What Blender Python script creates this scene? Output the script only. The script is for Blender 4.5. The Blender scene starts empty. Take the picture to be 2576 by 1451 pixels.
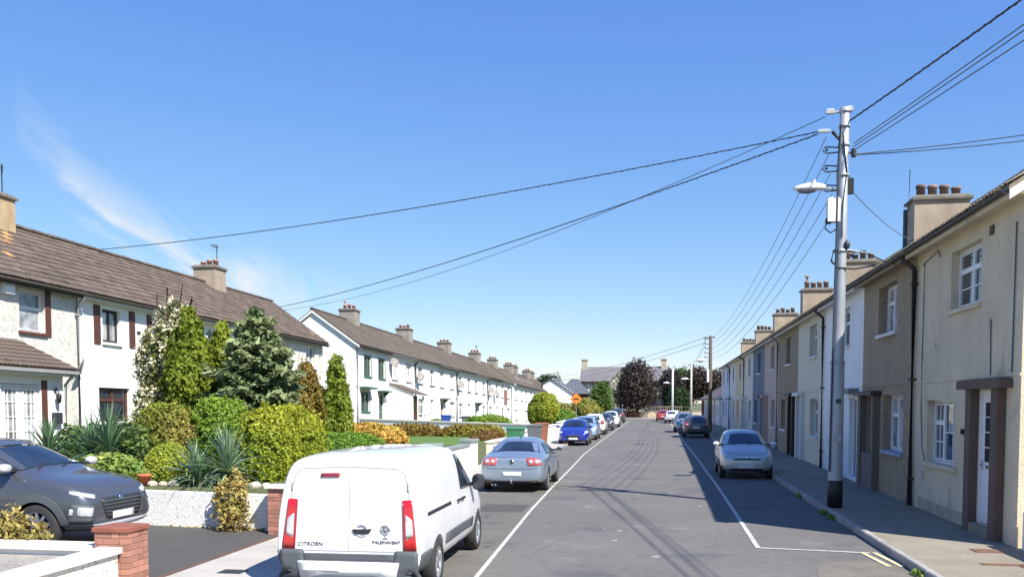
import bpy, bmesh, math, random
import numpy as np
from mathutils import Vector, Matrix
from mathutils.bvhtree import BVHTree

R = math.radians
S = bpy.context.scene
COL = S.collection
random.seed(7)
RNG = np.random.default_rng(7)

# ------------------------------------------------------------------ camera, sky, sun, exposure
cam_d = bpy.data.cameras.new('camera')
cam = bpy.data.objects.new('camera', cam_d)
COL.objects.link(cam)
cam_d.sensor_width = 36.0
cam_d.lens = 36.0 * 2231.0 / 2576.0
cam_d.shift_x = 0.0
cam_d.shift_y = 0.1566
cam_d.clip_start = 0.1
cam_d.clip_end = 6000
cam.location = (0, 0, 2.42)
cam.rotation_euler = (R(90 - 3.0), 0, R(9.204))
S.camera = cam

SUN_EL, SUN_AZ = R(47.5), math.atan2(0.775, -0.632)      # azimuth measured from +Y towards +X
world = bpy.data.worlds.new('World')
S.world = world
world.use_nodes = True
wn, wl = world.node_tree.nodes, world.node_tree.links
wn.clear()
w_out = wn.new('ShaderNodeOutputWorld')
w_bg = wn.new('ShaderNodeBackground')
w_bg.inputs['Strength'].default_value = 0.0530
sky = wn.new('ShaderNodeTexSky')
sky.sky_type = 'NISHITA'
sky.sun_disc = False
sky.sun_elevation = SUN_EL
sky.sun_rotation = SUN_AZ
sky.altitude = 100
sky.air_density = 1.0
sky.dust_density = 0.0
sky.ozone_density = 4.0
w_hs = wn.new('ShaderNodeHueSaturation')
w_hs.inputs['Saturation'].default_value = 1.12
w_hs.inputs['Value'].default_value = 1.0
wl.new(sky.outputs[0], w_hs.inputs['Color'])
# camera-like colour response, the same over the whole dome: lifts the deep blue, flattens the gradient
w_sp = wn.new('ShaderNodeSeparateColor'); w_cb = wn.new('ShaderNodeCombineColor')
wl.new(w_hs.outputs[0], w_sp.inputs[0])
for ch, (gm, am) in enumerate(((0.88, 0.955), (0.76, 0.94), (0.34, 1.07))):
    a_ = wn.new('ShaderNodeMath'); a_.operation = 'MULTIPLY'; a_.inputs[1].default_value = 0.153; wl.new(w_sp.outputs[ch], a_.inputs[0])
    b_ = wn.new('ShaderNodeMath'); b_.operation = 'POWER'; b_.inputs[1].default_value = gm; wl.new(a_.outputs[0], b_.inputs[0])
    c_ = wn.new('ShaderNodeMath'); c_.operation = 'MULTIPLY'; c_.inputs[1].default_value = am * 10.0; wl.new(b_.outputs[0], c_.inputs[0])
    wl.new(c_.outputs[0], w_cb.inputs[ch])
# thin streak of high cloud, laid out on the dome by direction
geo = wn.new('ShaderNodeTexCoord')
sep = wn.new('ShaderNodeSeparateXYZ')
wl.new(geo.outputs['Generated'], sep.inputs[0])


def wmath(op, a, b=None, clamp=False):
    n = wn.new('ShaderNodeMath')
    n.operation = op
    n.use_clamp = clamp
    for i, v in enumerate((a, b)):
        if v is None:
            continue
        if isinstance(v, (int, float)):
            n.inputs[i].default_value = v
        else:
            wl.new(v, n.inputs[i])
    return n.outputs[0]


az = wmath('ARCTAN2', sep.outputs[0], sep.outputs[1])
el = wmath('ARCSINE', sep.outputs[2])
comb = wn.new('ShaderNodeCombineXYZ')
wl.new(az, comb.inputs[0]); wl.new(el, comb.inputs[1])
rotm = wn.new('ShaderNodeMapping')
rotm.inputs['Rotation'].default_value = (0, 0, R(38))
wl.new(comb.outputs[0], rotm.inputs[0])
nz = wn.new('ShaderNodeTexNoise')
nz.inputs['Scale'].default_value = 15.0
nz.inputs['Detail'].default_value = 6.0
nz.inputs['Roughness'].default_value = 0.62
nz.inputs['Distortion'].default_value = 0.7
strm = wn.new('ShaderNodeMapping')
strm.inputs['Scale'].default_value = (0.55, 2.2, 1)
wl.new(rotm.outputs[0], strm.inputs[0])
wl.new(strm.outputs[0], nz.inputs['Vector'])
sepr = wn.new('ShaderNodeSeparateXYZ')
wl.new(comb.outputs[0], sepr.inputs[0])
# streak centre line: elevation falls from 0.26 rad at az -0.60 to 0.10 rad at az -0.39 ; curved
t_ = wmath('ADD', sepr.outputs[0], 0.60)
line = wmath('SUBTRACT', 0.213, wmath('MULTIPLY', t_, 0.85))
line = wmath('ADD', line, wmath('MULTIPLY', wmath('MULTIPLY', t_, t_), 1.7))
wob = wmath('MULTIPLY', wmath('SUBTRACT', nz.outputs['Fac'], 0.5), 0.10)
dist = wmath('ABSOLUTE', wmath('ADD', wmath('SUBTRACT', sepr.outputs[1], line), wob))
band = wmath('SUBTRACT', 1.0, wmath('DIVIDE', dist, 0.042), True)
ends = wmath('SUBTRACT', 1.0, wmath('DIVIDE', wmath('ABSOLUTE', wmath('ADD', sepr.outputs[0], 0.50)), 0.165), True)
ends = wmath('POWER', ends, 0.6)
tex = wmath('MULTIPLY', wmath('SUBTRACT', nz.outputs['Fac'], 0.40), 3.0, True)
cl = wmath('MULTIPLY', wmath('MULTIPLY', band, ends), wmath('MULTIPLY', tex, 1.5), True)
pa = wmath('ADD', sepr.outputs[0], 0.448); pe_ = wmath('SUBTRACT', sepr.outputs[1], 0.128)
pd = wmath('SQRT', wmath('ADD', wmath('MULTIPLY', wmath('MULTIPLY', pa, pa), 0.55), wmath('MULTIPLY', pe_, pe_)))
puff = wmath('MULTIPLY', wmath('SUBTRACT', 1.0, wmath('DIVIDE', pd, 0.040), True), wmath('MULTIPLY', wmath('SUBTRACT', nz.outputs['Fac'], 0.30), 3.2, True), True)
cl = wmath('MAXIMUM', cl, puff)
w_mix = wn.new('ShaderNodeMixRGB')
w_mix.inputs['Color2'].default_value = (9.5, 9.8, 10.0, 1)
wl.new(cl, w_mix.inputs['Fac'])
wl.new(w_cb.outputs[0], w_mix.inputs['Color1'])
wl.new(w_mix.outputs[0], w_bg.inputs['Color'])
wl.new(w_bg.outputs[0], w_out.inputs[0])

sun_d = bpy.data.lights.new('sun', 'SUN')
sun_d.energy = 5.0
sun_d.angle = R(0.53)
sun_d.color = (1.0, 0.955, 0.88)
sun = bpy.data.objects.new('sun', sun_d)
COL.objects.link(sun)
sd = Vector((math.sin(SUN_AZ) * math.cos(SUN_EL), math.cos(SUN_AZ) * math.cos(SUN_EL), math.sin(SUN_EL)))
sun.rotation_euler = sd.to_track_quat('Z', 'Y').to_euler()
sun.location = (30, -30, 40)

S.view_settings.view_transform = 'Standard'
S.view_settings.look = 'None'
S.view_settings.gamma = 1.0
S.view_settings.exposure = 0.82
S.view_settings.use_curve_mapping = False
S.cycles.max_bounces = 6
S.cycles.diffuse_bounces = 3
S.cycles.transparent_max_bounces = 8

# ------------------------------------------------------------------ helpers


class MB:
    """collects geometry and links it as one mesh object"""

    def __init__(self, xf=None):
        self.v, self.f, self.sm = [], [], []
        self.xf = xf

    def add(self, vs, fs, smooth=False):
        b = len(self.v)
        self.v += [self.xf(*p) if self.xf else tuple(p) for p in vs]
        self.f += [tuple(i + b for i in f) for f in fs]
        self.sm += [smooth] * len(fs)
        return self

    def box(self, x0, x1, y0, y1, z0, z1):
        if x0 > x1: x0, x1 = x1, x0
        if y0 > y1: y0, y1 = y1, y0
        if z0 > z1: z0, z1 = z1, z0
        return self.add([(x0, y0, z0), (x1, y0, z0), (x1, y1, z0), (x0, y1, z0), (x0, y0, z1), (x1, y0, z1), (x1, y1, z1), (x0, y1, z1)],
                        [(0, 3, 2, 1), (4, 5, 6, 7), (0, 1, 5, 4), (1, 2, 6, 5), (2, 3, 7, 6), (3, 0, 4, 7)])

    def bbox(self, x0, x1, y0, y1, z0, z1, b=0.01):
        """box with chamfered top edges and corners"""
        if x0 > x1: x0, x1 = x1, x0
        if y0 > y1: y0, y1 = y1, y0
        vs = []
        for z, i in ((z0, 0), (z1 - b, 0), (z1, b)):
            vs += [(x0 + i, y0 + i, z), (x1 - i, y0 + i, z), (x1 - i, y1 - i, z), (x0 + i, y1 - i, z)]
        fs = [(0, 3, 2, 1), (8, 9, 10, 11)]
        for k in (0, 4):
            for j in range(4):
                fs.append((k + j, k + (j + 1) % 4, k + 4 + (j + 1) % 4, k + 4 + j))
        return self.add(vs, fs)

    def quad(self, a, b, c, d):
        return self.add([a, b, c, d], [(0, 1, 2, 3)])

    def prism(self, pts, ax, a0, a1):
        """polygon pts (2D) extruded along axis ax ('x','y','z')"""
        def P(p, t):
            return {'x': (t, p[0], p[1]), 'y': (p[0], t, p[1]), 'z': (p[0], p[1], t)}[ax]
        n = len(pts)
        vs = [P(p, a0) for p in pts] + [P(p, a1) for p in pts]
        fs = [tuple(range(n))[::-1], tuple(range(n, 2 * n))] + [(i, (i + 1) % n, n + (i + 1) % n, n + i) for i in range(n)]
        return self.add(vs, fs)

    def tube(self, pts, r, n=8, caps=True, r2=None, smooth=True):
        pts = [Vector(p) for p in pts]
        m = len(pts)
        vs, fs = [], []
        up = Vector((0, 0, 1))
        for i, p in enumerate(pts):
            d = (pts[min(i + 1, m - 1)] - pts[max(i - 1, 0)]).normalized()
            a = d.cross(up)
            if a.length < 1e-3:
                a = d.cross(Vector((1, 0, 0)))
            a.normalize()
            b = d.cross(a)
            rr = r if r2 is None else r + (r2 - r) * i / (m - 1)
            for k in range(n):
                t = 2 * math.pi * k / n
                vs.append(tuple(p + a * (rr * math.cos(t)) + b * (rr * math.sin(t))))
        for i in range(m - 1):
            for k in range(n):
                fs.append((i * n + k, i * n + (k + 1) % n, (i + 1) * n + (k + 1) % n, (i + 1) * n + k))
        self.add(vs, fs, smooth)
        if caps:
            b = len(self.v)
            self.f.append(tuple(range(b - m * n, b - m * n + n))); self.sm.append(False)
            self.f.append(tuple(range(b - n, b))[::-1]); self.sm.append(False)
        return self

    def lathe(self, prof, n=24, c=(0, 0, 0), axis='z', smooth=True):
        """prof list of (r, h)"""
        vs, fs = [], []
        m = len(prof)
        for (r, h) in prof:
            for k in range(n):
                t = 2 * math.pi * k / n
                a, b = r * math.cos(t), r * math.sin(t)
                p = {'z': (a, b, h), 'y': (a, h, b), 'x': (h, a, b)}[axis]
                vs.append((p[0] + c[0], p[1] + c[1], p[2] + c[2]))
        for i in range(m - 1):
            for k in range(n):
                fs.append((i * n + k, i * n + (k + 1) % n, (i + 1) * n + (k + 1) % n, (i + 1) * n + k))
        return self.add(vs, fs, smooth)

    def ball(self, c, r, nu=12, nv=8, p=1.0):
        if isinstance(r, (int, float)): r = (r, r, r)
        vs, fs = [], []
        def sp(v): return math.copysign(abs(v) ** p, v)
        for j in range(nv + 1):
            ph = -math.pi / 2 + math.pi * j / nv
            for i in range(nu):
                t = 2 * math.pi * i / nu
                vs.append((c[0] + r[0] * sp(math.cos(ph)) * sp(math.cos(t)), c[1] + r[1] * sp(math.cos(ph)) * sp(math.sin(t)), c[2] + r[2] * sp(math.sin(ph))))
        for j in range(nv):
            for i in range(nu):
                fs.append((j * nu + i, j * nu + (i + 1) % nu, (j + 1) * nu + (i + 1) % nu, (j + 1) * nu + i))
        return self.add(vs, fs, True)

    def mesh(self, name, mat=None, fixn=False):
        me = bpy.data.meshes.new(name)
        me.from_pydata(self.v, [], self.f)
        me.polygons.foreach_set('use_smooth', self.sm)
        if mat: me.materials.append(mat)
        if fixn:
            bm = bmesh.new(); bm.from_mesh(me)
            bmesh.ops.recalc_face_normals(bm, faces=bm.faces)
            bm.to_mesh(me); bm.free()
        return me

    def build(self, name, mat=None, parent=None, label=None, fixn=False, loc=None):
        o = bpy.data.objects.new(name, self.mesh(name, mat, fixn))
        COL.objects.link(o)
        if parent: o.parent = parent
        if label: o['label'] = label
        if loc: o.location = loc
        return o


def tag(o, label=None, cat=None, group=None, kind=None):
    if label: o['label'] = label
    if cat: o['category'] = cat
    if group: o['group'] = group
    if kind: o['kind'] = kind
    return o


def empty(name, loc, label, cat, group=None, rz=0.0):
    o = bpy.data.objects.new(name, None)
    COL.objects.link(o)
    o.empty_display_size = 0.2
    o.location = loc
    o.rotation_euler = (0, 0, rz)
    return tag(o, label, cat, group)


def structure(mb, name, mat, parent=None):
    o = mb.build(name, mat, parent)
    if not parent: o['kind'] = 'structure'
    return o


# ------------------------------------------------------------------ materials
MATS = {}


def mat(name, base, rough=0.7, var=0.12, scale=1.5, bump=0.0, bscale=60.0, metal=0.0, rand=0.0, spots=None, coat=0.0,
        spec=0.5, fine=0.0, streak=0.0, trans=0.0, tone=None, hue=None):
    """plain procedural surface: colour, slow and fine mottling, optional pebble specks (spots=(colour, scale, amount)), relief"""
    if name in MATS: return MATS[name]
    m = bpy.data.materials.new(name)
    MATS[name] = m
    m.use_nodes = True
    N, L = m.node_tree.nodes, m.node_tree.links
    bs = N['Principled BSDF']
    bs.inputs['Roughness'].default_value = rough
    bs.inputs['Metallic'].default_value = metal
    bs.inputs['Specular IOR Level'].default_value = spec
    if coat:
        bs.inputs['Coat Weight'].default_value = coat
        bs.inputs['Coat Roughness'].default_value = 0.03
    g = N.new('ShaderNodeNewGeometry')
    pos = g.outputs['Position']

    def noise(sc, det=4, ro=0.6, vec=None):
        n = N.new('ShaderNodeTexNoise')
        n.inputs['Scale'].default_value = sc
        n.inputs['Detail'].default_value = det
        n.inputs['Roughness'].default_value = ro
        L.new(vec or pos, n.inputs['Vector'])
        return n.outputs['Fac']

    def math_(op, a, b, clamp=False):
        n = N.new('ShaderNodeMath'); n.operation = op; n.use_clamp = clamp
        for i, v in enumerate((a, b)):
            if isinstance(v, (int, float)): n.inputs[i].default_value = v
            else: L.new(v, n.inputs[i])
        return n.outputs[0]

    fac = None
    if var: fac = math_('MULTIPLY', math_('SUBTRACT', noise(scale), 0.5), var * 4)
    if fine:
        f2 = math_('MULTIPLY', math_('SUBTRACT', noise(scale * 14, 3, 0.7), 0.5), fine * 4)
        fac = f2 if fac is None else math_('ADD', fac, f2)
    if streak:
        mp = N.new('ShaderNodeMapping'); mp.inputs['Scale'].default_value = (4.0, 4.0, 0.35)
        L.new(pos, mp.inputs[0])
        f3 = math_('MULTIPLY', math_('SUBTRACT', noise(1.0, 4, 0.6, mp.outputs[0]), 0.5), streak * 4)
        fac = f3 if fac is None else math_('ADD', fac, f3)
    if rand:
        oi = N.new('ShaderNodeObjectInfo')
        f4 = math_('MULTIPLY', math_('SUBTRACT', oi.outputs['Random'], 0.5), rand * 2)
        fac = f4 if fac is None else math_('ADD', fac, f4)
    if tone:
        at = N.new('ShaderNodeAttribute'); at.attribute_name = 'tone'
        f5 = math_('MULTIPLY', math_('SUBTRACT', at.outputs['Fac'], 0.5), tone * 2)
        fac = f5 if fac is None else math_('ADD', fac, f5)
    col = N.new('ShaderNodeRGB'); col.outputs[0].default_value = (*base, 1)
    c = col.outputs[0]
    if hue:
        at = N.new('ShaderNodeAttribute'); at.attribute_name = 'tint'
        mx = N.new('ShaderNodeMixRGB'); mx.inputs['Color2'].default_value = (*hue, 1)
        L.new(at.outputs['Fac'], mx.inputs['Fac']); L.new(c, mx.inputs['Color1']); c = mx.outputs[0]
    if spots:
        for (sc_, ssc, amt) in spots:
            ns = noise(ssc, 2, 0.5)
            r = N.new('ShaderNodeValToRGB')
            r.color_ramp.elements[0].position = 0.5 + (0.5 - amt) * 0.5
            r.color_ramp.elements[1].position = min(1, 0.5 + (0.5 - amt) * 0.5 + 0.12)
            L.new(ns, r.inputs[0])
            mx = N.new('ShaderNodeMixRGB'); mx.inputs['Color2'].default_value = (*sc_, 1)
            L.new(r.outputs[0], mx.inputs['Fac']); L.new(c, mx.inputs['Color1']); c = mx.outputs[0]
    if fac is not None:
        vm = N.new('ShaderNodeVectorMath'); vm.operation = 'SCALE'
        L.new(c, vm.inputs[0]); L.new(math_('ADD', fac, 1.0), vm.inputs['Scale'])
        c = vm.outputs[0]
    L.new(c, bs.inputs['Base Color'])
    if bump:
        b = N.new('ShaderNodeBump'); b.inputs['Strength'].default_value = min(1.0, bump); b.inputs['Distance'].default_value = 0.012
        L.new(noise(bscale, 3, 0.6), b.inputs['Height']); L.new(b.outputs[0], bs.inputs['Normal'])
    if trans:
        tr = N.new('ShaderNodeBsdfTranslucent'); L.new(c, tr.inputs['Color'])
        ms = N.new('ShaderNodeMixShader'); ms.inputs[0].default_value = trans
        L.new(bs.outputs[0], ms.inputs[1]); L.new(tr.outputs[0], ms.inputs[2])
        L.new(ms.outputs[0], N['Material Output'].inputs['Surface'])
    m['c'] = c.node.name
    return m


def leaf_mat(name, base, hue=None, tone=0.35, rough=0.55, trans=0.3):
    return mat(name, base, rough=rough, var=0.10, scale=2.2, tone=tone, hue=hue, trans=trans, spec=0.3)


def glass_mat(name, base, rough=0.04, curtain=0.0):
    """pane seen from outside: dark room behind a reflecting sheet; with curtain folds for dressed windows"""
    if name in MATS: return MATS[name]
    m = bpy.data.materials.new(name); MATS[name] = m
    m.use_nodes = True
    N, L = m.node_tree.nodes, m.node_tree.links
    bs = N['Principled BSDF']
    bs.inputs['Roughness'].default_value = rough
    bs.inputs['Specular IOR Level'].default_value = 0.9
    bs.inputs['IOR'].default_value = 1.52
    g = N.new('ShaderNodeNewGeometry')
    n = N.new('ShaderNodeTexNoise'); n.inputs['Scale'].default_value = 1.7; n.inputs['Detail'].default_value = 2
    L.new(g.outputs['Position'], n.inputs['Vector'])
    r = N.new('ShaderNodeValToRGB')
    k = 1.6 + curtain * 6
    r.color_ramp.elements[0].position = 0.35; r.color_ramp.elements[1].position = 0.72
    r.color_ramp.elements[0].color = (*[c * 0.6 for c in base], 1)
    r.color_ramp.elements[1].color = (*[min(0.7, c * k) for c in base], 1)
    L.new(n.outputs['Fac'], r.inputs[0]); L.new(r.outputs[0], bs.inputs['Base Color'])
    b = N.new('ShaderNodeBump'); b.inputs['Strength'].default_value = 0.04; b.inputs['Distance'].default_value = 0.02
    n2 = N.new('ShaderNodeTexNoise'); n2.inputs['Scale'].default_value = 2.5
    L.new(g.outputs['Position'], n2.inputs['Vector']); L.new(n2.outputs['Fac'], b.inputs['Height']); L.new(b.outputs[0], bs.inputs['Normal'])
    return m


def paint(name, base, metal=0.0, rough=0.32, flake=0.0, dirt=0.05):
    """car paint under a clear coat"""
    return mat(name, base, rough=rough, var=dirt, scale=1.3, fine=flake, metal=metal, coat=1.0, spec=0.5)


M_ASPH = mat('asphalt', (0.139, 0.133, 0.124), 0.88, 0.13, 0.45, 0.6, 70, fine=0.16, spec=0.3, spots=[((0.095, 0.095, 0.098), 0.55, 0.30), ((0.165, 0.162, 0.155), 0.9, 0.24), ((0.20, 0.195, 0.19), 16, 0.16)])
M_ASPH2 = mat('asphalt_parking', (0.138, 0.130, 0.116), 0.9, 0.16, 0.7, 0.6, 70, fine=0.18, spec=0.25, spots=[((0.075, 0.073, 0.07), 1.3, 0.26), ((0.175, 0.165, 0.145), 0.8, 0.30)])
M_ASPH3 = mat('asphalt_worn_patch', (0.17, 0.155, 0.13), 0.95, 0.22, 1.8, 0.8, 60, fine=0.25, spec=0.2)
M_DRIVE = mat('driveway_tarmac', (0.082, 0.078, 0.075), 0.9, 0.08, 0.8, 0.5, 90, fine=0.08, spec=0.25)
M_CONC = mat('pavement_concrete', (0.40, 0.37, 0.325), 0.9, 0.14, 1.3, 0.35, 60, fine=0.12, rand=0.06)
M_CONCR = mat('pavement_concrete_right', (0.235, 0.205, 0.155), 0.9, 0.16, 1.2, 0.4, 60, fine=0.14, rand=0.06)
M_KERB = mat('kerb_stone', (0.30, 0.285, 0.26), 0.85, 0.18, 2.5, 0.4, 50, fine=0.10, rand=0.10)
M_LINE = mat('road_line_white', (0.46, 0.445, 0.40), 0.8, 0.22, 5, 0.3, 80, fine=0.22, spots=[((0.17, 0.165, 0.155), 7, 0.30)])
M_LINEY = mat('road_line_yellow', (0.62, 0.55, 0.33), 0.75, 0.2, 6, 0.3, 80, fine=0.15)
M_GROUND = mat('ground_earth', (0.10, 0.115, 0.05), 0.95, 0.25, 0.6, 0.5, 20, fine=0.2)
M_SOIL = mat('garden_soil', (0.085, 0.06, 0.04), 0.95, 0.25, 2, 0.7, 25, fine=0.2)
M_PEBW = mat('white_pebbledash', (0.72, 0.71, 0.68), 0.9, 0.05, 1.5, 0.9, 34, spots=[((0.42, 0.41, 0.40), 26, 0.36)])
M_PEBH = mat('house_pebbledash', (0.64, 0.61, 0.55), 0.9, 0.06, 1.2, 0.9, 30, spots=[((0.40, 0.36, 0.30), 17, 0.40)])
M_WHITE = mat('white_render', (0.80, 0.80, 0.78), 0.85, 0.05, 0.9, 0.2, 40, streak=0.03)
M_WHITE2 = mat('white_render_worn', (0.76, 0.755, 0.72), 0.88, 0.08, 0.8, 0.2, 40, streak=0.05)
M_CREAMW = mat('cream_wall_render', (0.70, 0.64, 0.52), 0.88, 0.08, 1.0, 0.3, 40, streak=0.04)
M_COPE = mat('wall_coping', (0.66, 0.62, 0.54), 0.88, 0.12, 2.2, 0.3, 40, fine=0.08)
M_COPEG = mat('grey_coping', (0.21, 0.25, 0.24), 0.85, 0.12, 2, 0.3, 40)
M_BRICK = mat('red_brick', (0.36, 0.165, 0.115), 0.9, 0.14, 5, 0.5, 60, rand=0.28, fine=0.10)
M_MORTAR = mat('mortar', (0.46, 0.36, 0.29), 0.95, 0.12, 6, 0.4, 60)
M_TILE = mat('roof_tile_brown', (0.108, 0.081, 0.063), 0.9, 0.16, 0.8, 0.45, 40, rand=0.22, fine=0.12,
             spots=[((0.065, 0.05, 0.04), 3.2, 0.32), ((0.24, 0.19, 0.13), 7, 0.16)])
M_TILEL = mat('roof_tile_lichen', (0.34, 0.185, 0.075), 0.92, 0.2, 2.5, 0.45, 40, rand=0.25, fine=0.15, spots=[((0.19, 0.13, 0.095), 4, 0.45)])
M_TILEG = mat('roof_tile_greybrown', (0.108, 0.086, 0.068), 0.9, 0.16, 0.5, 0.45, 30, rand=0.15, fine=0.12, spots=[((0.075, 0.06, 0.05), 2.2, 0.34)])
M_TILER = mat('roof_tile_right', (0.30, 0.245, 0.17), 0.9, 0.2, 1.2, 0.4, 30, fine=0.14, rand=0.15)
M_SLATE = mat('roof_slate', (0.150, 0.138, 0.145), 0.8, 0.12, 0.8, 0.3, 20, fine=0.12)
M_SLATED = mat('roof_slate_dark', (0.085, 0.095, 0.115), 0.7, 0.1, 0.8, 0.3, 20)
M_REDTILE = mat('roof_tile_red', (0.34, 0.135, 0.08), 0.9, 0.2, 1, 0.3, 20, fine=0.15)
M_CHIM = mat('chimney_render', (0.35, 0.285, 0.215), 0.92, 0.2, 1.6, 0.5, 40, streak=0.10, fine=0.08)
M_CHIML = mat('chimney_lichen', (0.42, 0.31, 0.18), 0.92, 0.25, 2.6, 0.5, 40, streak=0.10, fine=0.12)
M_CHIMG = mat('chimney_grey', (0.27, 0.245, 0.205), 0.92, 0.2, 1.6, 0.5, 40, streak=0.08)
M_CAP = mat('chimney_cap', (0.16, 0.14, 0.115), 0.92, 0.25, 4, 0.4, 40)
M_POT = mat('clay_pot', (0.40, 0.19, 0.125), 0.85, 0.2, 4, 0.3, 40, rand=0.25)
M_POTD = mat('weathered_pot', (0.20, 0.13, 0.105), 0.9, 0.25, 4, 0.3, 40, rand=0.3)
M_LEAD = mat('lead_flashing', (0.22, 0.235, 0.25), 0.6, 0.12, 3)
M_DKMETAL = mat('dark_metal', (0.05, 0.055, 0.065), 0.5, 0.1, 4, metal=0.3)
M_GALV = mat('galvanised_steel', (0.36, 0.385, 0.41), 0.48, 0.18, 2.2, 0.1, 30, metal=0.35, streak=0.08, fine=0.05)
M_LAMP = mat('lamp_shell', (0.74, 0.74, 0.70), 0.5, 0.06, 4)
M_LENS = mat('lamp_lens', (0.20, 0.21, 0.22), 0.15, 0.05, 4)
M_WOOD = mat('weathered_pole_wood', (0.115, 0.09, 0.07), 0.9, 0.2, 2, 0.4, 30, streak=0.15)
M_CPOLE = mat('pale_pole', (0.50, 0.47, 0.38), 0.8, 0.12, 2)
M_BLACK = mat('black_paint', (0.012, 0.012, 0.014), 0.5, 0.1, 3)
M_WIRE = mat('black_cable', (0.03, 0.034, 0.045), 0.6, 0.0, 1)
M_WIREG = mat('grey_cable', (0.10, 0.12, 0.16), 0.6, 0.0, 1)
M_CERAM = mat('insulator', (0.42, 0.42, 0.40), 0.3, 0.05, 3)
M_UPVC = mat('white_upvc', (0.80, 0.80, 0.80), 0.4, 0.02, 3)
M_BROWNW = mat('brown_paint', (0.105, 0.040, 0.026), 0.6, 0.15, 4, streak=0.06)
M_DKBROWN = mat('dark_brown_paint', (0.045, 0.028, 0.022), 0.6, 0.15, 4)
M_SURR = mat('door_surround_brown', (0.125, 0.085, 0.066), 0.85, 0.14, 2.5, 0.4, 50, streak=0.06)
M_GREENP = mat('green_paint', (0.055, 0.13, 0.085), 0.55, 0.1, 4)
M_GREYP = mat('grey_paint', (0.16, 0.17, 0.17), 0.6, 0.1, 4)
M_PINKP = mat('pinkish_trim', (0.46, 0.33, 0.28), 0.7, 0.1, 4)
M_REDP = mat('red_paint', (0.45, 0.045, 0.03), 0.5, 0.1, 4)
M_BLUEP = mat('blue_plastic', (0.03, 0.08, 0.36), 0.5, 0.08, 4)
M_GREENB = mat('green_plastic', (0.05, 0.20, 0.10), 0.5, 0.08, 4)
M_GREYB = mat('grey_plastic', (0.12, 0.135, 0.14), 0.5, 0.08, 4)
M_BROWNB = mat('brown_plastic', (0.27, 0.10, 0.05), 0.55, 0.1, 4)
M_GUTTER = mat('gutter_dark', (0.045, 0.036, 0.034), 0.6, 0.2, 4)
M_GUTTERG = mat('gutter_grey', (0.30, 0.30, 0.30), 0.6, 0.15, 3)
M_FASC = mat('fascia_white', (0.66, 0.66, 0.63), 0.7, 0.08, 3)
M_TERRA = mat('terracotta', (0.50, 0.13, 0.055), 0.85, 0.15, 6)
M_ROCK = mat('garden_rock', (0.52, 0.46, 0.37), 0.9, 0.25, 5, 0.7, 30)
M_GRAVEL = mat('gravel_bed', (0.30, 0.27, 0.235), 0.95, 0.2, 3, 1.0, 40, spots=[((0.52, 0.48, 0.43), 30, 0.36), ((0.12, 0.10, 0.09), 24, 0.30)])
M_RUST = mat('rusty_iron', (0.16, 0.085, 0.05), 0.85, 0.25, 9, 0.6, 60)
M_STONE = mat('grey_stonework', (0.30, 0.275, 0.205), 0.92, 0.2, 0.5, 0.6, 6, fine=0.25)
M_STONEL = mat('pale_stone_trim', (0.42, 0.37, 0.28), 0.92, 0.18, 1.0, 0.4, 10)
M_LOWWALL = mat('boundary_stone', (0.50, 0.41, 0.31), 0.92, 0.2, 1, 0.5, 10, fine=0.15)
M_SIGNO = mat('sign_orange', (0.85, 0.25, 0.03), 0.5, 0.03, 3)
M_DISH = mat('satellite_dish', (0.27, 0.25, 0.23), 0.6, 0.12, 4)
M_BARK = mat('bark', (0.13, 0.085, 0.06), 0.95, 0.25, 6, 0.6, 30)
M_BARKR = mat('bark_reddish', (0.24, 0.13, 0.09), 0.95, 0.25, 6, 0.6, 30)
M_GLASS = glass_mat('window_glass', (0.030, 0.036, 0.045))
M_GLASSC = glass_mat('window_glass_curtain', (0.20, 0.21, 0.22), 0.06, 0.3)
M_GLASSW = glass_mat('window_glass_blind', (0.42, 0.43, 0.44), 0.08, 0.2)
M_CARGL = glass_mat('car_glass', (0.014, 0.022, 0.034), 0.03)
M_TYRE = mat('tyre_rubber', (0.028, 0.027, 0.026), 0.85, 0.15, 8, 0.3, 60)
M_RIM = mat('alloy', (0.52, 0.53, 0.55), 0.32, 0.05, 5, metal=0.75)
M_PLAST = mat('black_plastic', (0.022, 0.024, 0.028), 0.6, 0.1, 5)
M_PLASTG = mat('grey_bumper_plastic', (0.085, 0.093, 0.102), 0.65, 0.14, 3, fine=0.05)
M_REDL = mat('red_lamp', (0.52, 0.012, 0.016), 0.12, 0.1, 9, coat=1.0)
M_DKREDL = mat('dark_red_lamp', (0.26, 0.012, 0.025), 0.15, 0.1, 9, coat=1.0)
M_REDP2 = mat('pale_red_lamp', (0.50, 0.085, 0.085), 0.15, 0.15, 12, coat=1.0)
M_CLRL = mat('clear_lamp', (0.62, 0.62, 0.62), 0.12, 0.25, 14, coat=1.0, metal=0.3)
M_CHROME = mat('chrome', (0.70, 0.71, 0.73), 0.12, 0.03, 5, metal=1.0)
M_PLATE = mat('plate_white', (0.66, 0.66, 0.64), 0.5, 0.05, 6)
M_SEAM = mat('panel_gap', (0.06, 0.06, 0.065), 0.7, 0.0, 3)
M_SEAMW = mat('panel_gap_light', (0.33, 0.335, 0.345), 0.7, 0.0, 3)
M_LETTER = mat('badge_letters', (0.10, 0.105, 0.115), 0.4, 0.0, 3, metal=0.5)
M_SILV = mat('silver_plastic', (0.62, 0.63, 0.65), 0.4, 0.06, 4, metal=0.3)

# ------------------------------------------------------------------ ground, road, pavements
KL, KR = -4.85, 3.68          # kerb faces
WL = -6.5                     # garden wall line on the left


def lv(y):                    # level of the ground along the left-hand houses
    return 0.85 if y < 50 else 0.85 - 0.030 * (min(y, 140) - 50)


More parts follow.
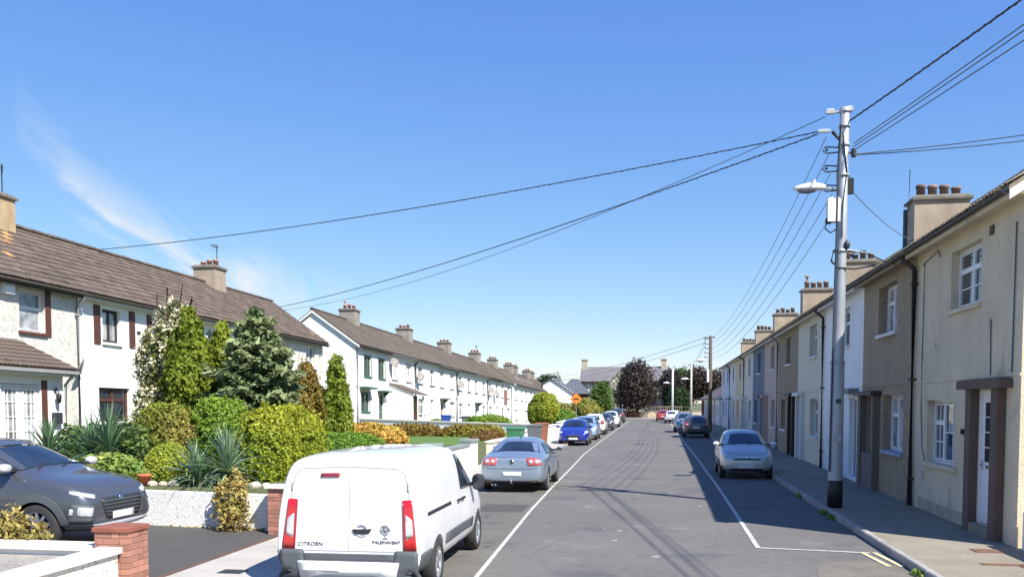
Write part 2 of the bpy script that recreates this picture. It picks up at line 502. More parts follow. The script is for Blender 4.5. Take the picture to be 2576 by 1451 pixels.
def gz(x, y):
    if x > WL - 0.12: return -0.06
    if y < 15.12: return -0.04 if x > -14 else 0.25
    if y < 50 or x < -15: return lv(y)
    t = max(0, min(1, (-x - 6.7) / 8.0))
    return 0.12 * (1 - t) + lv(y) * t


XS = [-3000, -600, -150, -60, -40, -30, -25, -20, -17, -15, -13, -11, -9, -7.6, -6.64, -6.6, 0, 4, 8, 20, 60, 200, 600, 3000]
YS = [-300, -60, -10, 0, 6, 10, 13, 15.1, 15.14, 18, 22, 26, 32, 38, 44, 50, 51, 60, 70, 80, 90, 100, 110, 120, 127, 150, 220, 400, 900, 3000]
mb = MB()
vs = [(x, y, gz(x, y)) for y in YS for x in XS]
nx = len(XS)
mb.add(vs, [(j * nx + i, j * nx + i + 1, (j + 1) * nx + i + 1, (j + 1) * nx + i) for j in range(len(YS) - 1) for i in range(nx - 1)])
structure(mb, 'ground', M_GROUND)

mb = MB()
mb.box(KL, KR, -40, 126, -0.05, 0.0)
mb.box(-90, 90, 126.0, 135.6, -0.05, 0.0)
road = structure(mb, 'road', M_ASPH)


def sheet(name, pts, z, m, parent=None):
    b = MB(); b.add([(x, y, z) for x, y in pts], [tuple(range(len(pts)))])
    return structure(b, name, m, parent)


LLINE = [(-2.20, 4), (-2.44, 11.97), (-2.62, 16.3), (-2.76, 19.7), (-2.90, 24.9), (-3.06, 32.2), (-3.30, 41.5), (-3.40, 60), (-3.45, 118)]
sheet('parking_lane', [(KL, -10), (-2.1, -10)] + LLINE + [(KL, 118)], 0.004, M_ASPH2)


def ribbon(pts, w, z):
    b = MB(); vs = []
    for i, p in enumerate(pts):
        a = Vector(pts[max(i - 1, 0)]); c = Vector(pts[min(i + 1, len(pts) - 1)])
        d = (c - a).normalized(); n = Vector((-d.y, d.x)) * w / 2
        vs += [(p[0] + n.x, p[1] + n.y, z), (p[0] - n.x, p[1] - n.y, z)]
    b.add(vs, [(2 * i, 2 * i + 1, 2 * i + 3, 2 * i + 2) for i in range(len(pts) - 1)])
    return b


structure(ribbon(LLINE, 0.07, 0.008), 'parking_line', M_LINE)
structure(ribbon([(1.70, 15.12), (1.73, 18.7), (1.77, 25.2), (1.78, 37.2), (1.72, 55), (1.70, 118)], 0.085, 0.008), 'parking_line', M_LINE)
structure(ribbon([(1.745, 15.14), (3.42, 14.90)], 0.09, 0.0085), 'parking_line', M_LINE)
for dx in (0.0, 0.19):
    structure(ribbon([(3.30 + dx, 14.92), (3.42 + dx, 13.7)], 0.075, 0.012), 'yellow_line', M_LINEY)
sheet('road_patch', [(2.55, 13.9), (3.0, 14.15), (3.66, 13.95), (3.66, 9), (2.0, 9), (2.15, 12.2), (2.35, 13.4)], 0.004, M_ASPH3)
M_CHIP = mat('worn_paint_chip', (.24, .235, .22), .85, .25, 9, .3, 60)
for i in range(16):        # worn remains of paint and repairs on the carriageway
    x, y = random.uniform(-1.6, 1.2), random.choice([random.uniform(13, 30), random.uniform(28, 60)])
    s_ = random.uniform(0.03, 0.10)
    pts = [(x + s_ * random.uniform(.5, 1.1) * math.cos(a), y + 1.8 * s_ * random.uniform(.5, 1.1) * math.sin(a)) for a in [k * 1.047 for k in range(6)]]
    sheet('road_chip', pts, 0.004, M_CHIP, road)


def kerb(name, x, side, y0, y1):
    base = MB().box(x, x + side * 0.11, y0, y1, -0.04, 0.06)
    k = structure(base, name, M_MORTAR)
    y = y0
    me = MB().bbox(0, side * 0.125, 0, 0.895, 0, 0.125, 0.018).mesh('kerb_stone', M_KERB)
    n = 0
    while y < min(y1, 62):
        o = bpy.data.objects.new('kerb_stone', me); COL.objects.link(o); o.parent = k
        o.location = (x - side * 0.004, y, 0.0 + random.uniform(-0.004, 0.004)); y += 0.9; n += 1
    o = MB().bbox(0, side * 0.125, 0, y1 - y, 0, 0.12, 0.015).build('kerb_run', M_KERB, k); o.location = (x - side * 0.004, y, 0)
    return k


kerb('kerb', KR, 1, 2, 126)
kerb('kerb', KL, -1, 2, 126)


def pavement(name, x0, x1, y0, y1, m, step=2.4):
    base = structure(MB().box(x0, x1, y0, y1, -0.05, 0.085), name, M_MORTAR)
    y = y0
    me = MB().bbox(0, x1 - x0 - 0.012, 0, step - 0.014, 0, 0.02, 0.006).mesh('slab', m)
    while y < y1 - 0.1:
        if y < 60:
            o = bpy.data.objects.new('slab', me); COL.objects.link(o); o.parent = base; o.location = (x0 + 0.006, y, 0.085 + random.uniform(-.002, .002))
            y += step
        else:
            o = MB().bbox(0, x1 - x0 - 0.012, 0, y1 - y, 0, 0.02, 0.006).build('slab', m, base); o.location = (x0 + .006, y, .085); y = y1
    return base


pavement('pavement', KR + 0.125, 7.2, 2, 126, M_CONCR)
pavement('pavement', WL - 0.02, KL - 0.125, 2, 126, M_CONC)
structure(MB().box(-90, 90, 135.6, 139.2, -0.05, 0.11), 'pavement', M_CONC)

# driveway of the near left house: rises gently away from the street, brown strip where it meets the pavement
b = MB()
b.add([(WL, 10.16, .112), (WL, 14.9, .112), (-15.5, 14.9, .34), (-15.5, 10.16, .34), (WL, 10.16, -.05), (WL, 14.9, -.05), (-15.5, 14.9, -.05), (-15.5, 10.16, -.05)],
      [(0, 1, 2, 3), (4, 7, 6, 5), (0, 4, 5, 1), (1, 5, 6, 2), (2, 6, 7, 3), (3, 7, 4, 0)])
structure(b, 'driveway', M_DRIVE)
structure(MB().box(WL - 0.03, WL + 0.07, 10.2, 14.6, 0.0, 0.1135), 'driveway_edge', mat('edge_brown', (0.11, 0.065, 0.045), 0.9, 0.2, 4))

# iron covers in the pavements
for i, (x, y, w, d, lab) in enumerate([(5.12, 14.75, .42, .34, 'rusty rectangular iron cover nearest the house wall in the right pavement'),
                                       (4.93, 13.52, .62, .16, 'narrow rusty iron cover near the kerb of the right pavement'),
                                       (5.30, 13.36, .40, .34, 'rusty square iron cover beside the narrow one on the right pavement'),
                                       (-5.71, 11.29, .34, .26, 'small dark iron cover in the pale pavement left of the white van')]):
    c = MB().bbox(-w / 2, w / 2, -d / 2, d / 2, 0, 0.008, 0.003)
    o = c.build('iron_cover', M_RUST if i < 3 else M_DKMETAL, None, None, loc=(x, y, 0.106))
    tag(o, lab, 'drain cover', 'iron covers in the pavements')
    MB().box(-w / 2 + .03, w / 2 - .03, -d / 2 + .03, d / 2 - .03, 0.0085, 0.012).build('lid', M_RUST if i < 3 else M_DKMETAL, o)

# ------------------------------------------------------------------ houses


def tile_mesh(name, w, gauge, m):
    prof = [0, .016, .024, .016, 0.001, 0.001, .016, .024, .016, 0]
    n = len(prof)
    vs, fs = [], []
    for (v, up) in ((-0.035, 0.040), (gauge, 0.012)):
        for i, h in enumerate(prof):
            vs.append((w * i / (n - 1) * 0.985, v, up + h))
    for i in range(n):
        vs.append((w * i / (n - 1) * 0.985, -0.035, 0.018 + prof[i] * 0.6))
    for i in range(n - 1):
        fs.append((i, i + 1, n + i + 1, n + i))
        fs.append((2 * n + i, 2 * n + i + 1, i + 1, i))
    me = bpy.data.meshes.new(name); me.from_pydata(vs, [], fs); me.materials.append(m)
    return me, vs, fs


def frame_window(root, xf, y0, y1, z0, z1, x, cols, fm, pm, bars=(0, 0), sash=0.03, d=0.06, name='window', ob=0.05):
    """window set in its opening: one frame object, each pane a child. cols = [(width share, [height shares from the top])]"""
    b = MB(xf)
    panes = []
    b.box(x - d, x, y0, y0 + ob, z0, z1); b.box(x - d, x, y1 - ob, y1, z0, z1)
    b.box(x - d + .002, x - .002, y0 + ob, y1 - ob, z0, z0 + ob); b.box(x - d + .002, x - .002, y0 + ob, y1 - ob, z1 - ob, z1)
    yy = y0 + ob; wt = y1 - y0 - 2 * ob; zt = z1 - z0 - 2 * ob
    for ci, (cw, rows) in enumerate(cols):
        ya, yb = yy, yy + cw * wt; yy = yb
        if ci: b.box(x - d + .003, x - .001, ya - .022, ya + .022, z0 + ob, z1 - ob)
        zz = z1 - ob
        for ri, rh in enumerate(rows):
            za, zb = zz - rh * zt, zz; zz = za
            if ri: b.box(x - d + .004, x - .003, ya + .022, yb - .022, zb - .02, zb + .02)
            a0, a1, c0, c1 = ya + .02, yb - .02, za + .018, zb - .018
            if sash:
                b.box(x - d + .01, x + .008, a0, a0 + sash, c0, c1); b.box(x - d + .01, x + .008, a1 - sash, a1, c0, c1)
                b.box(x - d + .012, x + .006, a0 + sash, a1 - sash, c0, c0 + sash); b.box(x - d + .012, x + .006, a0 + sash, a1 - sash, c1 - sash, c1)
            bx, bz = bars
            if rh < 0.4: bz = 0
            for k in range(1, bx + 1):
                yk = a0 + (a1 - a0) * k / (bx + 1); b.box(x - .028, x - .004, yk - .011, yk + .011, c0 + sash, c1 - sash)
            for k in range(1, bz + 1):
                zk = c0 + (c1 - c0) * k / (bz + 1); b.box(x - .027, x - .005, a0 + sash, a1 - sash, zk - .011, zk + .011)
            panes.append((a0 + sash * .9, a1 - sash * .9, c0 + sash * .9, c1 - sash * .9))
    w = b.build(name, fm, root)
    for (a0, a1, c0, c1) in panes:
        MB(xf).box(x - .045, x - .03, a0, a1, c0, c1).build('pane', pm, w)
    return w


def holes_wall(b, y0, y1, z0, z1, holes, x, reveal):
    ys = sorted({y0, y1, *[v for h in holes for v in h[:2]]}); zs = sorted({z0, z1, *[v for h in holes for v in h[2:4]]})
    ys = [v for v in ys if y0 <= v <= y1]; zs = [v for v in zs if z0 <= v <= z1]
    for i in range(len(ys) - 1):
        for j in range(len(zs) - 1):
            cy, cz = (ys[i] + ys[i + 1]) / 2, (zs[j] + zs[j + 1]) / 2
            if any(h[0] < cy < h[1] and h[2] < cz < h[3] for h in holes): continue
            b.quad((x, ys[i], zs[j]), (x, ys[i + 1], zs[j]), (x, ys[i + 1], zs[j + 1]), (x, ys[i], zs[j + 1]))
    for (a, c, d, e) in [h[:4] for h in holes]:
        r = x - reveal
        b.quad((x, a, d), (r, a, d), (r, a, e), (x, a, e)); b.quad((x, c, d), (x, c, e), (r, c, e), (r, c, d))
        b.quad((x, a, d), (x, c, d), (r, c, d), (r, a, d)); b.quad((x, a, e), (r, a, e), (r, c, e), (x, c, e))
        b.quad((r, a, d), (r, c, d), (r, c, e), (r, a, e))


def panel_door(root, xf, y0, y1, z0, z1, x, m, fm, glass=None, panes=(2, 3), handle_side=1, letter=True, frame=True):
    if frame:
        b = MB(xf)
        b.box(x - .07, x + .012, y0, y0 + .06, z0, z1); b.box(x - .07, x + .012, y1 - .06, y1, z0, z1); b.box(x - .07, x + .010, y0 + .06, y1 - .06, z1 - .06, z1)
        b.build('door_frame', fm, root)
    a0, a1, c0, c1 = y0 + .065, y1 - .065, z0 + .01, z1 - .065
    b = MB(xf)
    b.box(x - .06, x - .02, a0, a1, c0, c1)
    h = c1 - c0
    b.box(x - .021, x - .008, a0 + .12, a1 - .12, c0 + .14, c0 + h * .40)
    b.box(x - .009, x - .001, a0 + .17, a1 - .17, c0 + .19, c0 + h * .40 - .05)
    if not glass:
        b.box(x - .021, x - .008, a0 + .12, a1 - .12, c0 + h * .50, c1 - .12)
    dr = b.build('door', m, root)
    if glass:
        g0, g1, e0, e1 = a0 + .14, a1 - .14, c0 + h * .47, c1 - .13
        n, k = panes
        for i in range(n):
            for j in range(k):
                MB(xf).box(x - .024, x - .012, g0 + (g1 - g0) * i / n + .012, g0 + (g1 - g0) * (i + 1) / n - .012,
                           e0 + (e1 - e0) * j / k + .012, e0 + (e1 - e0) * (j + 1) / k - .012).build('pane', glass, dr)
    yh = a1 - .06 if handle_side > 0 else a0 + .06
    hb = MB(xf); hb.box(x - .02, x - .008, yh - .02, yh + .02, c0 + .92, c0 + 1.10); hb.box(x - .008, x + .035, yh - .012, yh + .012, c0 + 1.0, c0 + 1.022)
    hb.box(x + .022, x + .035, min(yh, yh - .11 * handle_side), max(yh, yh - .11 * handle_side), c0 + 1.0, c0 + 1.022)
    hb.build('handle', M_CHROME, dr)
    if letter:
        ym = (a0 + a1) / 2
        MB(xf).box(x - .02, x + .004, ym - .14, ym + .14, c0 + h * .425, c0 + h * .425 + .06).build('letterbox', M_CHROME, dr)
    return dr


W2 = [(.5, [.34, .66]), (.5, [.34, .66])]
W1 = [(1.0, [.36, .64])]
WB = [(.38, [.34, .66]), (.62, [1.0])]


class House:
    def __init__(s, name, label, group, P, alpha, g, W, H, wallm, roofm, rise=2.35, half=3.0, tiles='stuff', ends=(False, False),
                 wins=(), doors=(), fascm=None, guttm=None, ridgem=None, over=0.3, cat='house', gable=None, splitwall=None, revl=0.14, tw=0.33, tile_m2=None, base=-0.7):
        s.W, s.H, s.rise, s.half, s.over = W, H, rise, half, over
        ca, sa = math.cos(alpha), math.sin(alpha)
        s.root = empty(name, P, label, cat, group)
        s.xf = lambda x, y, z: (x * ca - y * sa, x * sa + y * ca, z + g * y)
        s.ca, s.sa, s.g = ca, sa, g
        xf, root = s.xf, s.root
        hol = [(w[0], w[1], w[2], w[3]) for w in wins] + [(d[0], d[1], d[2], d[3]) for d in doors]
        b = MB(xf)
        revs = [((w[4] if len(w) > 4 else {}).get('rev', .11)) for w in wins] + [((d[4] if len(d) > 4 else {}).get('rev', .12)) for d in doors]
        holes_wall(b, 0, W, base, H + .02, hol, 0, max(revs + [.1]) + .10)
        bk = -2 * half
        MB(xf).quad((bk, 0, base), (bk, 0, H), (bk, W, H), (bk, W, base)).build('rear_wall', wallm, root)
        pk = H + rise * (half / (half + over)) + .0
        if ends[0]: b.add([(0, 0, base), (0, 0, H + .02), (-half, 0, H + rise - .02), (bk, 0, H + .02), (bk, 0, base)], [(0, 1, 2, 3, 4)])
        if ends[1]: b.add([(0, W, base), (0, W, H + .02), (-half, W, H + rise - .02), (bk, W, H + .02), (bk, W, base)], [(4, 3, 2, 1, 0)])
        s.wall = b.build('wall', wallm, root)
        for w in wins:
            o = dict(layout=W2, fm=M_UPVC, pm=M_GLASS, sill=M_FASC, bars=(0, 0), rev=.11, sillw=.06, ob=.05)
            o.update(w[4] if len(w) > 4 else {})
            fw = frame_window(root, xf, w[0], w[1], w[2], w[3], -o['rev'], o['layout'], o['fm'], o['pm'], o['bars'], ob=o['ob'])
            if o['sill']:
                MB(xf).bbox(-o['rev'] + .005, .07, w[0] - o['sillw'], w[1] + o['sillw'], w[2] - .075, w[2] + .012, .012).build('sill', o['sill'], fw)
            if o.get('surr'):
                q = MB(xf); t = o.get('surrw', .09)
                q.box(-.01, .022, w[0] - t, w[0] - .002, w[2], w[3] + t); q.box(-.01, .022, w[1] + .002, w[1] + t, w[2], w[3] + t); q.box(-.01, .020, w[0] - .002, w[1] + .002, w[3] + .002, w[3] + t)
                q.build('surround', o['surr'], fw)
        for d in doors:
            o = dict(m=M_UPVC, fm=M_UPVC, glass=M_GLASS, panes=(2, 3), hs=1, rev=.12)
            o.update(d[4] if len(d) > 4 else {})
            panel_door(root, xf, d[0], d[1], d[2], d[3], -o['rev'], o['m'], o['fm'], o['glass'], o['panes'], o['hs'])
        # roof: slab, tiles, ridge, fascia, gutter
        y0 = -0.12 if ends[0] else 0.001
        y1 = W + 0.12 if ends[1] else W - 0.001
        run = half + over
        L = math.hypot(run, rise)
        k = rise / run
        t = .055 / math.cos(math.atan(k))
        fx, fz = over, H + .03
        rx, rz = -half, H + .03 + rise
        b = MB(xf)
        b.prism([(fx, fz), (rx, rz), (bk - over, fz), (bk - over, fz - t), (rx, rz - t), (fx, fz - t)], 'y', y0, y1)
        s.roof = b.build('roof', roofm, root)
        up = Vector((-run, 0, rise)).normalized()
        n_ = Vector((rise, 0, run)).normalized()
        if tiles:
            nt = max(1, round((y1 - y0) / tw)); tw_ = (y1 - y0) / nt
            nc = round((L - .02) / .345); gg = (L - .02) / nc
            me, tv, tf = tile_mesh('roof_tile', tw_, gg, roofm)
            rot = Matrix(((-sa, up.x * ca, n_.x * ca), (ca, up.x * sa, n_.x * sa), (g, up.z, n_.z)))
            big = MB(xf)
            me2 = None
            if tile_m2:
                me2 = me.copy(); me2.materials.clear(); me2.materials.append(tile_m2[0])
            for c in range(nc):
                for j in range(nt):
                    p = Vector((fx, y0 + tw_ * j, fz)) + up * (gg * c + .02)
                    jit = random.uniform(-.004, .006)
                    if tiles == 'each':
                        o = bpy.data.objects.new('roof_tile', me2 if (me2 and tile_m2[1](p.x, p.y, c)) else me)
                        COL.objects.link(o); o.parent = s.roof
                        q = xf(p.x + n_.x * jit, p.y, p.z + n_.z * jit)
                        M = rot.to_4x4(); M.translation = Vector(q)
                        o.matrix_basis = M
                    else:
                        big.add([(p.x + up.x * v[1] + n_.x * (v[2] + jit), p.y + v[0], p.z + up.z * v[1] + n_.z * (v[2] + jit)) for v in tv], tf)
            if tiles != 'each':
                o = big.build('roof_tiles', roofm, s.roof); o['kind'] = 'stuff'
        rm = ridgem or roofm
        nr = max(1, round((y1 - y0) / .45)); rl = (y1 - y0) / nr
        prof = [(.15 * math.cos(a), .115 * math.sin(a)) for a in [math.pi * i / 6 for i in range(7)]]
        if tiles == 'each':
            q = MB(); vs = []
            for yy, sc in ((0, 1.0), (rl * .96, .95)):
                vs += [(px * sc, yy, pz * sc) for px, pz in prof]
            q.add(vs, [(i, i + 1, 8 + i, 7 + i) for i in range(6)] + [tuple(range(7)), tuple(range(7, 14))[::-1]])
            rme = q.mesh('ridge_tile', rm)
            for j in range(nr):
                o = bpy.data.objects.new('ridge_tile', rme); COL.objects.link(o); o.parent = s.roof
                M = Matrix(((ca, -sa, 0), (sa, ca, 0), (0, g, 1))).to_4x4(); M.translation = Vector(xf(rx, y0 + j * rl, rz + .005 + random.uniform(-.006, .006)))
                o.matrix_basis = M
        else:
            q = MB(xf)
            for j in range(nr):
                vs = []
                dz = random.uniform(-.006, .006)
                for yy, sc in ((y0 + j * rl, 1.0), (y0 + (j + .97) * rl, .95)):
                    vs += [(rx + px * sc, yy, rz + .005 + dz + pz * sc) for px, pz in prof]
                q.add(vs, [(i, i + 1, 8 + i, 7 + i) for i in range(6)])
            o = q.build('ridge_tiles', rm, s.roof); o['kind'] = 'stuff'
        if fascm:
            MB(xf).box(over - .03, over - .005, y0, y1, H - .17, H - .03).build('fascia', fascm, root)
            MB(xf).box(0.003, over - .031, y0, y1, H - .10, H - .075).build('soffit', fascm, root)
        if guttm:
            q = MB(xf)
            pr = [(over + .055 + .058 * math.cos(a), H - .045 + .058 * math.sin(a)) for a in [math.pi + math.pi * i / 6 for i in range(7)]]
            pr += [(over + .055 + .048 * math.cos(a), H - .045 + .048 * math.sin(a)) for a in [2 * math.pi - math.pi * i / 6 for i in range(7)]]
            q.prism(pr, 'y', y0, y1)
            q.build('gutter', guttm, root)
        for e, (flag, yy, sg) in enumerate(((ends[0], y0, -1), (ends[1], y1, 1))):
            if flag:
                q = MB(xf); w_ = .16
                for (xa, xb) in ((fx, rx), (bk - over, rx)):
                    a, c = Vector((xa, fz - t)), Vector((xb, rz - t))
                    q.add([(a.x, yy, a.y - w_), (c.x, yy, c.y - w_), (c.x, yy, c.y - .004), (a.x, yy, a.y - .004),
                           (a.x, yy + sg * .025, a.y - w_), (c.x, yy + sg * .025, c.y - w_), (c.x, yy + sg * .025, c.y - .004), (a.x, yy + sg * .025, a.y - .004)],
                          [(0, 1, 2, 3), (7, 6, 5, 4), (0, 4, 5, 1), (1, 5, 6, 2), (2, 6, 7, 3), (3, 7, 4, 0)])
                q.build('bargeboard', gable or fascm or roofm, root)

    def pipe(s, y, m, r=.045, z0=0.0, x=.075, top=None):
        b = MB(s.xf)
        H = top or s.H
        b.tube([(s.over + .05, y, H - .09), (s.over + .03, y, H - .16), (x + .02, y, H - .36), (x, y, H - .44), (x, y, z0)], r, 8)
        for z in (z0 + .6, (z0 + H) / 2, H - .7):
            b.box(.0, x + r + .008, y - r - .02, y + r + .02, z - .025, z + .025)
        return b.build('downpipe', m, s.root)

    def chimney(s, y, lx, ly, zt, m, x=None, pots=3, zb=None, capm=None, aerial=False, potm=None, along='y', cowl=()):
        x = -s.half if x is None else x
        zb = s.H + s.rise * .35 if zb is None else zb
        xf = s.xf
        b = MB(xf)
        b.box(x - lx / 2, x + lx / 2, y - ly / 2, y + ly / 2, zb, zt)
        c = b.build('chimney', m, s.root)
        q = MB(xf)
        q.bbox(x - lx / 2 - .07, x + lx / 2 + .07, y - ly / 2 - .07, y + ly / 2 + .07, zt, zt + .09, .02)
        q.bbox(x - lx / 2 - .02, x + lx / 2 + .02, y - ly / 2 - .02, y + ly / 2 + .02, zt + .09, zt + .15, .05)
        q.build('cap', capm or M_CAP, c)
        for i in range(pots):
            f = (i + .5) / pots - .5
            px, py = (x + f * lx * .86, y) if along == 'x' else (x, y + f * ly * .86)
            hh = random.uniform(.22, .36)
            p = MB(xf)
            p.lathe([(.0, zt + .13), (.125, zt + .13), (.115, zt + .15 + hh * .7), (.14, zt + .15 + hh * .74), (.14, zt + .15 + hh * .86), (.115, zt + .15 + hh), (.09, zt + .15 + hh), (.085, zt + .2)], 12, (px, py, 0))
            if i in cowl:
                p.tube([(px, py, zt + .15 + hh * .9), (px, py, zt + .38 + hh)], .05, 8)
                p.lathe([(.13, zt + .36 + hh), (.12, zt + .40 + hh), (0, zt + .46 + hh)], 12, (px, py, 0))
            p.build('pot', potm or M_POT, c)
        MB(xf).prism([(x + lx / 2 + .004, zb), (x + lx / 2 + .14, zb + .0), (x + lx / 2 + .004, zb + .35)], 'y', y - ly / 2 - .1, y + ly / 2 + .1)
        if aerial:
            ax, ay = x + .05, y + ly / 2 + .09
            a = MB(xf)
            zt2 = zt + aerial
            a.tube([(ax, ay, zt - .7), (ax, ay, zt2)], .018, 6)
            a.tube([(ax - .05, ay, zt2 - .06), (ax + .10, ay - .62, zt2 - .02)], .011, 6)
            for k in range(6):
                f = k / 5
                cx, cy = ax - .05 + .15 * f, ay - .62 * f
                a.tube([(cx - .16, cy - .03, zt2 - .05 + .04 * f), (cx + .16, cy + .03, zt2 - .05 + .04 * f)], .007, 5)
            a.box(ax - .02, ax + .02, ay + .0, ay + .03, zt2 - .22, zt2 + .08)
            a.build('aerial', M_DKMETAL, c)
        return c


def dish(H, y, x, z, r=.33, ang=0.5):
    """satellite dish on a short arm from the wall"""
    b = MB(H.xf)
    n = 18
    ax = Vector((math.cos(ang), math.sin(ang), .45)).normalized()
    u = ax.cross(Vector((0, 0, 1))).normalized(); w = u.cross(ax)
    c = Vector((x + .3, y, z))
    vs, fs = [], []
    for i, (rr, dd) in enumerate([(0.02, 0), (.5, .02), (.85, .055), (1.0, .08), (1.0, .065), (.85, .04), (.5, .005), (.02, -.015)]):
        for k in range(n):
            t = 2 * math.pi * k / n
            vs.append(tuple(c + u * (rr * r * math.cos(t)) + w * (rr * r * 1.05 * math.sin(t)) + ax * dd))
    for i in range(7):
        for k in range(n):
            fs.append((i * n + k, i * n + (k + 1) % n, (i + 1) * n + (k + 1) % n, (i + 1) * n + k))
    b.add(vs, fs, True)
    d = b.build('satellite_dish', M_DISH, H.root)
    a = MB(H.xf)
    a.tube([(x, y, z - .15), (x + .16, y, z - .15), tuple(c - ax * .02)], .02, 6)
    a.tube([tuple(c - w * r), tuple(c + ax * .32 - w * .12)], .012, 6)
    a.box(c.x + ax.x * .30, c.x + ax.x * .30 + .08, c.y + ax.y * .3 - .03, c.y + ax.y * .3 + .05, c.z + ax.z * .3 - .16, c.z + ax.z * .3 - .09)
    a.build('arm', M_DKMETAL, d)
    return d


# ---- first left-hand terrace (four houses), X of the fronts -18.2
G1 = -0.0116


def eave1(y): return 5.93 + G1 * (y - 22)


L1X, H1 = -18.2, 5.05
grp1 = 'brown roofed terrace behind the gardens on the left'
lich = (M_TILEL, lambda x, y, c: False)
y0s = [18.75, 25.85, 32.95, 40.05]
WW = 7.05
BR = dict(fm=M_UPVC, sill=M_BROWNW)


def P1(i): return (L1X, y0s[i], eave1(y0s[i]) - H1)


hA = House('terraced_house', 'pebbledashed house with tiled porch and brown trim at the left picture edge', grp1, P1(0), 0, G1, WW, H1, M_PEBH, M_TILE,
           tiles='each', ends=(True, False), wins=[(4.46, 5.55, 3.62, 4.86, dict(fm=M_UPVC, pm=M_GLASSC, sill=M_BROWNW, layout=[(1.0, [.42, .58])], surr=None))],
           fascm=M_DKBROWN, guttm=M_GUTTER, tile_m2=(M_TILEL, lambda x, y, c: (y > 5.1 and c > 6 and random.random() < .62 - .35 * abs((10.6 - c) * .42 - (y - 5.2) * 1.2)) or random.random() < .004))
q = MB(hA.xf); q.box(.0, .03, 5.57, 5.80, 3.55, 4.95); q.build('shutter', M_BROWNW, hA.root)
hA.chimney(6.98, 1.15, 1.05, H1 + 3.08, M_CHIML, x=-3.0, pots=2, aerial=1.15, along='x')
hA.pipe(7.0, M_GUTTERG, .05)
q = MB(hA.xf); q.bbox(.0, .16, 3.75, 4.12, 4.62, 5.0 - .06, .03); q.build('alarm_box', M_UPVC, hA.root)

hB = House('terraced_house', 'white house with brown shutters behind the white flowering shrub', grp1, P1(1), 0, G1, WW, H1, M_WHITE, M_TILE,
           tiles='each', tile_m2=(M_TILEL, lambda x, y, c: random.random() < .004),
           wins=[(1.27, 2.25, 3.60, 4.72, dict(fm=M_DKBROWN, pm=M_GLASSC, layout=[(.5, [1.0]), (.5, [1.0])], sill=M_FASC)),
                 (4.3, 5.3, 3.60, 4.72, dict(fm=M_DKBROWN, pm=M_GLASS, layout=W2)),
                 (1.0, 2.75, .95, 2.1, dict(fm=M_BROWNW, pm=M_GLASS, layout=W2))],
           doors=[(4.4, 5.4, 0, 2.15, dict(m=M_BROWNW, fm=M_BROWNW))], fascm=M_FASC, guttm=M_GUTTER)
for yy in (.80, 2.78, 3.88, 5.42):
    q = MB(hB.xf); q.box(.0, .028, yy, yy + .34, 3.52, 4.80)
    for k in range(9): q.box(.0285, .036, yy + .04, yy + .30, 3.58 + k * .135, 3.58 + k * .135 + .05)
    q.build('shutter', M_BROWNW, hB.root)
dish(hA, 6.72, .05, 2.62, .34, -2.6)
q = MB(hB.xf); q.box(.0, .03, 3.25, 3.45, 4.05, 4.15); q.build('wall_vent', M_DKMETAL, hB.root)

hC = House('terraced_house', 'white house mostly hidden by the tall conifers, second white front of its row', grp1, P1(2), 0, G1, WW, H1, M_WHITE2, M_TILE,
           tiles='each', tile_m2=(M_TILEL, lambda x, y, c: random.random() < .004),
           wins=[(1.2, 2.4, 3.60, 4.75, {}), (4.6, 5.8, 3.60, 4.75, {}), (1.0, 2.6, .95, 2.2, {})], doors=[(4.4, 5.4, 0, 2.15, dict(m=M_UPVC))], fascm=M_FASC, guttm=M_GUTTER)
hC.chimney(7.05, 1.1, 1.1, H1 + 3.05, M_CHIM, x=-2.95, pots=3, aerial=1.2, along='x', zb=H1 + 1.3)
hC.pipe(0.1, M_GUTTER, .045)
hD = House('terraced_house', 'pebbledashed end house of the nearer left terrace behind the blue-green spruce', grp1, P1(3), 0, G1, 6.85, H1, M_PEBH, M_TILE,
           tiles='each', tile_m2=(M_TILEL, lambda x, y, c: random.random() < .004), ends=(False, True),
           wins=[(1.0, 2.2, 3.60, 4.75, {}), (4.50, 5.75, 3.58, 4.80, dict(fm=M_UPVC, sill=M_DKMETAL, pm=M_GLASSC, layout=[(.5, [1.0]), (.5, [1.0])], rev=.13)), (4.3, 5.7, .95, 2.2, {})],
           doors=[(1.2, 2.2, 0, 2.15, dict(m=M_UPVC))], fascm=M_GREYP, guttm=M_GUTTER)
q = MB(hD.xf); q.lathe([(.0, .03), (.05, .03), (.05, 0)], 10, (0, 6.4, 4.35), 'x'); q.build('wall_vent', M_DKMETAL, hD.root)

# porch of the first house: walls, lean-to tiles, glazed double door, lantern, letter box
xfA = hA.xf
zA = P1(0)[2]
pe = 3.36 - zA
PX = 1.7                                        # porch front, metres in front of the house
py0, py1 = 0.6, 3.95
b = MB(xfA)
holes_wall(b, py0, py1, -.6, pe, [(1.55, 3.02, -.3, pe - .42)], PX, .10)
b.quad((PX, py1, -.6), (0, py1, -.6), (0, py1, pe + .1), (PX, py1, pe))
b.quad((PX, py0, -.6), (PX, py0, pe), (0, py0, pe + .1), (0, py0, -.6))
porch = b.build('porch', M_WHITE, hA.root)
b = MB(xfA); b.prism([(PX + .3, pe + .02), (0.01, pe + .92), (0.01, pe + .86), (PX + .3, pe - .04)], 'y', py0 - .2, py1 + .28)
proof = b.build('porch_roof', M_TILE, porch)
sl = Vector((-(PX + .29), 0, .9)); SLn = sl.length; upv = sl.normalized(); nv = Vector((-upv.z * -1, 0, -upv.x)).normalized()
tb = MB(xfA)
_, tv, tf = tile_mesh('porch_tile', .32, .30, M_TILE)
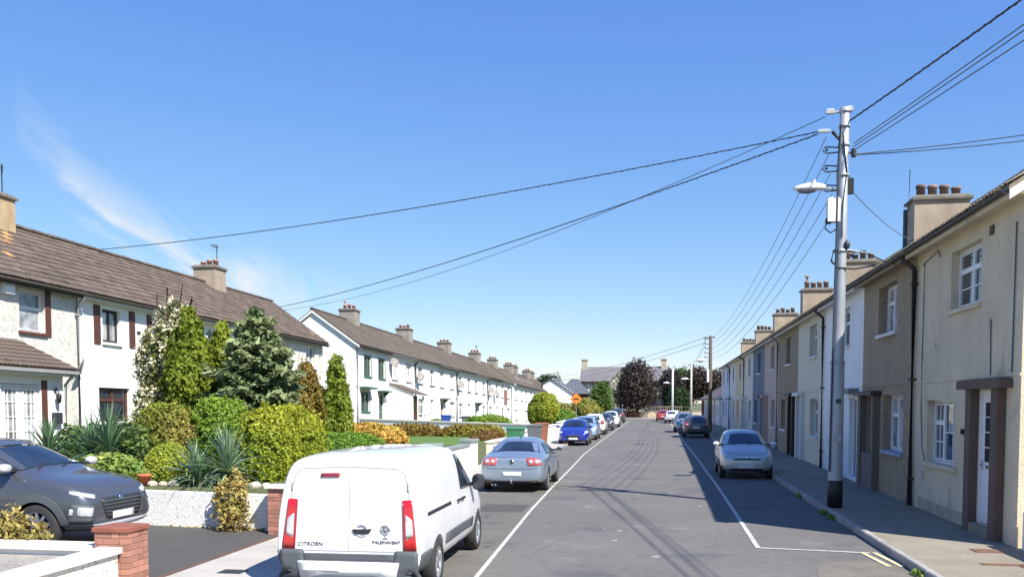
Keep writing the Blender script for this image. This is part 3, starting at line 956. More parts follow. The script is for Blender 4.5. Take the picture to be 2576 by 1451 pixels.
for c in range(int(SLn / .30)):
    for j in range(12):
        p = Vector((PX + .3, py0 - .18 + j * .318, pe + .02)) + upv * (c * .30 + .02)
        tb.add([(p.x + upv.x * v[1] + nv.x * v[2], p.y + v[0], p.z + upv.z * v[1] + nv.z * v[2]) for v in tv], tf)
o = tb.build('porch_tiles', M_TILE, porch); o['kind'] = 'stuff'
MB(xfA).box(PX + .22, PX + .25, py0 - .15, py1 + .25, pe - .18, pe - .03).build('porch_fascia', M_FASC, porch)
MB(xfA).box(PX + .02, PX + .219, py0 - .15, py1 + .25, pe - .09, pe - .06).build('porch_soffit', M_FASC, porch)
q = MB(xfA); q.box(PX + .25, PX + .34, py0 - .18, py1 + .28, pe - .10, pe - .02); q.tube([(PX + .30, py1 + .05, pe - .1), (PX + .07, py1 + .02, pe - .4), (PX + .07, py1 + .02, -.3)], .04, 8)
q.build('porch_gutter', M_GUTTERG, porch)
for (a, c) in ((1.60, 2.28), (2.30, 2.97)):
    frame_window(hA.root, xfA, a, c, -.3, pe - .45, PX - .05, [(1.0, [.72, .28])], M_UPVC, M_GLASSC, (2, 3), sash=.06, name='porch_door')
for yy in (1.18, 3.06):
    MB(xfA).box(PX, PX + .02, yy, yy + .22, -.5, pe - .3).build('timber_trim', M_BROWNW, porch)
q = MB(xfA); q.tube([(PX, 3.58, 1.86), (PX + .12, 3.58, 1.9), (PX + .14, 3.58, 1.8)], .014, 6); q.lathe([(.03, 1.80), (.075, 1.74), (.06, 1.56), (.02, 1.52)], 8, (PX + .14, 3.58, 0))
q.ball((PX + .06, 3.58, 1.92), (.03, .07, .05)); q.build('wall_lantern', M_BLACK, porch)
MB(xfA).bbox(PX, PX + .12, 3.45, 3.75, .95, 1.27, .02).build('letterbox', M_DKMETAL, porch)

# ---- second and third left-hand terraces
A2 = -math.atan(0.0444)
G2 = -0.0300


def P2(y): return (-19.1 + .0444 * (y - 55), y, 6.12 + G2 * (y - 55) - 5.2)


grp2 = 'white fronted terrace running down the left side of the street'
GR = dict(fm=M_GREENP, pm=M_GLASS, sill=M_GREENP, surr=M_GREENP, surrw=.06)
PK = dict(fm=M_UPVC, pm=M_GLASSC, sill=M_PINKP, surr=M_PINKP, surrw=.07)
GY = dict(fm=M_UPVC, pm=M_GLASS, sill=M_GREYP)
spec2 = [  # label, wall, upper window options, door material, extras
    ('white end house with pebbledashed gable and green window trim', M_WHITE2, GR, M_GREENP, 'canopy_green'),
    ('white house with pink trim, lean-to porch with brown door and satellite dish', M_WHITE, PK, M_BROWNW, 'leanto'),
    ('white house with bare grey window sills, next beyond the lean-to porch', M_WHITE, GY, M_UPVC, 'dish'),
    ('white house with a tall beige door beside a black drainpipe', M_WHITE2, PK, M_PINKP, 'canopy'),
    ('white house with a satellite dish beside the drainpipe below its eaves', M_WHITE, GY, M_UPVC, 'dish'),
    ('white house with a pale blue door standing over a blue bin', M_WHITE, GY, mat('pale_blue_door', (.30, .40, .55), .5, .05, 3), 'canopy'),
    ('white house with two satellite dishes under the eaves mid-way along the far row', M_WHITE2, GY, M_UPVC, 'dish2'),
    ('white house at the far end of the longer left terrace with a reddish hung panel', M_WHITE, PK, M_BROWNW, 'panel'),
]
W6 = 6.1
yy = 55.0
hs2 = []
for i, (lab, wm, wo, dm, ex) in enumerate(spec2):
    P = P2(yy)
    far = i > 3
    up = [(.75, 2.0, 3.40, 4.70, wo), (4.0, 5.25, 3.40, 4.70, wo)]
    if i == 0: up = [(1.45, 2.75, 3.30, 4.66, wo), (4.15, 5.45, 3.30, 4.66, wo)]
    low = [(.9, 2.4, .95, 2.2, wo)] if i % 2 == 0 else [(4.0, 5.4, .95, 2.2, wo)]
    dr = [(4.15, 5.15, .0, 2.25, dict(m=dm, fm=dm, rev=.14))] if i % 2 == 0 else [(1.0, 2.0, .0, 2.25, dict(m=dm, fm=dm, rev=.14))]
    h_ = House('terraced_house', lab, grp2, P, A2, G2, W6, 5.2, wm, M_TILEG, rise=2.3, half=2.95, tiles='stuff', ends=(i == 0, i == 7), wins=up + low, doors=dr,
               fascm=M_FASC if i % 3 else M_GREYP, guttm=M_GUTTERG if i % 2 else M_GUTTER, gable=M_FASC, base=-1.2)
    hs2.append(h_)
    if i % 2 == 0:
        h_.chimney(W6 + .05, 1.15, 1.1, 5.2 + 3.0, M_CHIMG, x=-2.9, pots=3, along='x', zb=5.2 + 1.2, cowl=(0,) if i == 0 else (), aerial=.9 if i == 6 else False)
    h_.pipe(W6 - .1 if i % 2 else .1, M_GUTTER if i % 2 else M_GUTTERG, .045)
    dy0, dy1 = dr[0][0], dr[0][1]
    if ex.startswith('canopy'):
        cm = M_GREENP if 'green' in ex else M_GREYP
        MB(h_.xf).bbox(.002, .55, dy0 - .25, dy1 + .25, 2.36, 2.46, .02).build('door_canopy', cm, h_.root)
        q = MB(h_.xf)
        for e in (dy0 - .12, dy1 + .06): q.prism([(.003, 2.0), (.003, 2.358), (.42, 2.358)], 'y', e, e + .06)
        q.build('canopy_bracket', cm, h_.root)
    if ex == 'canopy_green':
        MB(h_.xf).bbox(.002, .55, .55, 2.5, 2.45, 2.57, .02).build('window_canopy', cm, h_.root)
    if ex == 'leanto':
        q = MB(h_.xf); q.prism([(.02, 3.1), (2.0, 2.35), (2.0, 2.27), (.02, 3.0)], 'y', .15, 3.0); q.build('porch_roof', M_TILEG, h_.root)
        q = MB(h_.xf); q.box(1.65, 1.75, 2.75, 2.87, -.5, 2.25); q.build('porch_post', M_WHITE2, h_.root)
        q = MB(h_.xf); q.box(.002, 1.75, .25, .37, -.5, 2.3); q.prism([(.0, 2.3), (.0, 3.0), (1.75, 2.36), (1.75, 2.3)], 'y', .25, .37); q.build('porch_wall', M_WHITE2, h_.root)
        panel_door(h_.root, lambda x, y, z: h_.xf(x, y, z), .5, 1.5, 0, 2.2, 1.66, M_BROWNW, M_BROWNW, M_GLASS)
    if 'dish' in ex or ex == 'leanto':
        dish(h_, .35, .05, 4.5 if ex == 'leanto' else 3.9, .36, -.6)
    if ex == 'dish2': dish(h_, 3.0, .05, 3.6, .34, -.6)
    if ex == 'panel': MB(h_.xf).box(.002, .05, 2.2, 3.8, 2.6, 4.3).build('hung_panel', mat('hung_tile', (.28, .13, .10), .8, .1, 4), h_.root)
    yy += W6 * math.cos(A2)
spec3 = [('white house with a gap before it, nearest of the furthest left terrace', M_WHITE2), ('white house of the furthest left terrace behind the flat garden bush', M_WHITE),
         ('white house of the furthest left terrace with a black door', M_WHITE), ('white house of the furthest left terrace behind the golden round tree', M_WHITE2),
         ('white last house of the furthest left terrace beside the gabled house', M_WHITE)]
yy = 105.5
for i, (lab, wm) in enumerate(spec3):
    P = P2(yy)
    wo = [GY, PK, GY, GY, PK][i]
    h_ = House('terraced_house', lab, 'furthest white terrace on the left', P, A2, G2, 6.3, 5.2, wm, M_TILEG, rise=2.2, half=2.9, tiles='stuff', ends=(i == 0, i == 4),
               wins=[(.8, 2.0, 3.4, 4.7, wo), (4.2, 5.4, 3.4, 4.7, wo), (.8, 2.3, .95, 2.2, wo)], doors=[(4.2, 5.2, 0, 2.2, dict(m=[M_UPVC, M_BROWNW, M_BLACK, M_GREYP, M_UPVC][i], fm=M_UPVC))],
               fascm=M_FASC, guttm=M_GUTTER, base=-1.2)
    h_.chimney(.9 + (i % 2) * 3, 1.1, 1.1, 5.2 + 2.95, M_CHIMG, x=-2.85, pots=3, along='x', zb=6.3)
    if i in (1, 2):   # roof windows catching the light
        for k in range(2):
            t0 = .45; up3 = Vector((-3.2, 0, 2.2)).normalized()
            q = MB(h_.xf)
            for (u0, u1) in ((1.4, 2.2),):
                a = [(.3 + up3.x * u, y_, 5.23 + up3.z * u + .09) for u in (u0, u1) for y_ in (1.3 + k * 2.6, 2.1 + k * 2.6)]
                q.add(a + [(p[0] - .04, p[1], p[2] - .09) for p in a], [(0, 1, 3, 2), (0, 4, 5, 1), (1, 5, 7, 3), (3, 7, 6, 2), (2, 6, 4, 0)])
            q.build('roof_window', M_GLASSW, h_.root)
    yy += 6.3 * math.cos(A2)

# ---- right-hand terrace: fronts on the pavement, in shade
seam = [15.15, 21.22, 26.58, 32.83, 39.04, 45.6, 51.86, 58.54, 64.6, 72.47, 78.58, 85.27, 90.0]


def RX(y): return 5.55 + .0095 * y


AR = math.pi - 0.0095
MR = [mat('cream_roughcast', (.64, .545, .385), .92, .10, .9, 1.0, 24, streak=.07, fine=.06, spots=[((.48, .40, .28), 1.6, .26), ((.40, .34, .24), 13, .22)]), mat('brown_roughcast', (.34, .265, .175), .92, .08, .9, 1.0, 26, spots=[((.19, .15, .10), 14, .40)], streak=.12),
      mat('white_painted_render', (.82, .82, .82), .85, .05, .9, .3, 40, streak=.06), mat('pale_green_cream_render', (.62, .60, .47), .9, .05, .9, .3, 40, streak=.04),
      mat('brown_roughcast_far', (.31, .25, .165), .92, .08, .9, 1.0, 26, spots=[((.2, .16, .11), 12, .4)]), mat('pinkish_beige_render', (.50, .405, .335), .9, .05, .9, .3, 40),
      mat('blue_grey_render', (.155, .195, .24), .9, .05, .9, .3, 40), mat('cream_white_render', (.66, .63, .55), .9, .05, .9, .3, 40), mat('yellow_cream_render', (.66, .57, .39), .9, .05, .9, .3, 40),
      mat('off_white_render', (.68, .66, .60), .9, .05, .9, .3, 40), mat('pale_blue_render', (.55, .61, .70), .9, .05, .9, .3, 40), mat('grey_white_render', (.60, .60, .60), .9, .05, .9, .3, 40)]
labR = ['cream roughcast house with brown stone door surround, nearest on the right', 'brown roughcast house with dark door canopy beside the cream house',
        'white painted house directly behind the tall galvanised pole', 'pale greenish cream house with a white sill and black drainpipe at its near edge',
        'brown house with a recessed dark doorway beyond the pale greenish one', 'pinkish beige house between the brown and blue-grey fronts', 'blue-grey painted house in the shaded right terrace',
        'cream white house just past the blue-grey front', 'yellowish cream house in the far part of the right terrace', 'off-white house in the far part of the right terrace',
        'pale blue house next to the end of the right terrace', 'grey white end house of the right terrace beside the wooden pole']
grpR = 'terrace of two-storey houses on the right pavement'
hR = []
trimR = [M_SURR, M_DKBROWN, M_GREYP, M_FASC, M_DKBROWN, M_PINKP, M_BLACK, M_FASC, M_FASC, M_GREYP, M_GREYP, M_GREYP]
for i in range(12):
    ya, yb = seam[i], seam[i + 1]
    W = yb - ya
    P = (RX(yb), yb, .105)
    near_door = (i % 2 == 0)
    lw = dict(fm=M_UPVC, pm=M_GLASS, sill=M_FASC, rev=.2)
    uw = dict(fm=M_UPVC, pm=M_GLASS, sill=M_FASC, rev=.2)
    if i == 0:
        wins = [(2.42, 4.12, 4.10, 5.24, dict(layout=W2, sill=MR[0], rev=.15, bars=(0, 1))), (1.02, 2.84, 1.05, 2.36, dict(layout=WB, sill=MR[0], rev=.15, bars=(1, 1), sillw=.22))]
        drs = [(4.22, 5.18, .19, 2.52, dict(m=M_UPVC, fm=M_UPVC, glass=M_GLASS, panes=(2, 4), hs=-1, rev=.02))]
    elif i == 1:
        wins = [(1.78, 3.66, 4.06, 5.30, dict(rev=.22, layout=WB, pm=M_GLASSC)), (2.50, 4.42, 1.10, 2.50, dict(rev=.2, sill=mat('blue_grey_sill', (.27, .33, .42), .7, .1, 4), layout=WB, pm=M_GLASSC))]
        drs = [(.72, 1.78, .10, 2.48, dict(m=M_DKBROWN, fm=M_FASC, rev=.3))]
    else:
        if near_door:
            wins = [(W * .42, W * .42 + 1.7, 4.05, 5.25, uw), (W * .18, W * .18 + 1.6, 1.05, 2.45, lw)]; drs = [(W * .72, W * .72 + 1.05, .1, 2.45, dict(m=[M_UPVC, M_BLACK, M_GREYP][i % 3], fm=M_UPVC, rev=.14))]
        else:
            wins = [(W * .46, W * .46 + 1.7, 4.05, 5.25, uw), (W * .52, W * .52 + 1.8, 1.05, 2.45, lw)]; drs = [(W * .10, W * .10 + 1.05, .1, 2.45, dict(m=[M_UPVC, M_BROWNW, M_GREYP][i % 3], fm=M_FASC, rev=.2))]
    h_ = House('terraced_house', labR[i], grpR, P, AR, 0, W, 5.66, MR[i], M_TILER, rise=2.10, half=2.95, tiles='stuff' if i < 6 else None, ends=(i == 11, i == 0), wins=wins, doors=drs,
               fascm=MR[i] if i in (0, 1, 3, 8) else M_FASC, guttm=M_GUTTER, gable=M_FASC, revl=.26 if i < 2 else .18, base=-.15)
    hR.append(h_)
    d0, d1 = drs[0][0], drs[0][1]
    if i > 1:
        sm = trimR[i]
        MB(h_.xf).bbox(.002, .30, d0 - .25, d1 + .25, 2.58, 2.72, .02).build('door_canopy', sm, h_.root)
        if i in (3, 4, 5, 7):
            q = MB(h_.xf); q.box(.002, .16, d0 - .2, d0 - .02, 0, 2.578); q.box(.002, .16, d1 + .02, d1 + .2, 0, 2.578); q.build('door_surround', sm, h_.root)
    # plain band between the storeys and plinth
    MB(h_.xf).box(.001, .022, 0.002, W - .002, 2.74, 2.79).build('string_course', MR[i], h_.root)
for (i, yl) in ((0, .06), (2, .08), (4, .05), (7, .1), (9, .1)):
    hR[i].pipe(yl, M_GUTTER if i != 4 else M_GUTTERG, .06 if i == 0 else .05)
# first house: heavy brown surround, step, cables
h0 = hR[0]
for (a, c) in ((3.92, 4.20), (5.20, 5.48)):
    MB(h0.xf).bbox(.003, .15, a, c, .0, 2.55, .01).build('surround_pier', M_SURR, h0.root)
MB(h0.xf).bbox(.003, .22, 3.62, 5.74, 2.552, 2.72, .03).build('surround_lintel', M_SURR, h0.root)
MB(h0.xf).bbox(.003, .14, 4.205, 5.195, .0, .17, .012).build('door_step', M_CONCR, h0.root)
MB(h0.xf).box(.003, .012, .5, 3.9, .02, .24).build('plinth', mat('damp_plinth', (.42, .36, .26), .9, .2, 3), h0.root)
q = MB(h0.xf); q.tube([(.02, .62, 5.35), (.02, .64, 4.6), (.02, .60, 3.2), (.02, .62, 2.2), (.02, .75, 1.35), (.02, 1.0, 1.0)], .010, 5); q.build('wall_cable', M_WIREG, h0.root)
q = MB(h0.xf); q.tube([(.015, 4.75, 2.72), (.015, 4.7, 3.75)], .010, 5); q.build('wall_cable', M_WIREG, h0.root)
q = MB(h0.xf); q.tube([(.02, 5.75, 5.2), (.02, 5.72, 2.8)], .012, 5); q.build('wall_cable', M_WIREG, h0.root)
q = MB(h0.xf); q.tube([(.02, .5, 5.30), (.02, 1.6, 5.44), (.02, 1.75, 5.28)], .010, 5); q.build('wall_cable', M_WIREG, h0.root)
MB(h0.xf).bbox(.002, .03, 4.55, 4.72, 5.2, 5.36, .008).build('wall_vent', M_SURR, h0.root)
MB(h0.xf).bbox(.002, .05, 3.35, 3.43, 1.72, 1.82, .01).build('door_bell', M_BLACK, h0.root)
MB(h0.xf).bbox(.002, .03, .75, .9, .62, .84, .01).build('meter_lid', mat('meter_lid', (.5, .45, .35), .7, .1, 3), h0.root)
h1 = hR[1]
for (a, c) in ((.28, .62), (1.88, 2.14)):
    MB(h1.xf).bbox(.003, .18, a, c, .0, 2.50, .01).build('surround_pier', mat('surround_grey_brown', (.17, .14, .105), .9, .12, 2), h1.root)
MB(h1.xf).bbox(.003, .28, .10, 2.30, 2.502, 2.62, .03).build('surround_lintel', M_DKBROWN, h1.root)
MB(h1.xf).bbox(.003, .14, .64, 1.86, .0, .95, .01).build('half_door', mat('half_door', (.14, .12, .10), .7, .12, 4), h1.root)
for i, (hi, xc, zt, lx) in enumerate([(1, -1.88, 7.85, 1.42), (3, -2.35, 8.05, 1.42), (4, -1.72, 7.72, 1.38), (6, -1.92, 7.8, 1.4), (8, -2.1, 7.85, 1.3), (10, -2.1, 7.8, 1.3)]):
    hh = hR[hi]
    c = hh.chimney(0.05, lx, .80, zt, M_CHIM, x=xc, pots=4, along='x', zb=6.2, cowl=(3,) if i in (2,) else (), potm=M_POTD)
    if i == 0:
        q = MB(hh.xf); q.tube([(xc + lx / 2 + .06, -.3, 6.6), (xc + lx / 2 + .06, -.3, zt - .1)], .05, 6); q.tube([(xc + lx / 2 + .03, .0, zt - .2), (xc + lx / 2 + .03, .0, zt + .95)], .012, 5)
        q.build('flue_pipe', mat('green_pipe', (.05, .13, .15), .5, .1, 3), c)
# low white wall beyond the end of the row (mostly outside the frame)
o = MB().bbox(5.72, 5.9, 9, 15.0, .1, .72, .02).build('low_wall', M_WHITE)
tag(o, 'low white wall just past the end of the cream house', 'wall')

# ------------------------------------------------------------------ garden walls and piers on the left


def brick_pier(name, label, cx, cy, w, h, z0, cap, group=None):
    root = empty(name, (cx, cy, z0), label, 'gate pier', group)
    MB().box(-w / 2 + .012, w / 2 - .012, -w / 2 + .012, w / 2 - .012, 0, h - .01).build('core', M_MORTAR, root)
    bl, bh, jt = .215, .065, .010
    full = MB().bbox(0, bl, 0, .1025, 0, bh, .004).mesh('brick', M_BRICK)
    half = MB().bbox(0, .1025, 0, .1025, 0, bh, .004).mesh('brick', M_BRICK)
    nc = int((h - .01) / (bh + jt))
    n = max(2, round(w / (.1025 + jt)))

    def put(me, x, y, z, r):
        o = bpy.data.objects.new('brick', me); COL.objects.link(o); o.parent = root
        o.location = (x + random.uniform(-.002, .002), y + random.uniform(-.002, .002), z); o.rotation_euler = (0, 0, r)
    for c in range(nc):
        z = .004 + c * (bh + jt)
        for s_ in range(4):
            r = s_ * math.pi / 2
            ca, sa = math.cos(r), math.sin(r)
            x = -w / 2 + (0 if c % 2 else .1025 + jt)
            end = w / 2 - (.1025 + jt if c % 2 else 0)
            while x < end - .05:
                L_ = min(bl, end - x)
                me = full if L_ > .16 else half
                lx, ly = x, -w / 2
                put(me, lx * ca - ly * sa, lx * sa + ly * ca, z, r)
                x += (bl if L_ > .16 else .1025) + jt
    top = nc * (bh + jt)
    q = MB()
    if cap == 'brick':
        q.bbox(-w / 2 - .02, w / 2 + .02, -w / 2 - .02, w / 2 + .02, top, top + .055, .006)
        q.build('cap_course', mat('brick_cap', (.26, .085, .055), .9, .2, 5, .4, 60), root)
    else:
        q.bbox(-w / 2 - .05, w / 2 + .05, -w / 2 - .05, w / 2 + .05, top, top + .05, .012)
        q.build('cap', M_COPE, root)
    return root


brick_pier('brick_pier', 'low red brick pier at the driveway mouth in the bottom left corner', -6.52, 10.0, .44, .80, .10, 'brick', 'brick piers either side of the driveway')
brick_pier('brick_pier', 'slim red brick pier with white cap behind the left tail lamp of the van', -6.52, 14.72, .33, .86, .10, 'cap', 'brick piers either side of the driveway')


def wall_thing(name, label, cat, pts, th, z0, z1, wm, cm, cover=.05, ch=.07, group=None, slope=None):
    """garden wall along pts (x, y) with a projecting coping; z1 may be a list of tops"""
    root = empty(name, (*pts[0], 0), label, cat, group)
    ox, oy = pts[0]
    zs = z1 if isinstance(z1, (list, tuple)) else [z1] * len(pts)
    b, c = MB(), MB()
    for i in range(len(pts) - 1):
        a, e = Vector((pts[i][0] - ox, pts[i][1] - oy)), Vector((pts[i + 1][0] - ox, pts[i + 1][1] - oy))
        d = (e - a).normalized(); n = Vector((-d.y, d.x))
        for (mb_, t, lo, hi, dl) in ((b, th / 2, None, 0, 0), (c, th / 2 + cover, 0, ch, .03)):
            vs = []
            for (p, z, sg) in ((a, zs[i], -1), (e, zs[i + 1], 1)):
                p2 = p + d * (sg * dl)
                for s_ in (-1, 1):
                    q = p2 + n * (t * s_)
                    vs += [(q.x, q.y, z0 if lo is None else z + lo), (q.x, q.y, z + hi)]
            mb_.add(vs, [(0, 1, 3, 2), (4, 6, 7, 5), (0, 4, 5, 1), (2, 3, 7, 6), (1, 5, 7, 3), (0, 2, 6, 4)])
    b.build('wall_face', wm, root, fixn=True)
    if cm: c.build('coping', cm, root, fixn=True)
    return root


wall_thing('garden_wall', 'white pebbledash retaining wall along the far side of the driveway', 'wall', [(-16, 15.12), (-6.7, 15.0)], .22, 0, [.92, .76], M_PEBW, None)
wall_thing('garden_wall', 'pebbledash street wall with cream coping running from the near brick pier', 'wall', [(-6.52, 9.76), (-6.52, 4)], .20, .05, .60, M_PEBH, M_COPE)
wall_thing('garden_wall', 'white coped wall dividing the gravel bed from the driveway behind the near pier', 'wall', [(-6.76, 9.98), (-15, 9.98)], .20, .05, .60, M_WHITE2, M_COPE)
g_ = MB().box(-15, -6.64, 4, 9.86, .3, .53)
tag(structure(g_, 'gravel_bed', M_GRAVEL), None, None, None, 'structure')
wall_thing('garden_wall', 'white street wall behind the lime hedge, mostly hidden by the van', 'wall', [(-6.55, 14.9), (-6.55, 24.6)], .20, .05, .86, M_WHITE2, M_COPE)
# neighbour's white wall with grey capped piers
wall_thing('garden_wall', 'white street wall with grey coping ahead of the silver blue saloon', 'wall', [(-6.55, 25.6), (-6.55, 30.4)], .20, .05, .92, M_WHITE, M_COPEG)


def pier(label, x, y, w, h, wm, cm, group=None, z0=.05):
    r = empty('wall_pier', (x, y, z0), label, 'gate pier', group)
    MB().box(-w / 2, w / 2, -w / 2, w / 2, 0, h).build('shaft', wm, r)
    MB().bbox(-w / 2 - .05, w / 2 + .05, -w / 2 - .05, w / 2 + .05, h, h + .09, .03).build('cap', cm, r)
    return r


pier('white pier with broad grey cap at the start of the white street wall', -6.5, 25.3, .50, 1.08, M_WHITE, M_COPEG, 'white piers with grey caps')
pier('white pier with grey cap at the far end of the grey coped wall', -6.5, 30.7, .50, 1.0, M_WHITE, M_COPEG, 'white piers with grey caps')
wall_thing('garden_wall', 'cream tinted low wall below the red-brown hedge', 'wall', [(-6.55, 34.5), (-6.55, 41)], .20, .05, [.82, .80], M_CREAMW, M_COPE)
wall_thing('garden_wall', 'white street wall beside the green wheelie bin', 'wall', [(-6.55, 41.3), (-6.55, 58)], .20, .05, [.95, .95], M_WHITE, M_COPE)
wall_thing('garden_wall', 'white wall crossing the gardens behind the red-brown hedge', 'wall', [(-18.5, 54.0), (-6.7, 50.0)], .20, -.2, [1.35, 1.12], M_WHITE, M_COPE)
wall_thing('garden_wall', 'white street wall behind the blue hatchback', 'wall', [(-6.55, 60), (-6.55, 80)], .20, .05, [1.05, 1.05], M_WHITE, M_COPE)
wall_thing('garden_wall', 'white street wall beyond the golden round tree', 'wall', [(-6.55, 81), (-6.55, 122)], .20, .05, [1.05, 1.0], M_WHITE2, M_COPE)
# small rocks edging the bed behind the driveway wall
for i, (x, y, r) in enumerate([(-9.34, 15.34, .10), (-9.14, 15.36, .09), (-8.95, 15.40, .11), (-10.05, 15.40, .10), (-7.3, 15.35, .12), (-7.05, 15.3, .1)]):
    b = MB(); b.ball((0, 0, .03), (r, r * .8, r * .62), 8, 6)
    b.v = [(p[0] * random.uniform(.85, 1.15), p[1] * random.uniform(.85, 1.15), p[2] * random.uniform(.9, 1.1)) for p in b.v]
    b.sm = [False] * len(b.sm)
    o = b.build('rock', M_ROCK, loc=(x, y, .86))
    tag(o, ['pale stone first to the right of the terracotta pot', 'pale stone second to the right of the terracotta pot', 'pale stone third to the right of the terracotta pot', 'pale stone left of the terracotta pot', 'pale stone left of the far brick pier under the lime hedge', 'pale stone closest to the white cap of the far brick pier'][i], 'rock', 'stones edging the bed')
b = MB(); b.lathe([(0, 0), (.085, 0), (.115, .16), (.13, .165), (.13, .20), (.115, .20), (.105, .17), (0, .165)], 18)
pt = b.build('flower_pot', M_TERRA, loc=(-9.52, 15.38, .87)); tag(pt, 'small terracotta pot on the driveway wall beside the green dome bush', 'flower pot')

# ------------------------------------------------------------------ plants


def quads_obj(name, P, m, parent, tone=None, tint=None, tri=False):
    n, k = P.shape[0], P.shape[1]
    me = bpy.data.meshes.new(name)
    me.vertices.add(n * k); me.vertices.foreach_set('co', P.reshape(-1).astype(np.float32))
    me.loops.add(n * k); me.loops.foreach_set('vertex_index', np.arange(n * k, dtype=np.int32))
    me.polygons.add(n); me.polygons.foreach_set('loop_start', np.arange(0, n * k, k, dtype=np.int32))
    me.update(calc_edges=True)
    for nm, arr in (('tone', tone), ('tint', tint)):
        if arr is not None:
            a = me.attributes.new(nm, 'FLOAT', 'FACE'); a.data.foreach_set('value', np.clip(arr, 0, 1).astype(np.float32))
    me.materials.append(m)
    me.validate()
    o = bpy.data.objects.new(name, me); COL.objects.link(o)
    if parent: o.parent = parent
    return o


def unit(v): return v / np.maximum(np.linalg.norm(v, axis=-1, keepdims=True), 1e-9)


def leaf_quads(C, Nn, size, asp=1.0, jit=.7, up=None):
    """pointed leaf faces at C facing roughly Nn; up = preferred long direction"""
    n = len(C)
    N1 = unit(Nn + RNG.normal(0, jit, (n, 3)))
    T = RNG.normal(0, 1, (n, 3)) if up is None else up + RNG.normal(0, .35, (n, 3))
    T = unit(T - N1 * (T * N1).sum(1, keepdims=True))
    B = np.cross(N1, T)
    s = size * RNG.uniform(.42, 1.6, (n, 1))
    a, b = T * s * asp, B * s * .5
    return np.stack([C - a * .5, C + b - a * .05, C + a * .55, C - b - a * .05], 1)


def lump(D, seed, k=3):
    r = np.random.default_rng(seed)
    f = np.zeros(len(D))
    for i in range(7):
        w = r.normal(0, 1, 3) * k * (1 + .35 * i); f += np.sin(D @ w + r.uniform(0, 6)) / (1 + .5 * i)
    return f / 2.2


def blob_points(parts, n, depth=.22, rough=.10, seed=1, k=3.0):
    """points in the outer layer of a union of rounded bodies; parts = [(centre, radii, power)]"""
    area = np.array([p[1][0] * p[1][1] + p[1][0] * p[1][2] + p[1][1] * p[1][2] for p in parts]); area = area / area.sum()
    Cs, Ns, Ls = [], [], []
    for i, (c, r, pw) in enumerate(parts):
        m = int(n * area[i]) + 1
        D = unit(RNG.normal(0, 1, (m, 3)))
        rad = 1.0 / (np.abs(D) ** pw).sum(1) ** (1.0 / pw)
        L_ = lump(D, seed + i, k)
        f = rad * (1 + rough * L_) * (1 - depth * RNG.random(m) ** 1.6)
        P = D * f[:, None] * np.array(r) + np.array(c)
        keep = np.ones(m, bool)
        for j, (c2, r2, pw2) in enumerate(parts):
            if j == i: continue
            q = (np.abs((P - np.array(c2)) / np.array(r2)) ** pw2).sum(1) ** (1 / pw2)
            keep &= q > .78
        Nn = unit(np.sign(D) * np.abs(D * rad[:, None]) ** (pw - 1) / np.array(r))
        Cs.append(P[keep]); Ns.append(Nn[keep]); Ls.append(L_[keep])
    return np.concatenate(Cs), np.concatenate(Ns), np.concatenate(Ls)


def stems(root, pts, m, r=.02, name='stem'):
    b = MB()
    for p in pts: b.tube(p, r, 6, r2=r * .45)
    return b.build(name, m, root)


def bush(name, label, cat, P, parts, n, size, m, group=None, asp=1.3, depth=.25, rough=.10, seed=1, up=None, zmin=None, stem=True, tint=None, k=3.0, jit=.7, core=None, whisk=0):
    root = empty(name, P, label, cat, group)
    C, Nn, L_ = blob_points(parts, n, depth, rough, seed, k)
    if whisk:      # stray shoots beyond the clipped face, and thin places in it
        r_ = np.random.default_rng(seed + 99)
        for c0 in C[r_.choice(len(C), whisk // 3, replace=False)]:
            kp = ((C - c0) ** 2).sum(1) > r_.uniform(.04, .10) ** 2
            C, Nn, L_ = (C[kp], Nn[kp], L_[kp]) if kp.sum() > 500 else (C, Nn, L_)
        idx = r_.choice(len(C), whisk, replace=False)
        m_ = 16
        t = r_.random((len(idx) * m_, 1))
        ax = unit(np.repeat(Nn[idx], m_, 0) + np.repeat(r_.normal(0, .5, (len(idx), 3)), m_, 0) + [0, 0, .45])
        ln = np.repeat(r_.uniform(.05, .17, (len(idx), 1)), m_, 0)
        C = np.concatenate([C, np.repeat(C[idx], m_, 0) + ax * t * ln + r_.normal(0, .012, (len(idx) * m_, 3))])
        Nn = np.concatenate([Nn, np.repeat(Nn[idx], m_, 0)]); L_ = np.concatenate([L_, np.repeat(L_[idx], m_) + .35])
    if zmin is not None:
        kp = C[:, 2] > zmin; C, Nn, L_ = C[kp], Nn[kp], L_[kp]
    u = None
    if up is not None: u = np.array(up)[None, :] + Nn * .5
    Q = leaf_quads(C, Nn, size, asp, jit, u)
    tone = .5 + .22 * L_ + RNG.normal(0, .2, len(C))
    ti = None
    if tint is not None: ti = np.clip(tint(C, Nn) + RNG.normal(0, .12, len(C)), 0, 1)
    quads_obj('foliage', Q, m, root, tone, ti)
    if core:
        b = MB()
        for (c, r, pw) in parts: b.ball(c, (r[0] * core, r[1] * core, r[2] * core), 14, 10, 2.0 / pw)
        b.build('inner_foliage', m, root)
    if stem:
        lo = min(p[0][2] - p[1][2] for p in parts)
        ps = []
        for i in range(5):
            c = parts[i % len(parts)]
            a = i * 1.3
            ps.append([(c[0][0] * .4 + .05 * math.cos(a), c[0][1] * .4 + .05 * math.sin(a), min(0, lo)), (c[0][0] * .8 + .3 * c[1][0] * math.cos(a), c[0][1] * .8 + .3 * c[1][1] * math.sin(a), c[0][2]),
                       (c[0][0] + .6 * c[1][0] * math.cos(a), c[0][1] + .6 * c[1][1] * math.sin(a), c[0][2] + .5 * c[1][2])])
        stems(root, ps, M_BARK, .025)
    return root


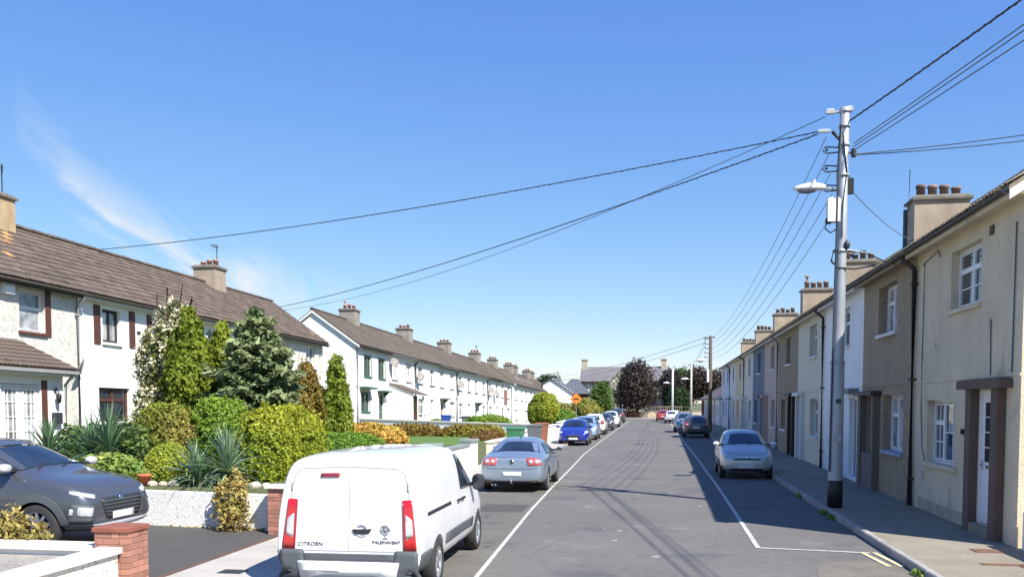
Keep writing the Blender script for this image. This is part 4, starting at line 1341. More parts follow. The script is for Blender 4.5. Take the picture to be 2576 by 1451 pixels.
LM_LIME = leaf_mat('leaf_lime', (.235, .305, .026), hue=(.37, .37, .035), tone=.40)
LM_DOME = leaf_mat('leaf_yellow_green', (.33, .37, .04), hue=(.24, .30, .035), tone=.38)
LM_GREEN = leaf_mat('leaf_mid_green', (.12, .225, .022), hue=(.24, .34, .04), tone=.42)
LM_OLIVE = leaf_mat('leaf_olive', (.23, .265, .035), hue=(.32, .25, .07), tone=.40)
LM_CONI = leaf_mat('leaf_conifer_yellow', (.145, .205, .018), hue=(.24, .27, .025), tone=.40)
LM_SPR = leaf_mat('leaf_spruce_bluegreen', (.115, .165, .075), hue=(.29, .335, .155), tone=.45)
LM_BRN = leaf_mat('leaf_brown_conifer', (.26, .17, .035), hue=(.15, .18, .03), tone=.42)
LM_CYP = leaf_mat('leaf_cypress', (.17, .24, .022), hue=(.27, .31, .035), tone=.40)
LM_GOLD = leaf_mat('leaf_gold', (.58, .36, .08), hue=(.46, .38, .07), tone=.35)
LM_RED = leaf_mat('leaf_redbrown', (.20, .115, .03), hue=(.34, .30, .045), tone=.45)
LM_DRY = leaf_mat('leaf_dry_yellow', (.44, .33, .10), hue=(.24, .23, .06), tone=.42)
LM_WSH = leaf_mat('leaf_grey_green', (.17, .18, .055), hue=(.09, .13, .03), tone=.40)
LM_FLO = leaf_mat('flower_cream', (.70, .66, .46), tone=.22, trans=.2)
LM_YUC = mat('leaf_sword', (.115, .20, .10), .42, .1, 2, rand=.35, trans=.18, spec=.5)
LM_YUC2 = mat('leaf_sword_pale', (.21, .30, .17), .42, .1, 2, rand=.35, trans=.18, spec=.5)
LM_PUR = leaf_mat('leaf_purple', (.038, .026, .024), hue=(.075, .062, .045), tone=.5, trans=.2)
LM_TREE = leaf_mat('leaf_tree_green', (.085, .15, .025), hue=(.14, .20, .03), tone=.45)
LM_DARK = leaf_mat('leaf_dark_green', (.030, .060, .018), hue=(.05, .08, .02), tone=.45)
LM_BEDD = leaf_mat('leaf_bed_dark', (.07, .13, .03), hue=(.24, .29, .08), tone=.45)
LM_BED = leaf_mat('leaf_bed', (.14, .24, .04), hue=(.38, .41, .11), tone=.45)

GZ = .85
bush('lime_hedge', 'big rounded lime yellow hedge behind the white van', 'hedge', (-7.65, 17.5, GZ),
     [((-.10, -.62, .60), (.52, .62, .86), 2.3), ((.02, .30, .68), (.50, .75, .80), 2.5), ((.06, .95, .60), (.44, .55, .78), 2.3)], 52000, .040, LM_LIME,
     depth=.20, rough=.07, seed=3, k=4.5, tint=lambda C, N: .25 + .7 * (C[:, 2] > 1.0) * .6 + .25 * lump(C, 5, 1.2), core=.8, whisk=420)
bush('clipped_hedge', 'olive yellow clipped bush with brownish patches left of the bright green mound', 'hedge', (-10.25, 17.5, GZ), [((-.05, 0, .68), (.56, .60, .86), 2.8), ((.42, .25, .55), (.32, .4, .80), 2.4)], 16000, .038, LM_OLIVE,
     depth=.22, rough=.09, seed=11, tint=lambda C, N: .5 * np.clip(C[:, 0] * 2, 0, 1) + .35 * lump(C, 3, 2), core=.78, whisk=200)
bush('clipped_hedge', 'bright green rounded mound between the olive bush and lime hedge', 'hedge', (-9.35, 18.1, GZ), [((0, 0, .78), (.64, .7, .88), 2.4)], 18000, .042, LM_GREEN,
     depth=.25, rough=.10, seed=14, tint=lambda C, N: np.clip(C[:, 2] - .6, 0, 1) * .8, core=.75, whisk=260)
bush('dome_bush', 'small smooth yellow-green dome bush next to the terracotta pot', 'bush', (-9.40, 16.05, GZ), [((0, 0, .26), (.46, .46, .52), 2.1)], 9000, .032, LM_DOME,
     depth=.12, rough=.03, seed=21, zmin=.0, tint=lambda C, N: .3 + .3 * lump(C, 3, 3), core=.86)
# tall plants behind
bush('flowering_shrub', 'tall shrub covered in cream white blossom beside the white house', 'shrub', (-13.1, 22.0, GZ),
     [((0, 0, 1.1), (.80, .7, 1.2), 2.2), ((.05, .1, 2.5), (.72, .65, 1.1), 2.2), ((.40, .1, 3.45), (.40, .45, .80), 2.0)], 9000, .075, LM_WSH, depth=.40, rough=.20, seed=31, core=.5)
fl = [o for o in COL.objects if o.name == 'flowering_shrub'][0]
C, Nn, L_ = blob_points([((0, 0, 1.1), (.84, .74, 1.22), 2.2), ((.05, .1, 2.5), (.76, .69, 1.12), 2.2), ((.40, .1, 3.45), (.44, .49, .84), 2.0)], 820, .10, .22, 31)
CC = np.repeat(C, 9, 0) + RNG.normal(0, .05, (len(C) * 9, 3)); NN = np.repeat(Nn, 9, 0)
quads_obj('blossom', leaf_quads(CC, NN, .055, 1.0, .8), LM_FLO, fl, .5 + RNG.normal(0, .2, len(CC)))
b = MB()
for i in range(9):
    a = i * .8
    b.tube([(.3 * math.cos(a) + .3, .3 * math.sin(a), 3.4), (.45 + .5 * math.cos(a), .4 * math.sin(a), 4.3 + .12 * (i % 4))], .012, 5)
b.build('twig', M_BARK, fl)


def conifer(name, label, P, h, r, n, m, z0=.0, seed=1, lean=0.0, group=None, tint=None, shape=.75, flame=True, size=.062, trunk=True, bare=0, spires=((0, 0, 1, 1),)):
    """upright conifer: many small flame-like sprays standing round a tapered core"""
    root = empty(name, P, label, 'conifer', group)
    r_ = np.random.default_rng(seed)
    ns = int(90 * h * r * 2)
    Cs, Us, Ns = [], [], []
    for i in range(ns):
        t = r_.random() ** 1.15
        sx_, sy_, sh_, sr_ = spires[i % len(spires)]
        rad = r * sr_ * min(1.0, (.55 + 1.8 * t)) * (1 - t ** 2.2) ** shape * (1 + .16 * math.sin(i * 1.7))
        a = r_.uniform(0, 2 * math.pi)
        z = z0 + (h * sh_ - z0) * t * .96
        d = np.array([math.cos(a), math.sin(a), 0])
        c = d * rad * r_.uniform(.72, 1.06) + np.array([lean * t + sx_, sy_, z])
        L = .34 * (1 - .45 * t) * r_.uniform(.7, 1.3)
        m_ = int(n / ns)
        s = r_.random((m_, 1))
        axis = unit(np.array([d[0] * .35, d[1] * .35, 1.0]))
        wdt = .085 * (1 - .6 * s) * (r / .55) ** .3
        p = c + axis * (s - .3) * L + r_.normal(0, 1, (m_, 3)) * wdt
        Cs.append(p); Us.append(np.repeat(axis[None], m_, 0)); Ns.append(np.repeat(d[None], m_, 0) + [0, 0, .25])
    C, U, Nn = np.concatenate(Cs), np.concatenate(Us), np.concatenate(Ns)
    L_ = lump(C, seed, 2.0)
    Q = leaf_quads(C, unit(Nn), size, 1.5, .55, U)
    quads_obj('foliage', Q, m, root, .5 + .25 * L_ + r_.normal(0, .18, len(C)), None if tint is None else np.clip(tint(C) + r_.normal(0, .15, len(C)), 0, 1))
    b = MB(); b.tube([(0, 0, -.1), (0, 0, z0 + .2), (lean * .5, 0, h * .6), (lean, 0, h * .9)], .07, 8, r2=.02)
    for i in range(bare):
        a = i * 2 * math.pi / max(1, bare) + .4
        b.tube([(0, 0, .25), (.22 * math.cos(a), .22 * math.sin(a), .7), (.42 * math.cos(a), .42 * math.sin(a), z0 + .5)], .035, 6, r2=.012)
    b.build('trunk', M_BARKR, root)
    b = MB(); b.lathe([(.02, z0 + .1), (r * .55, z0 + (h - z0) * .12), (r * .5, z0 + (h - z0) * .35), (r * .36, z0 + (h - z0) * .65), (r * .1, h * .85), (0, h * .9)], 12)
    b.build('inner_foliage', m, root)
    return root


conifer('conifer', 'broad yellow-green conifer with bare reddish stems left of the spruce', (-11.85, 21.2, GZ), 3.95, .56, 48000, LM_CONI, 1.55, 41, bare=7, spires=((0, 0, 1, .72), (-.30, .1, .86, .55), (.26, -.1, .93, .55), (.05, -.28, .80, .55), (-.12, -.2, .70, .6)), tint=lambda C: .25 + .35 * lump(C, 8, 1.5))
conifer('conifer', 'shorter yellow-green conifer leaning against the broad one, before the spruce', (-11.25, 21.9, GZ), 3.6, .40, 28000, LM_CONI, 1.3, 43, spires=((0, 0, 1, .8), (.2, -.1, .88, .6), (-.16, .05, .93, .6)), tint=lambda C: .45 + .35 * lump(C, 9, 1.5))
conifer('cypress_tree', 'pointed green cypress in front of the white gable', (-10.75, 29.0, GZ), 3.2, .45, 30000, LM_CYP, .1, 47, shape=.62, spires=((0, 0, 1, .85), (.22, -.1, .72, .6), (-.2, -.1, .62, .65)), tint=lambda C: .3 + .35 * lump(C, 4, 2))
conifer('cypress_tree', 'small bushy cypress at the left foot of the pointed one', (-11.55, 29.4, GZ), 2.05, .42, 16000, LM_CYP, .1, 49, shape=.6, tint=lambda C: .35 + .3 * lump(C, 4, 2))
conifer('conifer', 'browning orange conifer right of the blue-green spruce', (-10.65, 26.0, GZ), 2.75, .50, 14000, LM_BRN, .15, 53, shape=.6, tint=lambda C: .3 + .5 * lump(C, 2, 2))


def spruce(label, P, h, r, seed):
    root = empty('spruce_tree', P, label, 'conifer')
    r_ = np.random.default_rng(seed)
    Cs, Us, Ns = [], [], []
    br = MB()
    br.tube([(0, 0, -.1), (0, 0, h * .5), (0.02, 0, h * .97)], .11, 8, r2=.02)
    tiers = 13
    for t in range(tiers):
        f = t / (tiers - 1)
        z = .75 + (h - 1.05) * f
        R_ = r * (1 - f) ** .62 * (1.0 if t > 1 else .80) * (1 + .13 * math.sin(t * 2.3)) + .12
        nb = max(5, int(13 * (1 - .5 * f)))
        for j in range(nb):
            a = 2 * math.pi * (j + .5 * (t % 2)) / nb + r_.uniform(-.22, .22)
            L = R_ * r_.uniform(.62, 1.15)
            d = np.array([math.cos(a), math.sin(a), 0.0])
            drop = r_.uniform(-.02, .16)
            tip = d * L + np.array([0, 0, z + drop])
            br.tube([(0, 0, z - .1), tuple(d * L * .55 + np.array([0, 0, z - .12])), tuple(tip - d * .1)], .022, 5, caps=False, r2=.006)
            m_ = int(190 * (L / r) + 60)
            s = r_.random((m_, 1)) ** .6
            side = np.cross(d, [0, 0, 1.0])
            w = .30 * (1.15 - .75 * s) * (.55 + .45 * (1 - f)) * L / max(R_, .3)
            off = r_.normal(0, 1, (m_, 1)) * w
            p = d * L * s + np.array([0, 0, z - .12]) + np.array([0, 0, drop + .12]) * s ** 2 + side * off + r_.normal(0, .045, (m_, 3)) + np.array([0, 0, -.12]) * np.abs(off) / .3
            ax = unit(d * .8 + side * np.sign(off) * .5 + np.array([0, 0, .25]))
            Cs.append(p); Us.append(ax); Ns.append(np.repeat(np.array([[d[0] * .35, d[1] * .35, 1.0]]), m_, 0))
    br.build('trunk', M_BARK, root)
    C, U, Nn = np.concatenate(Cs), np.concatenate(Us), unit(np.concatenate(Ns))
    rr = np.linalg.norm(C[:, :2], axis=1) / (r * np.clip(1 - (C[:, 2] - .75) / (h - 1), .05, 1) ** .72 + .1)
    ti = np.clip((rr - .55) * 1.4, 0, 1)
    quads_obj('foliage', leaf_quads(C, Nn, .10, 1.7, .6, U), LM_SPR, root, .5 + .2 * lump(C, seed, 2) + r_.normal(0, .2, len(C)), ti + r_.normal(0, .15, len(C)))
    return root


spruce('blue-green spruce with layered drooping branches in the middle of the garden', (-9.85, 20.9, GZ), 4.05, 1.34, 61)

sw_me = {}


def sword(L, wd, m, droop):
    key = (round(L, 2), m.name, round(droop, 2))
    if key in sw_me: return sw_me[key]
    vs, fs = [], []
    n = 6
    for i in range(n + 1):
        t = i / n
        w = wd * (.55 + .9 * t if t < .35 else .865 * (1 - ((t - .35) / .65) ** 1.8) + .02) / 1.0
        x = L * t
        z = -droop * L * t ** 2.4
        vs += [(x, -w / 2, z + .25 * w), (x, 0, z), (x, w / 2, z + .25 * w)]
    for i in range(n):
        for j in range(2):
            fs.append((3 * i + j, 3 * i + j + 1, 3 * i + j + 4, 3 * i + j + 3))
    b = MB(); b.add(vs, fs, True)
    sw_me[key] = b.mesh('leaf', m)
    return sw_me[key]


def cordyline(label, P, h, L, n, m, seed, group='spiky sword-leaved plants along the garden bed', trunk=.3):
    root = empty('spiky_plant', P, label, 'plant', group)
    r_ = random.Random(seed)
    MB().tube([(0, 0, -.1), (.02, 0, trunk * .6), (0, 0, trunk)], .05, 7, r2=.035).build('stem', M_BARK, root)
    ms = [sword(L * k, .05, m, d) for k in (1.0, .82) for d in (.10, .35, .55)]
    for i in range(n):
        f = (i + .5) / n
        el_ = R(88 - 88 * f ** 1.1) + r_.uniform(-.15, .15)
        a = i * 2.39996 + r_.uniform(-.2, .2)
        idx = (0 if f < .45 else 1 if f < .75 else 2) + (3 if r_.random() < .4 else 0)
        o = bpy.data.objects.new('leaf', ms[idx]); COL.objects.link(o); o.parent = root
        o.location = (0, 0, trunk + .05 - .12 * f)
        o.rotation_euler = (r_.uniform(-.2, .2), -el_, a)
        s = r_.uniform(.8, 1.12); o.scale = (s, s, s)
    return root


cordyline('dark green spiky plant in front of the porch door', (-12.2, 16.3, GZ), 1.4, .85, 90, LM_YUC, 1, trunk=.50)
cordyline('large spiky plant with long blades below the white flowering shrub', (-10.85, 16.3, GZ), 1.5, 1.0, 120, LM_YUC, 2, trunk=.55)
cordyline('spiky plant crowded behind the long bladed one near the porch corner', (-11.45, 16.6, GZ), 1.3, .85, 90, LM_YUC, 3, trunk=.5)
cordyline('blue-green spiky rosette between dome bush and tall pale rosette', (-8.62, 15.6, GZ), .85, .68, 80, LM_YUC2, 4, trunk=.20)
cordyline('tall pale spiky plant in front of the lime hedge', (-7.95, 15.6, GZ), 1.0, .90, 110, LM_YUC2, 5, trunk=.28)
cordyline('dark low spiky plant spilling over the driveway wall', (-8.42, 15.38, GZ - .05), .6, .55, 46, LM_YUC, 6, trunk=.16)

bush('mixed_bed', 'leafy green flower bed plants with pale tips beside the dark crossover car', 'plant', (-10.3, 15.85, GZ), [((.1, -.1, .16), (.55, .28, .40), 2.2), ((-.5, -.05, .18), (.5, .28, .36), 2.2), ((.55, -.15, .06), (.35, .2, .24), 2.0)], 5200, .075, LM_BED,
     depth=.5, rough=.25, seed=71, tint=lambda C, N: .35 + .5 * lump(C, 6, 4))
bush('mixed_bed', 'low leafy plants at the left end of the flower bed', 'plant', (-11.9, 15.8, GZ), [((0, -.1, .14), (.7, .28, .34), 2.2)], 3600, .075, LM_BED, depth=.5, rough=.25, seed=72, tint=lambda C, N: .25 + .5 * lump(C, 6, 4))
bush('leafy_shrub', 'dark leafy shrub behind the spiky plants in front of the porch', 'shrub', (-12.3, 17.6, GZ), [((0, 0, .45), (.75, .5, .62), 2.2), ((.9, .1, .5), (.6, .5, .62), 2.2)], 7000, .07, LM_BEDD, depth=.5, rough=.25, seed=75, tint=lambda C, N: .2 + .5 * lump(C, 6, 4))
bush('leafy_shrub', 'leafy shrub with pale tips between the long bladed plant and the olive bush', 'shrub', (-10.55, 16.7, GZ), [((0, 0, .4), (.45, .35, .55), 2.2)], 3600, .065, LM_BEDD, depth=.5, rough=.25, seed=76, tint=lambda C, N: .35 + .5 * lump(C, 6, 4))
bush('dry_shrub', 'straw yellow wiry shrub growing against the white driveway wall', 'shrub', (-7.42, 14.72, .12), [((0, 0, .42), (.34, .26, .50), 2.0), ((.08, 0, .80), (.20, .2, .30), 2.0), ((-.14, .0, .66), (.24, .2, .24), 2.0)], 2300, .042, LM_DRY, depth=.75, rough=.28, seed=81, asp=1.6,
     tint=lambda C, N: .25 + .5 * lump(C, 3, 4))
bush('dry_shrub', 'golden wiry shrub in front of the dark crossover car wheel', 'shrub', (-8.2, 10.28, .2), [((0, 0, .42), (.36, .22, .42), 2.0), ((-.30, 0, .50), (.25, .2, .34), 2.0), ((.26, 0, .40), (.22, .2, .30), 2.0), ((-.62, .05, .42), (.3, .2, .40), 2.0)], 4200, .036, LM_DRY, depth=.75, rough=.30, seed=82, asp=1.7, up=(0, 0, .8),
     tint=lambda C, N: .25 + .45 * lump(C, 3, 4))
bush('gold_shrub', 'glowing golden orange low shrub beyond the lime hedge', 'shrub', (-10.25, 31.0, .8), [((-.1, 0, .40), (1.25, .9, .52), 2.2), ((.75, .1, .32), (.62, .7, .40), 2.2)], 12000, .06, LM_GOLD, depth=.4, rough=.13, seed=91, asp=1.7, tint=lambda C, N: .3 + .4 * lump(C, 3, 2))
bush('low_hedge', 'low dark green ground cover between the lime hedge and the golden shrub', 'hedge', (-9.4, 24.6, .8), [((0, 0, .25), (1.5, 2.2, .50), 2.5)], 11000, .06, LM_GREEN, depth=.3, rough=.15, seed=93, core=.75)
bush('beech_hedge', 'red-brown hedge with yellow patches crossing the garden', 'hedge', (-9.75, 40.2, .55), [((-1.5, 0, .38), (1.6, .5, .46), 3.0), ((1.5, -.3, .38), (1.5, .5, .46), 3.0)], 14000, .065, LM_RED, depth=.25, rough=.08, seed=95,
     tint=lambda C, N: np.clip((C[:, 0] + .8) * .35, .15, .85) * .9 + .3 * lump(C, 7, 3), core=.8, whisk=200)
bush('beech_hedge', 'brown hedge returning along the street wall to the crossing hedge', 'hedge', (-7.1, 37.3, .5), [((0, 0, .25), (.42, 2.9, .42), 3.2)], 8000, .06, LM_RED, depth=.25, rough=.08, seed=96, core=.8)
lawn = MB(); lawn.box(-13, -6.75, 31.8, 39.6, .80, .872)
structure(lawn, 'lawn', mat('lawn_grass', (.085, .16, .025), .95, .2, 2, .8, 60, fine=.2))
bush('round_tree', 'golden green round clipped tree above the white street wall', 'tree', (-7.85, 62, .35), [((.12, 0, 1.7), (.98, 1.0, 1.05), 2.4), ((-.55, .1, 1.35), (.55, .9, .95), 2.2)], 12000, .085, LM_DOME, depth=.25, rough=.10, seed=101, tint=lambda C, N: .35 - .5 * C[:, 0] + .2 * lump(C, 3, 2), core=.75)
bush('low_bush', 'flat spreading green bush inside the white wall', 'bush', (-10.6, 55.5, .55), [((0, 0, .5), (1.6, .9, .55), 2.2)], 5000, .09, LM_GREEN, depth=.3, rough=.15, seed=103, tint=lambda C, N: .4 + .3 * lump(C, 3, 2), core=.7)
bush('low_bush', 'small round bush by the white terrace doors', 'bush', (-14.2, 56.5, .6), [((0, 0, .35), (.5, .5, .42), 2.2)], 1600, .08, LM_OLIVE, depth=.3, rough=.15, seed=104)
bush('garden_bushes', 'large loose olive green bushes under the orange road sign', 'bush', (-7.9, 90, .3), [((-1.2, 0, .8), (1.4, 1.5, 1.2), 2.2), ((.8, 0, 1.0), (1.6, 1.5, 1.35), 2.2), ((2.0, .5, .7), (.9, 1.2, .9), 2.2)], 12000, .14, LM_OLIVE, depth=.4, rough=.22, seed=105,
     tint=lambda C, N: .35 + .5 * lump(C, 3, 1.6), core=.65)
bush('garden_bushes', 'low green bush on the near side of the olive bushes behind the blue cars', 'bush', (-8.4, 80, .2), [((0, 0, .6), (1.3, 1.4, .9), 2.2)], 5000, .12, LM_GREEN, depth=.4, rough=.2, seed=106, core=.65)


def tree(name, label, P, crowns, trunk_h, tr, n, size, m, seed, group=None, tint=None, core=None):
    root = empty(name, P, label, 'tree', group)
    C, Nn, L_ = blob_points(crowns, n, .55, .26, seed, 3.2)
    # gather leaves into clumps so that sky shows between them
    r_ = np.random.default_rng(seed)
    Cn, Nn2 = [], []
    idx = r_.choice(len(C), len(C) // 14, replace=False)
    cc = C[idx]
    rep = 14
    C2 = np.repeat(cc, rep, 0) + r_.normal(0, size * 2.0, (len(cc) * rep, 3)) * [1, 1, .75]
    N2 = np.repeat(Nn[idx], rep, 0)
    quads_obj('crown', leaf_quads(C2, N2, size, 1.3, .8), m, root, .5 + .25 * np.repeat(L_[idx], rep) + np.repeat(r_.normal(0, .12, len(cc)), rep) + r_.normal(0, .15, len(C2)),
              None if tint is None else np.clip(tint(C2) + r_.normal(0, .15, len(C2)), 0, 1))
    b = MB(); b.tube([(0, 0, -.2), (.04, 0, trunk_h * .5), (0, 0, trunk_h)], tr, 9, r2=tr * .7)
    for i, (c, r, pw) in enumerate(crowns):
        for k in range(4):
            a = k * 1.6 + i
            e = (c[0] + r[0] * .6 * math.cos(a), c[1] + r[1] * .6 * math.sin(a), c[2] + r[2] * .35 * (k - 1))
            b.tube([(0, 0, trunk_h * .85), (e[0] * .5, e[1] * .5, (trunk_h + e[2]) / 2 + .2), e], tr * .42, 6, r2=tr * .1)
    b.build('trunk', M_BARK, root)
    return root


tree('purple_tree', 'large purple-leaved tree in front of the stone building at the street end', (-2.85, 136.6, .1), [((-.1, 0, 5.2), (2.7, 2.6, 3.1), 2.0), ((-1.2, 0, 3.2), (2.3, 2.2, 1.7), 2.0), ((1.0, .3, 3.6), (1.9, 2.0, 1.8), 2.0), ((-.1, 0, 7.4), (1.4, 1.4, 1.2), 2.0)], 2.0, 0.20, 19000, .21, LM_PUR, 111, tint=lambda C: .3 + .4 * lump(C, 3, 1))
tree('young_tree', 'slender young bright green tree left of the purple tree', (-7.2, 118, 0), [((0, 0, 2.9), (1.15, 1.1, 1.6), 2.0), ((.1, 0, 4.0), (.75, .75, .9), 2.0), ((.3, 0, 1.9), (.9, .9, .9), 2.0)], 1.4, .09, 9000, .16, LM_TREE, 113)
tree('street_tree', 'dark purple tree just right of the stone building', (2.75, 148, 0), [((0, 0, 4.4), (1.7, 1.6, 2.9), 2.0), ((-.6, 0, 6.0), (1.1, 1.1, 1.5), 2.0)], 2, .18, 11000, .2, LM_PUR, 115)
tree('street_tree', 'bright green tree between the two pale lamp poles', (4.2, 152, 0), [((0, 0, 5.6), (2.0, 1.8, 2.6), 2.0), ((.3, 0, 3.4), (1.7, 1.6, 1.6), 2.0)], 2.4, .2, 11000, .2, LM_TREE, 117)
tree('street_tree', 'dark wide purple tree behind the wooden lamp pole', (8.0, 150, 0), [((-1.2, 0, 5.6), (2.2, 2.0, 2.5), 2.0), ((1.6, 0, 5.4), (2.2, 2.0, 2.3), 2.0)], 2.6, .22, 14000, .2, LM_PUR, 119, tint=lambda C: .3 + .4 * lump(C, 3, 1))
tree('street_tree', 'dark green tree low behind the brick shed at the right street end', (3.4, 142, 0), [((0, 0, 2.6), (1.6, 1.5, 2.3), 2.0)], 1.2, .14, 7000, .17, LM_DARK, 121)
tree('distant_tree', 'dark green tree top above the far left roofs', (-19.8, 165, -1), [((0, 0, 6.4), (2.2, 2, 2.2), 2.0)], 3, .2, 6000, .22, LM_DARK, 123)
tree('distant_tree', 'pale green tree showing over the ridge behind the second chimney of the white terrace', (-27.5, 98, 0), [((0, 0, 6.6), (1.4, 1.4, 1.6), 2.0)], 4, .15, 4000, .16, LM_TREE, 125)
tree('distant_tree', 'tree top showing over the ridge near the third chimney of the white terrace', (-26.5, 112, 0), [((0, 0, 6.3), (1.2, 1.2, 1.3), 2.0)], 4, .15, 3500, .16, LM_DARK, 127)
b = None
# tufts of weeds along the right kerb
for i, (x, y, s_) in enumerate([(3.64, 20.0, .13), (3.63, 19.2, .09), (3.66, 13.05, .10), (3.66, 23.5, .06)]):
    C = RNG.normal(0, 1, (160, 3)) * [s_ * .35, s_ * 1.1, .015] + [0, 0, .03]
    Q = leaf_quads(C, np.tile([[0, 0, 1.0]], (160, 1)), .05, 1.8, .9, np.tile([[0, 0, 1.0]], (160, 1)))
    o = quads_obj('weed_tuft', Q, LM_BED, None, RNG.random(160), RNG.random(160) * .5); o.location = (x, y, .0)
    o['kind'] = 'stuff'
C = np.stack([RNG.uniform(-12, -6.9, 900), RNG.uniform(14.86, 14.98, 900), RNG.uniform(.12, .17, 900)], 1)
Q = leaf_quads(C, np.tile([[0, -.5, 1.0]], (900, 1)), .05, 1.4, .9)
o = quads_obj('dry_weeds', Q, LM_DRY, None, RNG.random(900), RNG.random(900) * .6); o['kind'] = 'stuff'

# ------------------------------------------------------------------ vehicles


def loft(st):
    """closed body from sections (x, lean, z bottom, z shoulder, z top, half width, roof half width)"""
    b = MB(); rings = []
    for (x, ln, zb, zs, zt, ws, wt) in st:
        d = zt - zs
        h = [(0, zb), (ws * .80, zb), (ws * .955, zb + .08), (ws, zb + .42 * (zs - zb)), (ws * .992, zb + .74 * (zs - zb)), (ws * .955, zs),
             ((ws * .955 + wt) / 2 + .018, zs + .5 * d), (wt, zt - min(.085, .35 * d)), (wt * .74, zt - min(.026, .1 * d)), (0, zt)]
        ring = [(x + ln * (z - zb), -y, z) for y, z in h] + [(x + ln * (z - zb), y, z) for y, z in h[-2:0:-1]]
        rings.append(ring)
    n = len(rings[0])
    vs = [p for r in rings for p in r]
    fs = [(i * n + k, (i + 1) * n + k, (i + 1) * n + (k + 1) % n, i * n + (k + 1) % n) for i in range(len(rings) - 1) for k in range(n)]
    fs += [tuple(range(n)), tuple(range((len(rings) - 1) * n, len(rings) * n))[::-1]]
    b.add(vs, fs, True)
    return b.mesh('body', None, True)


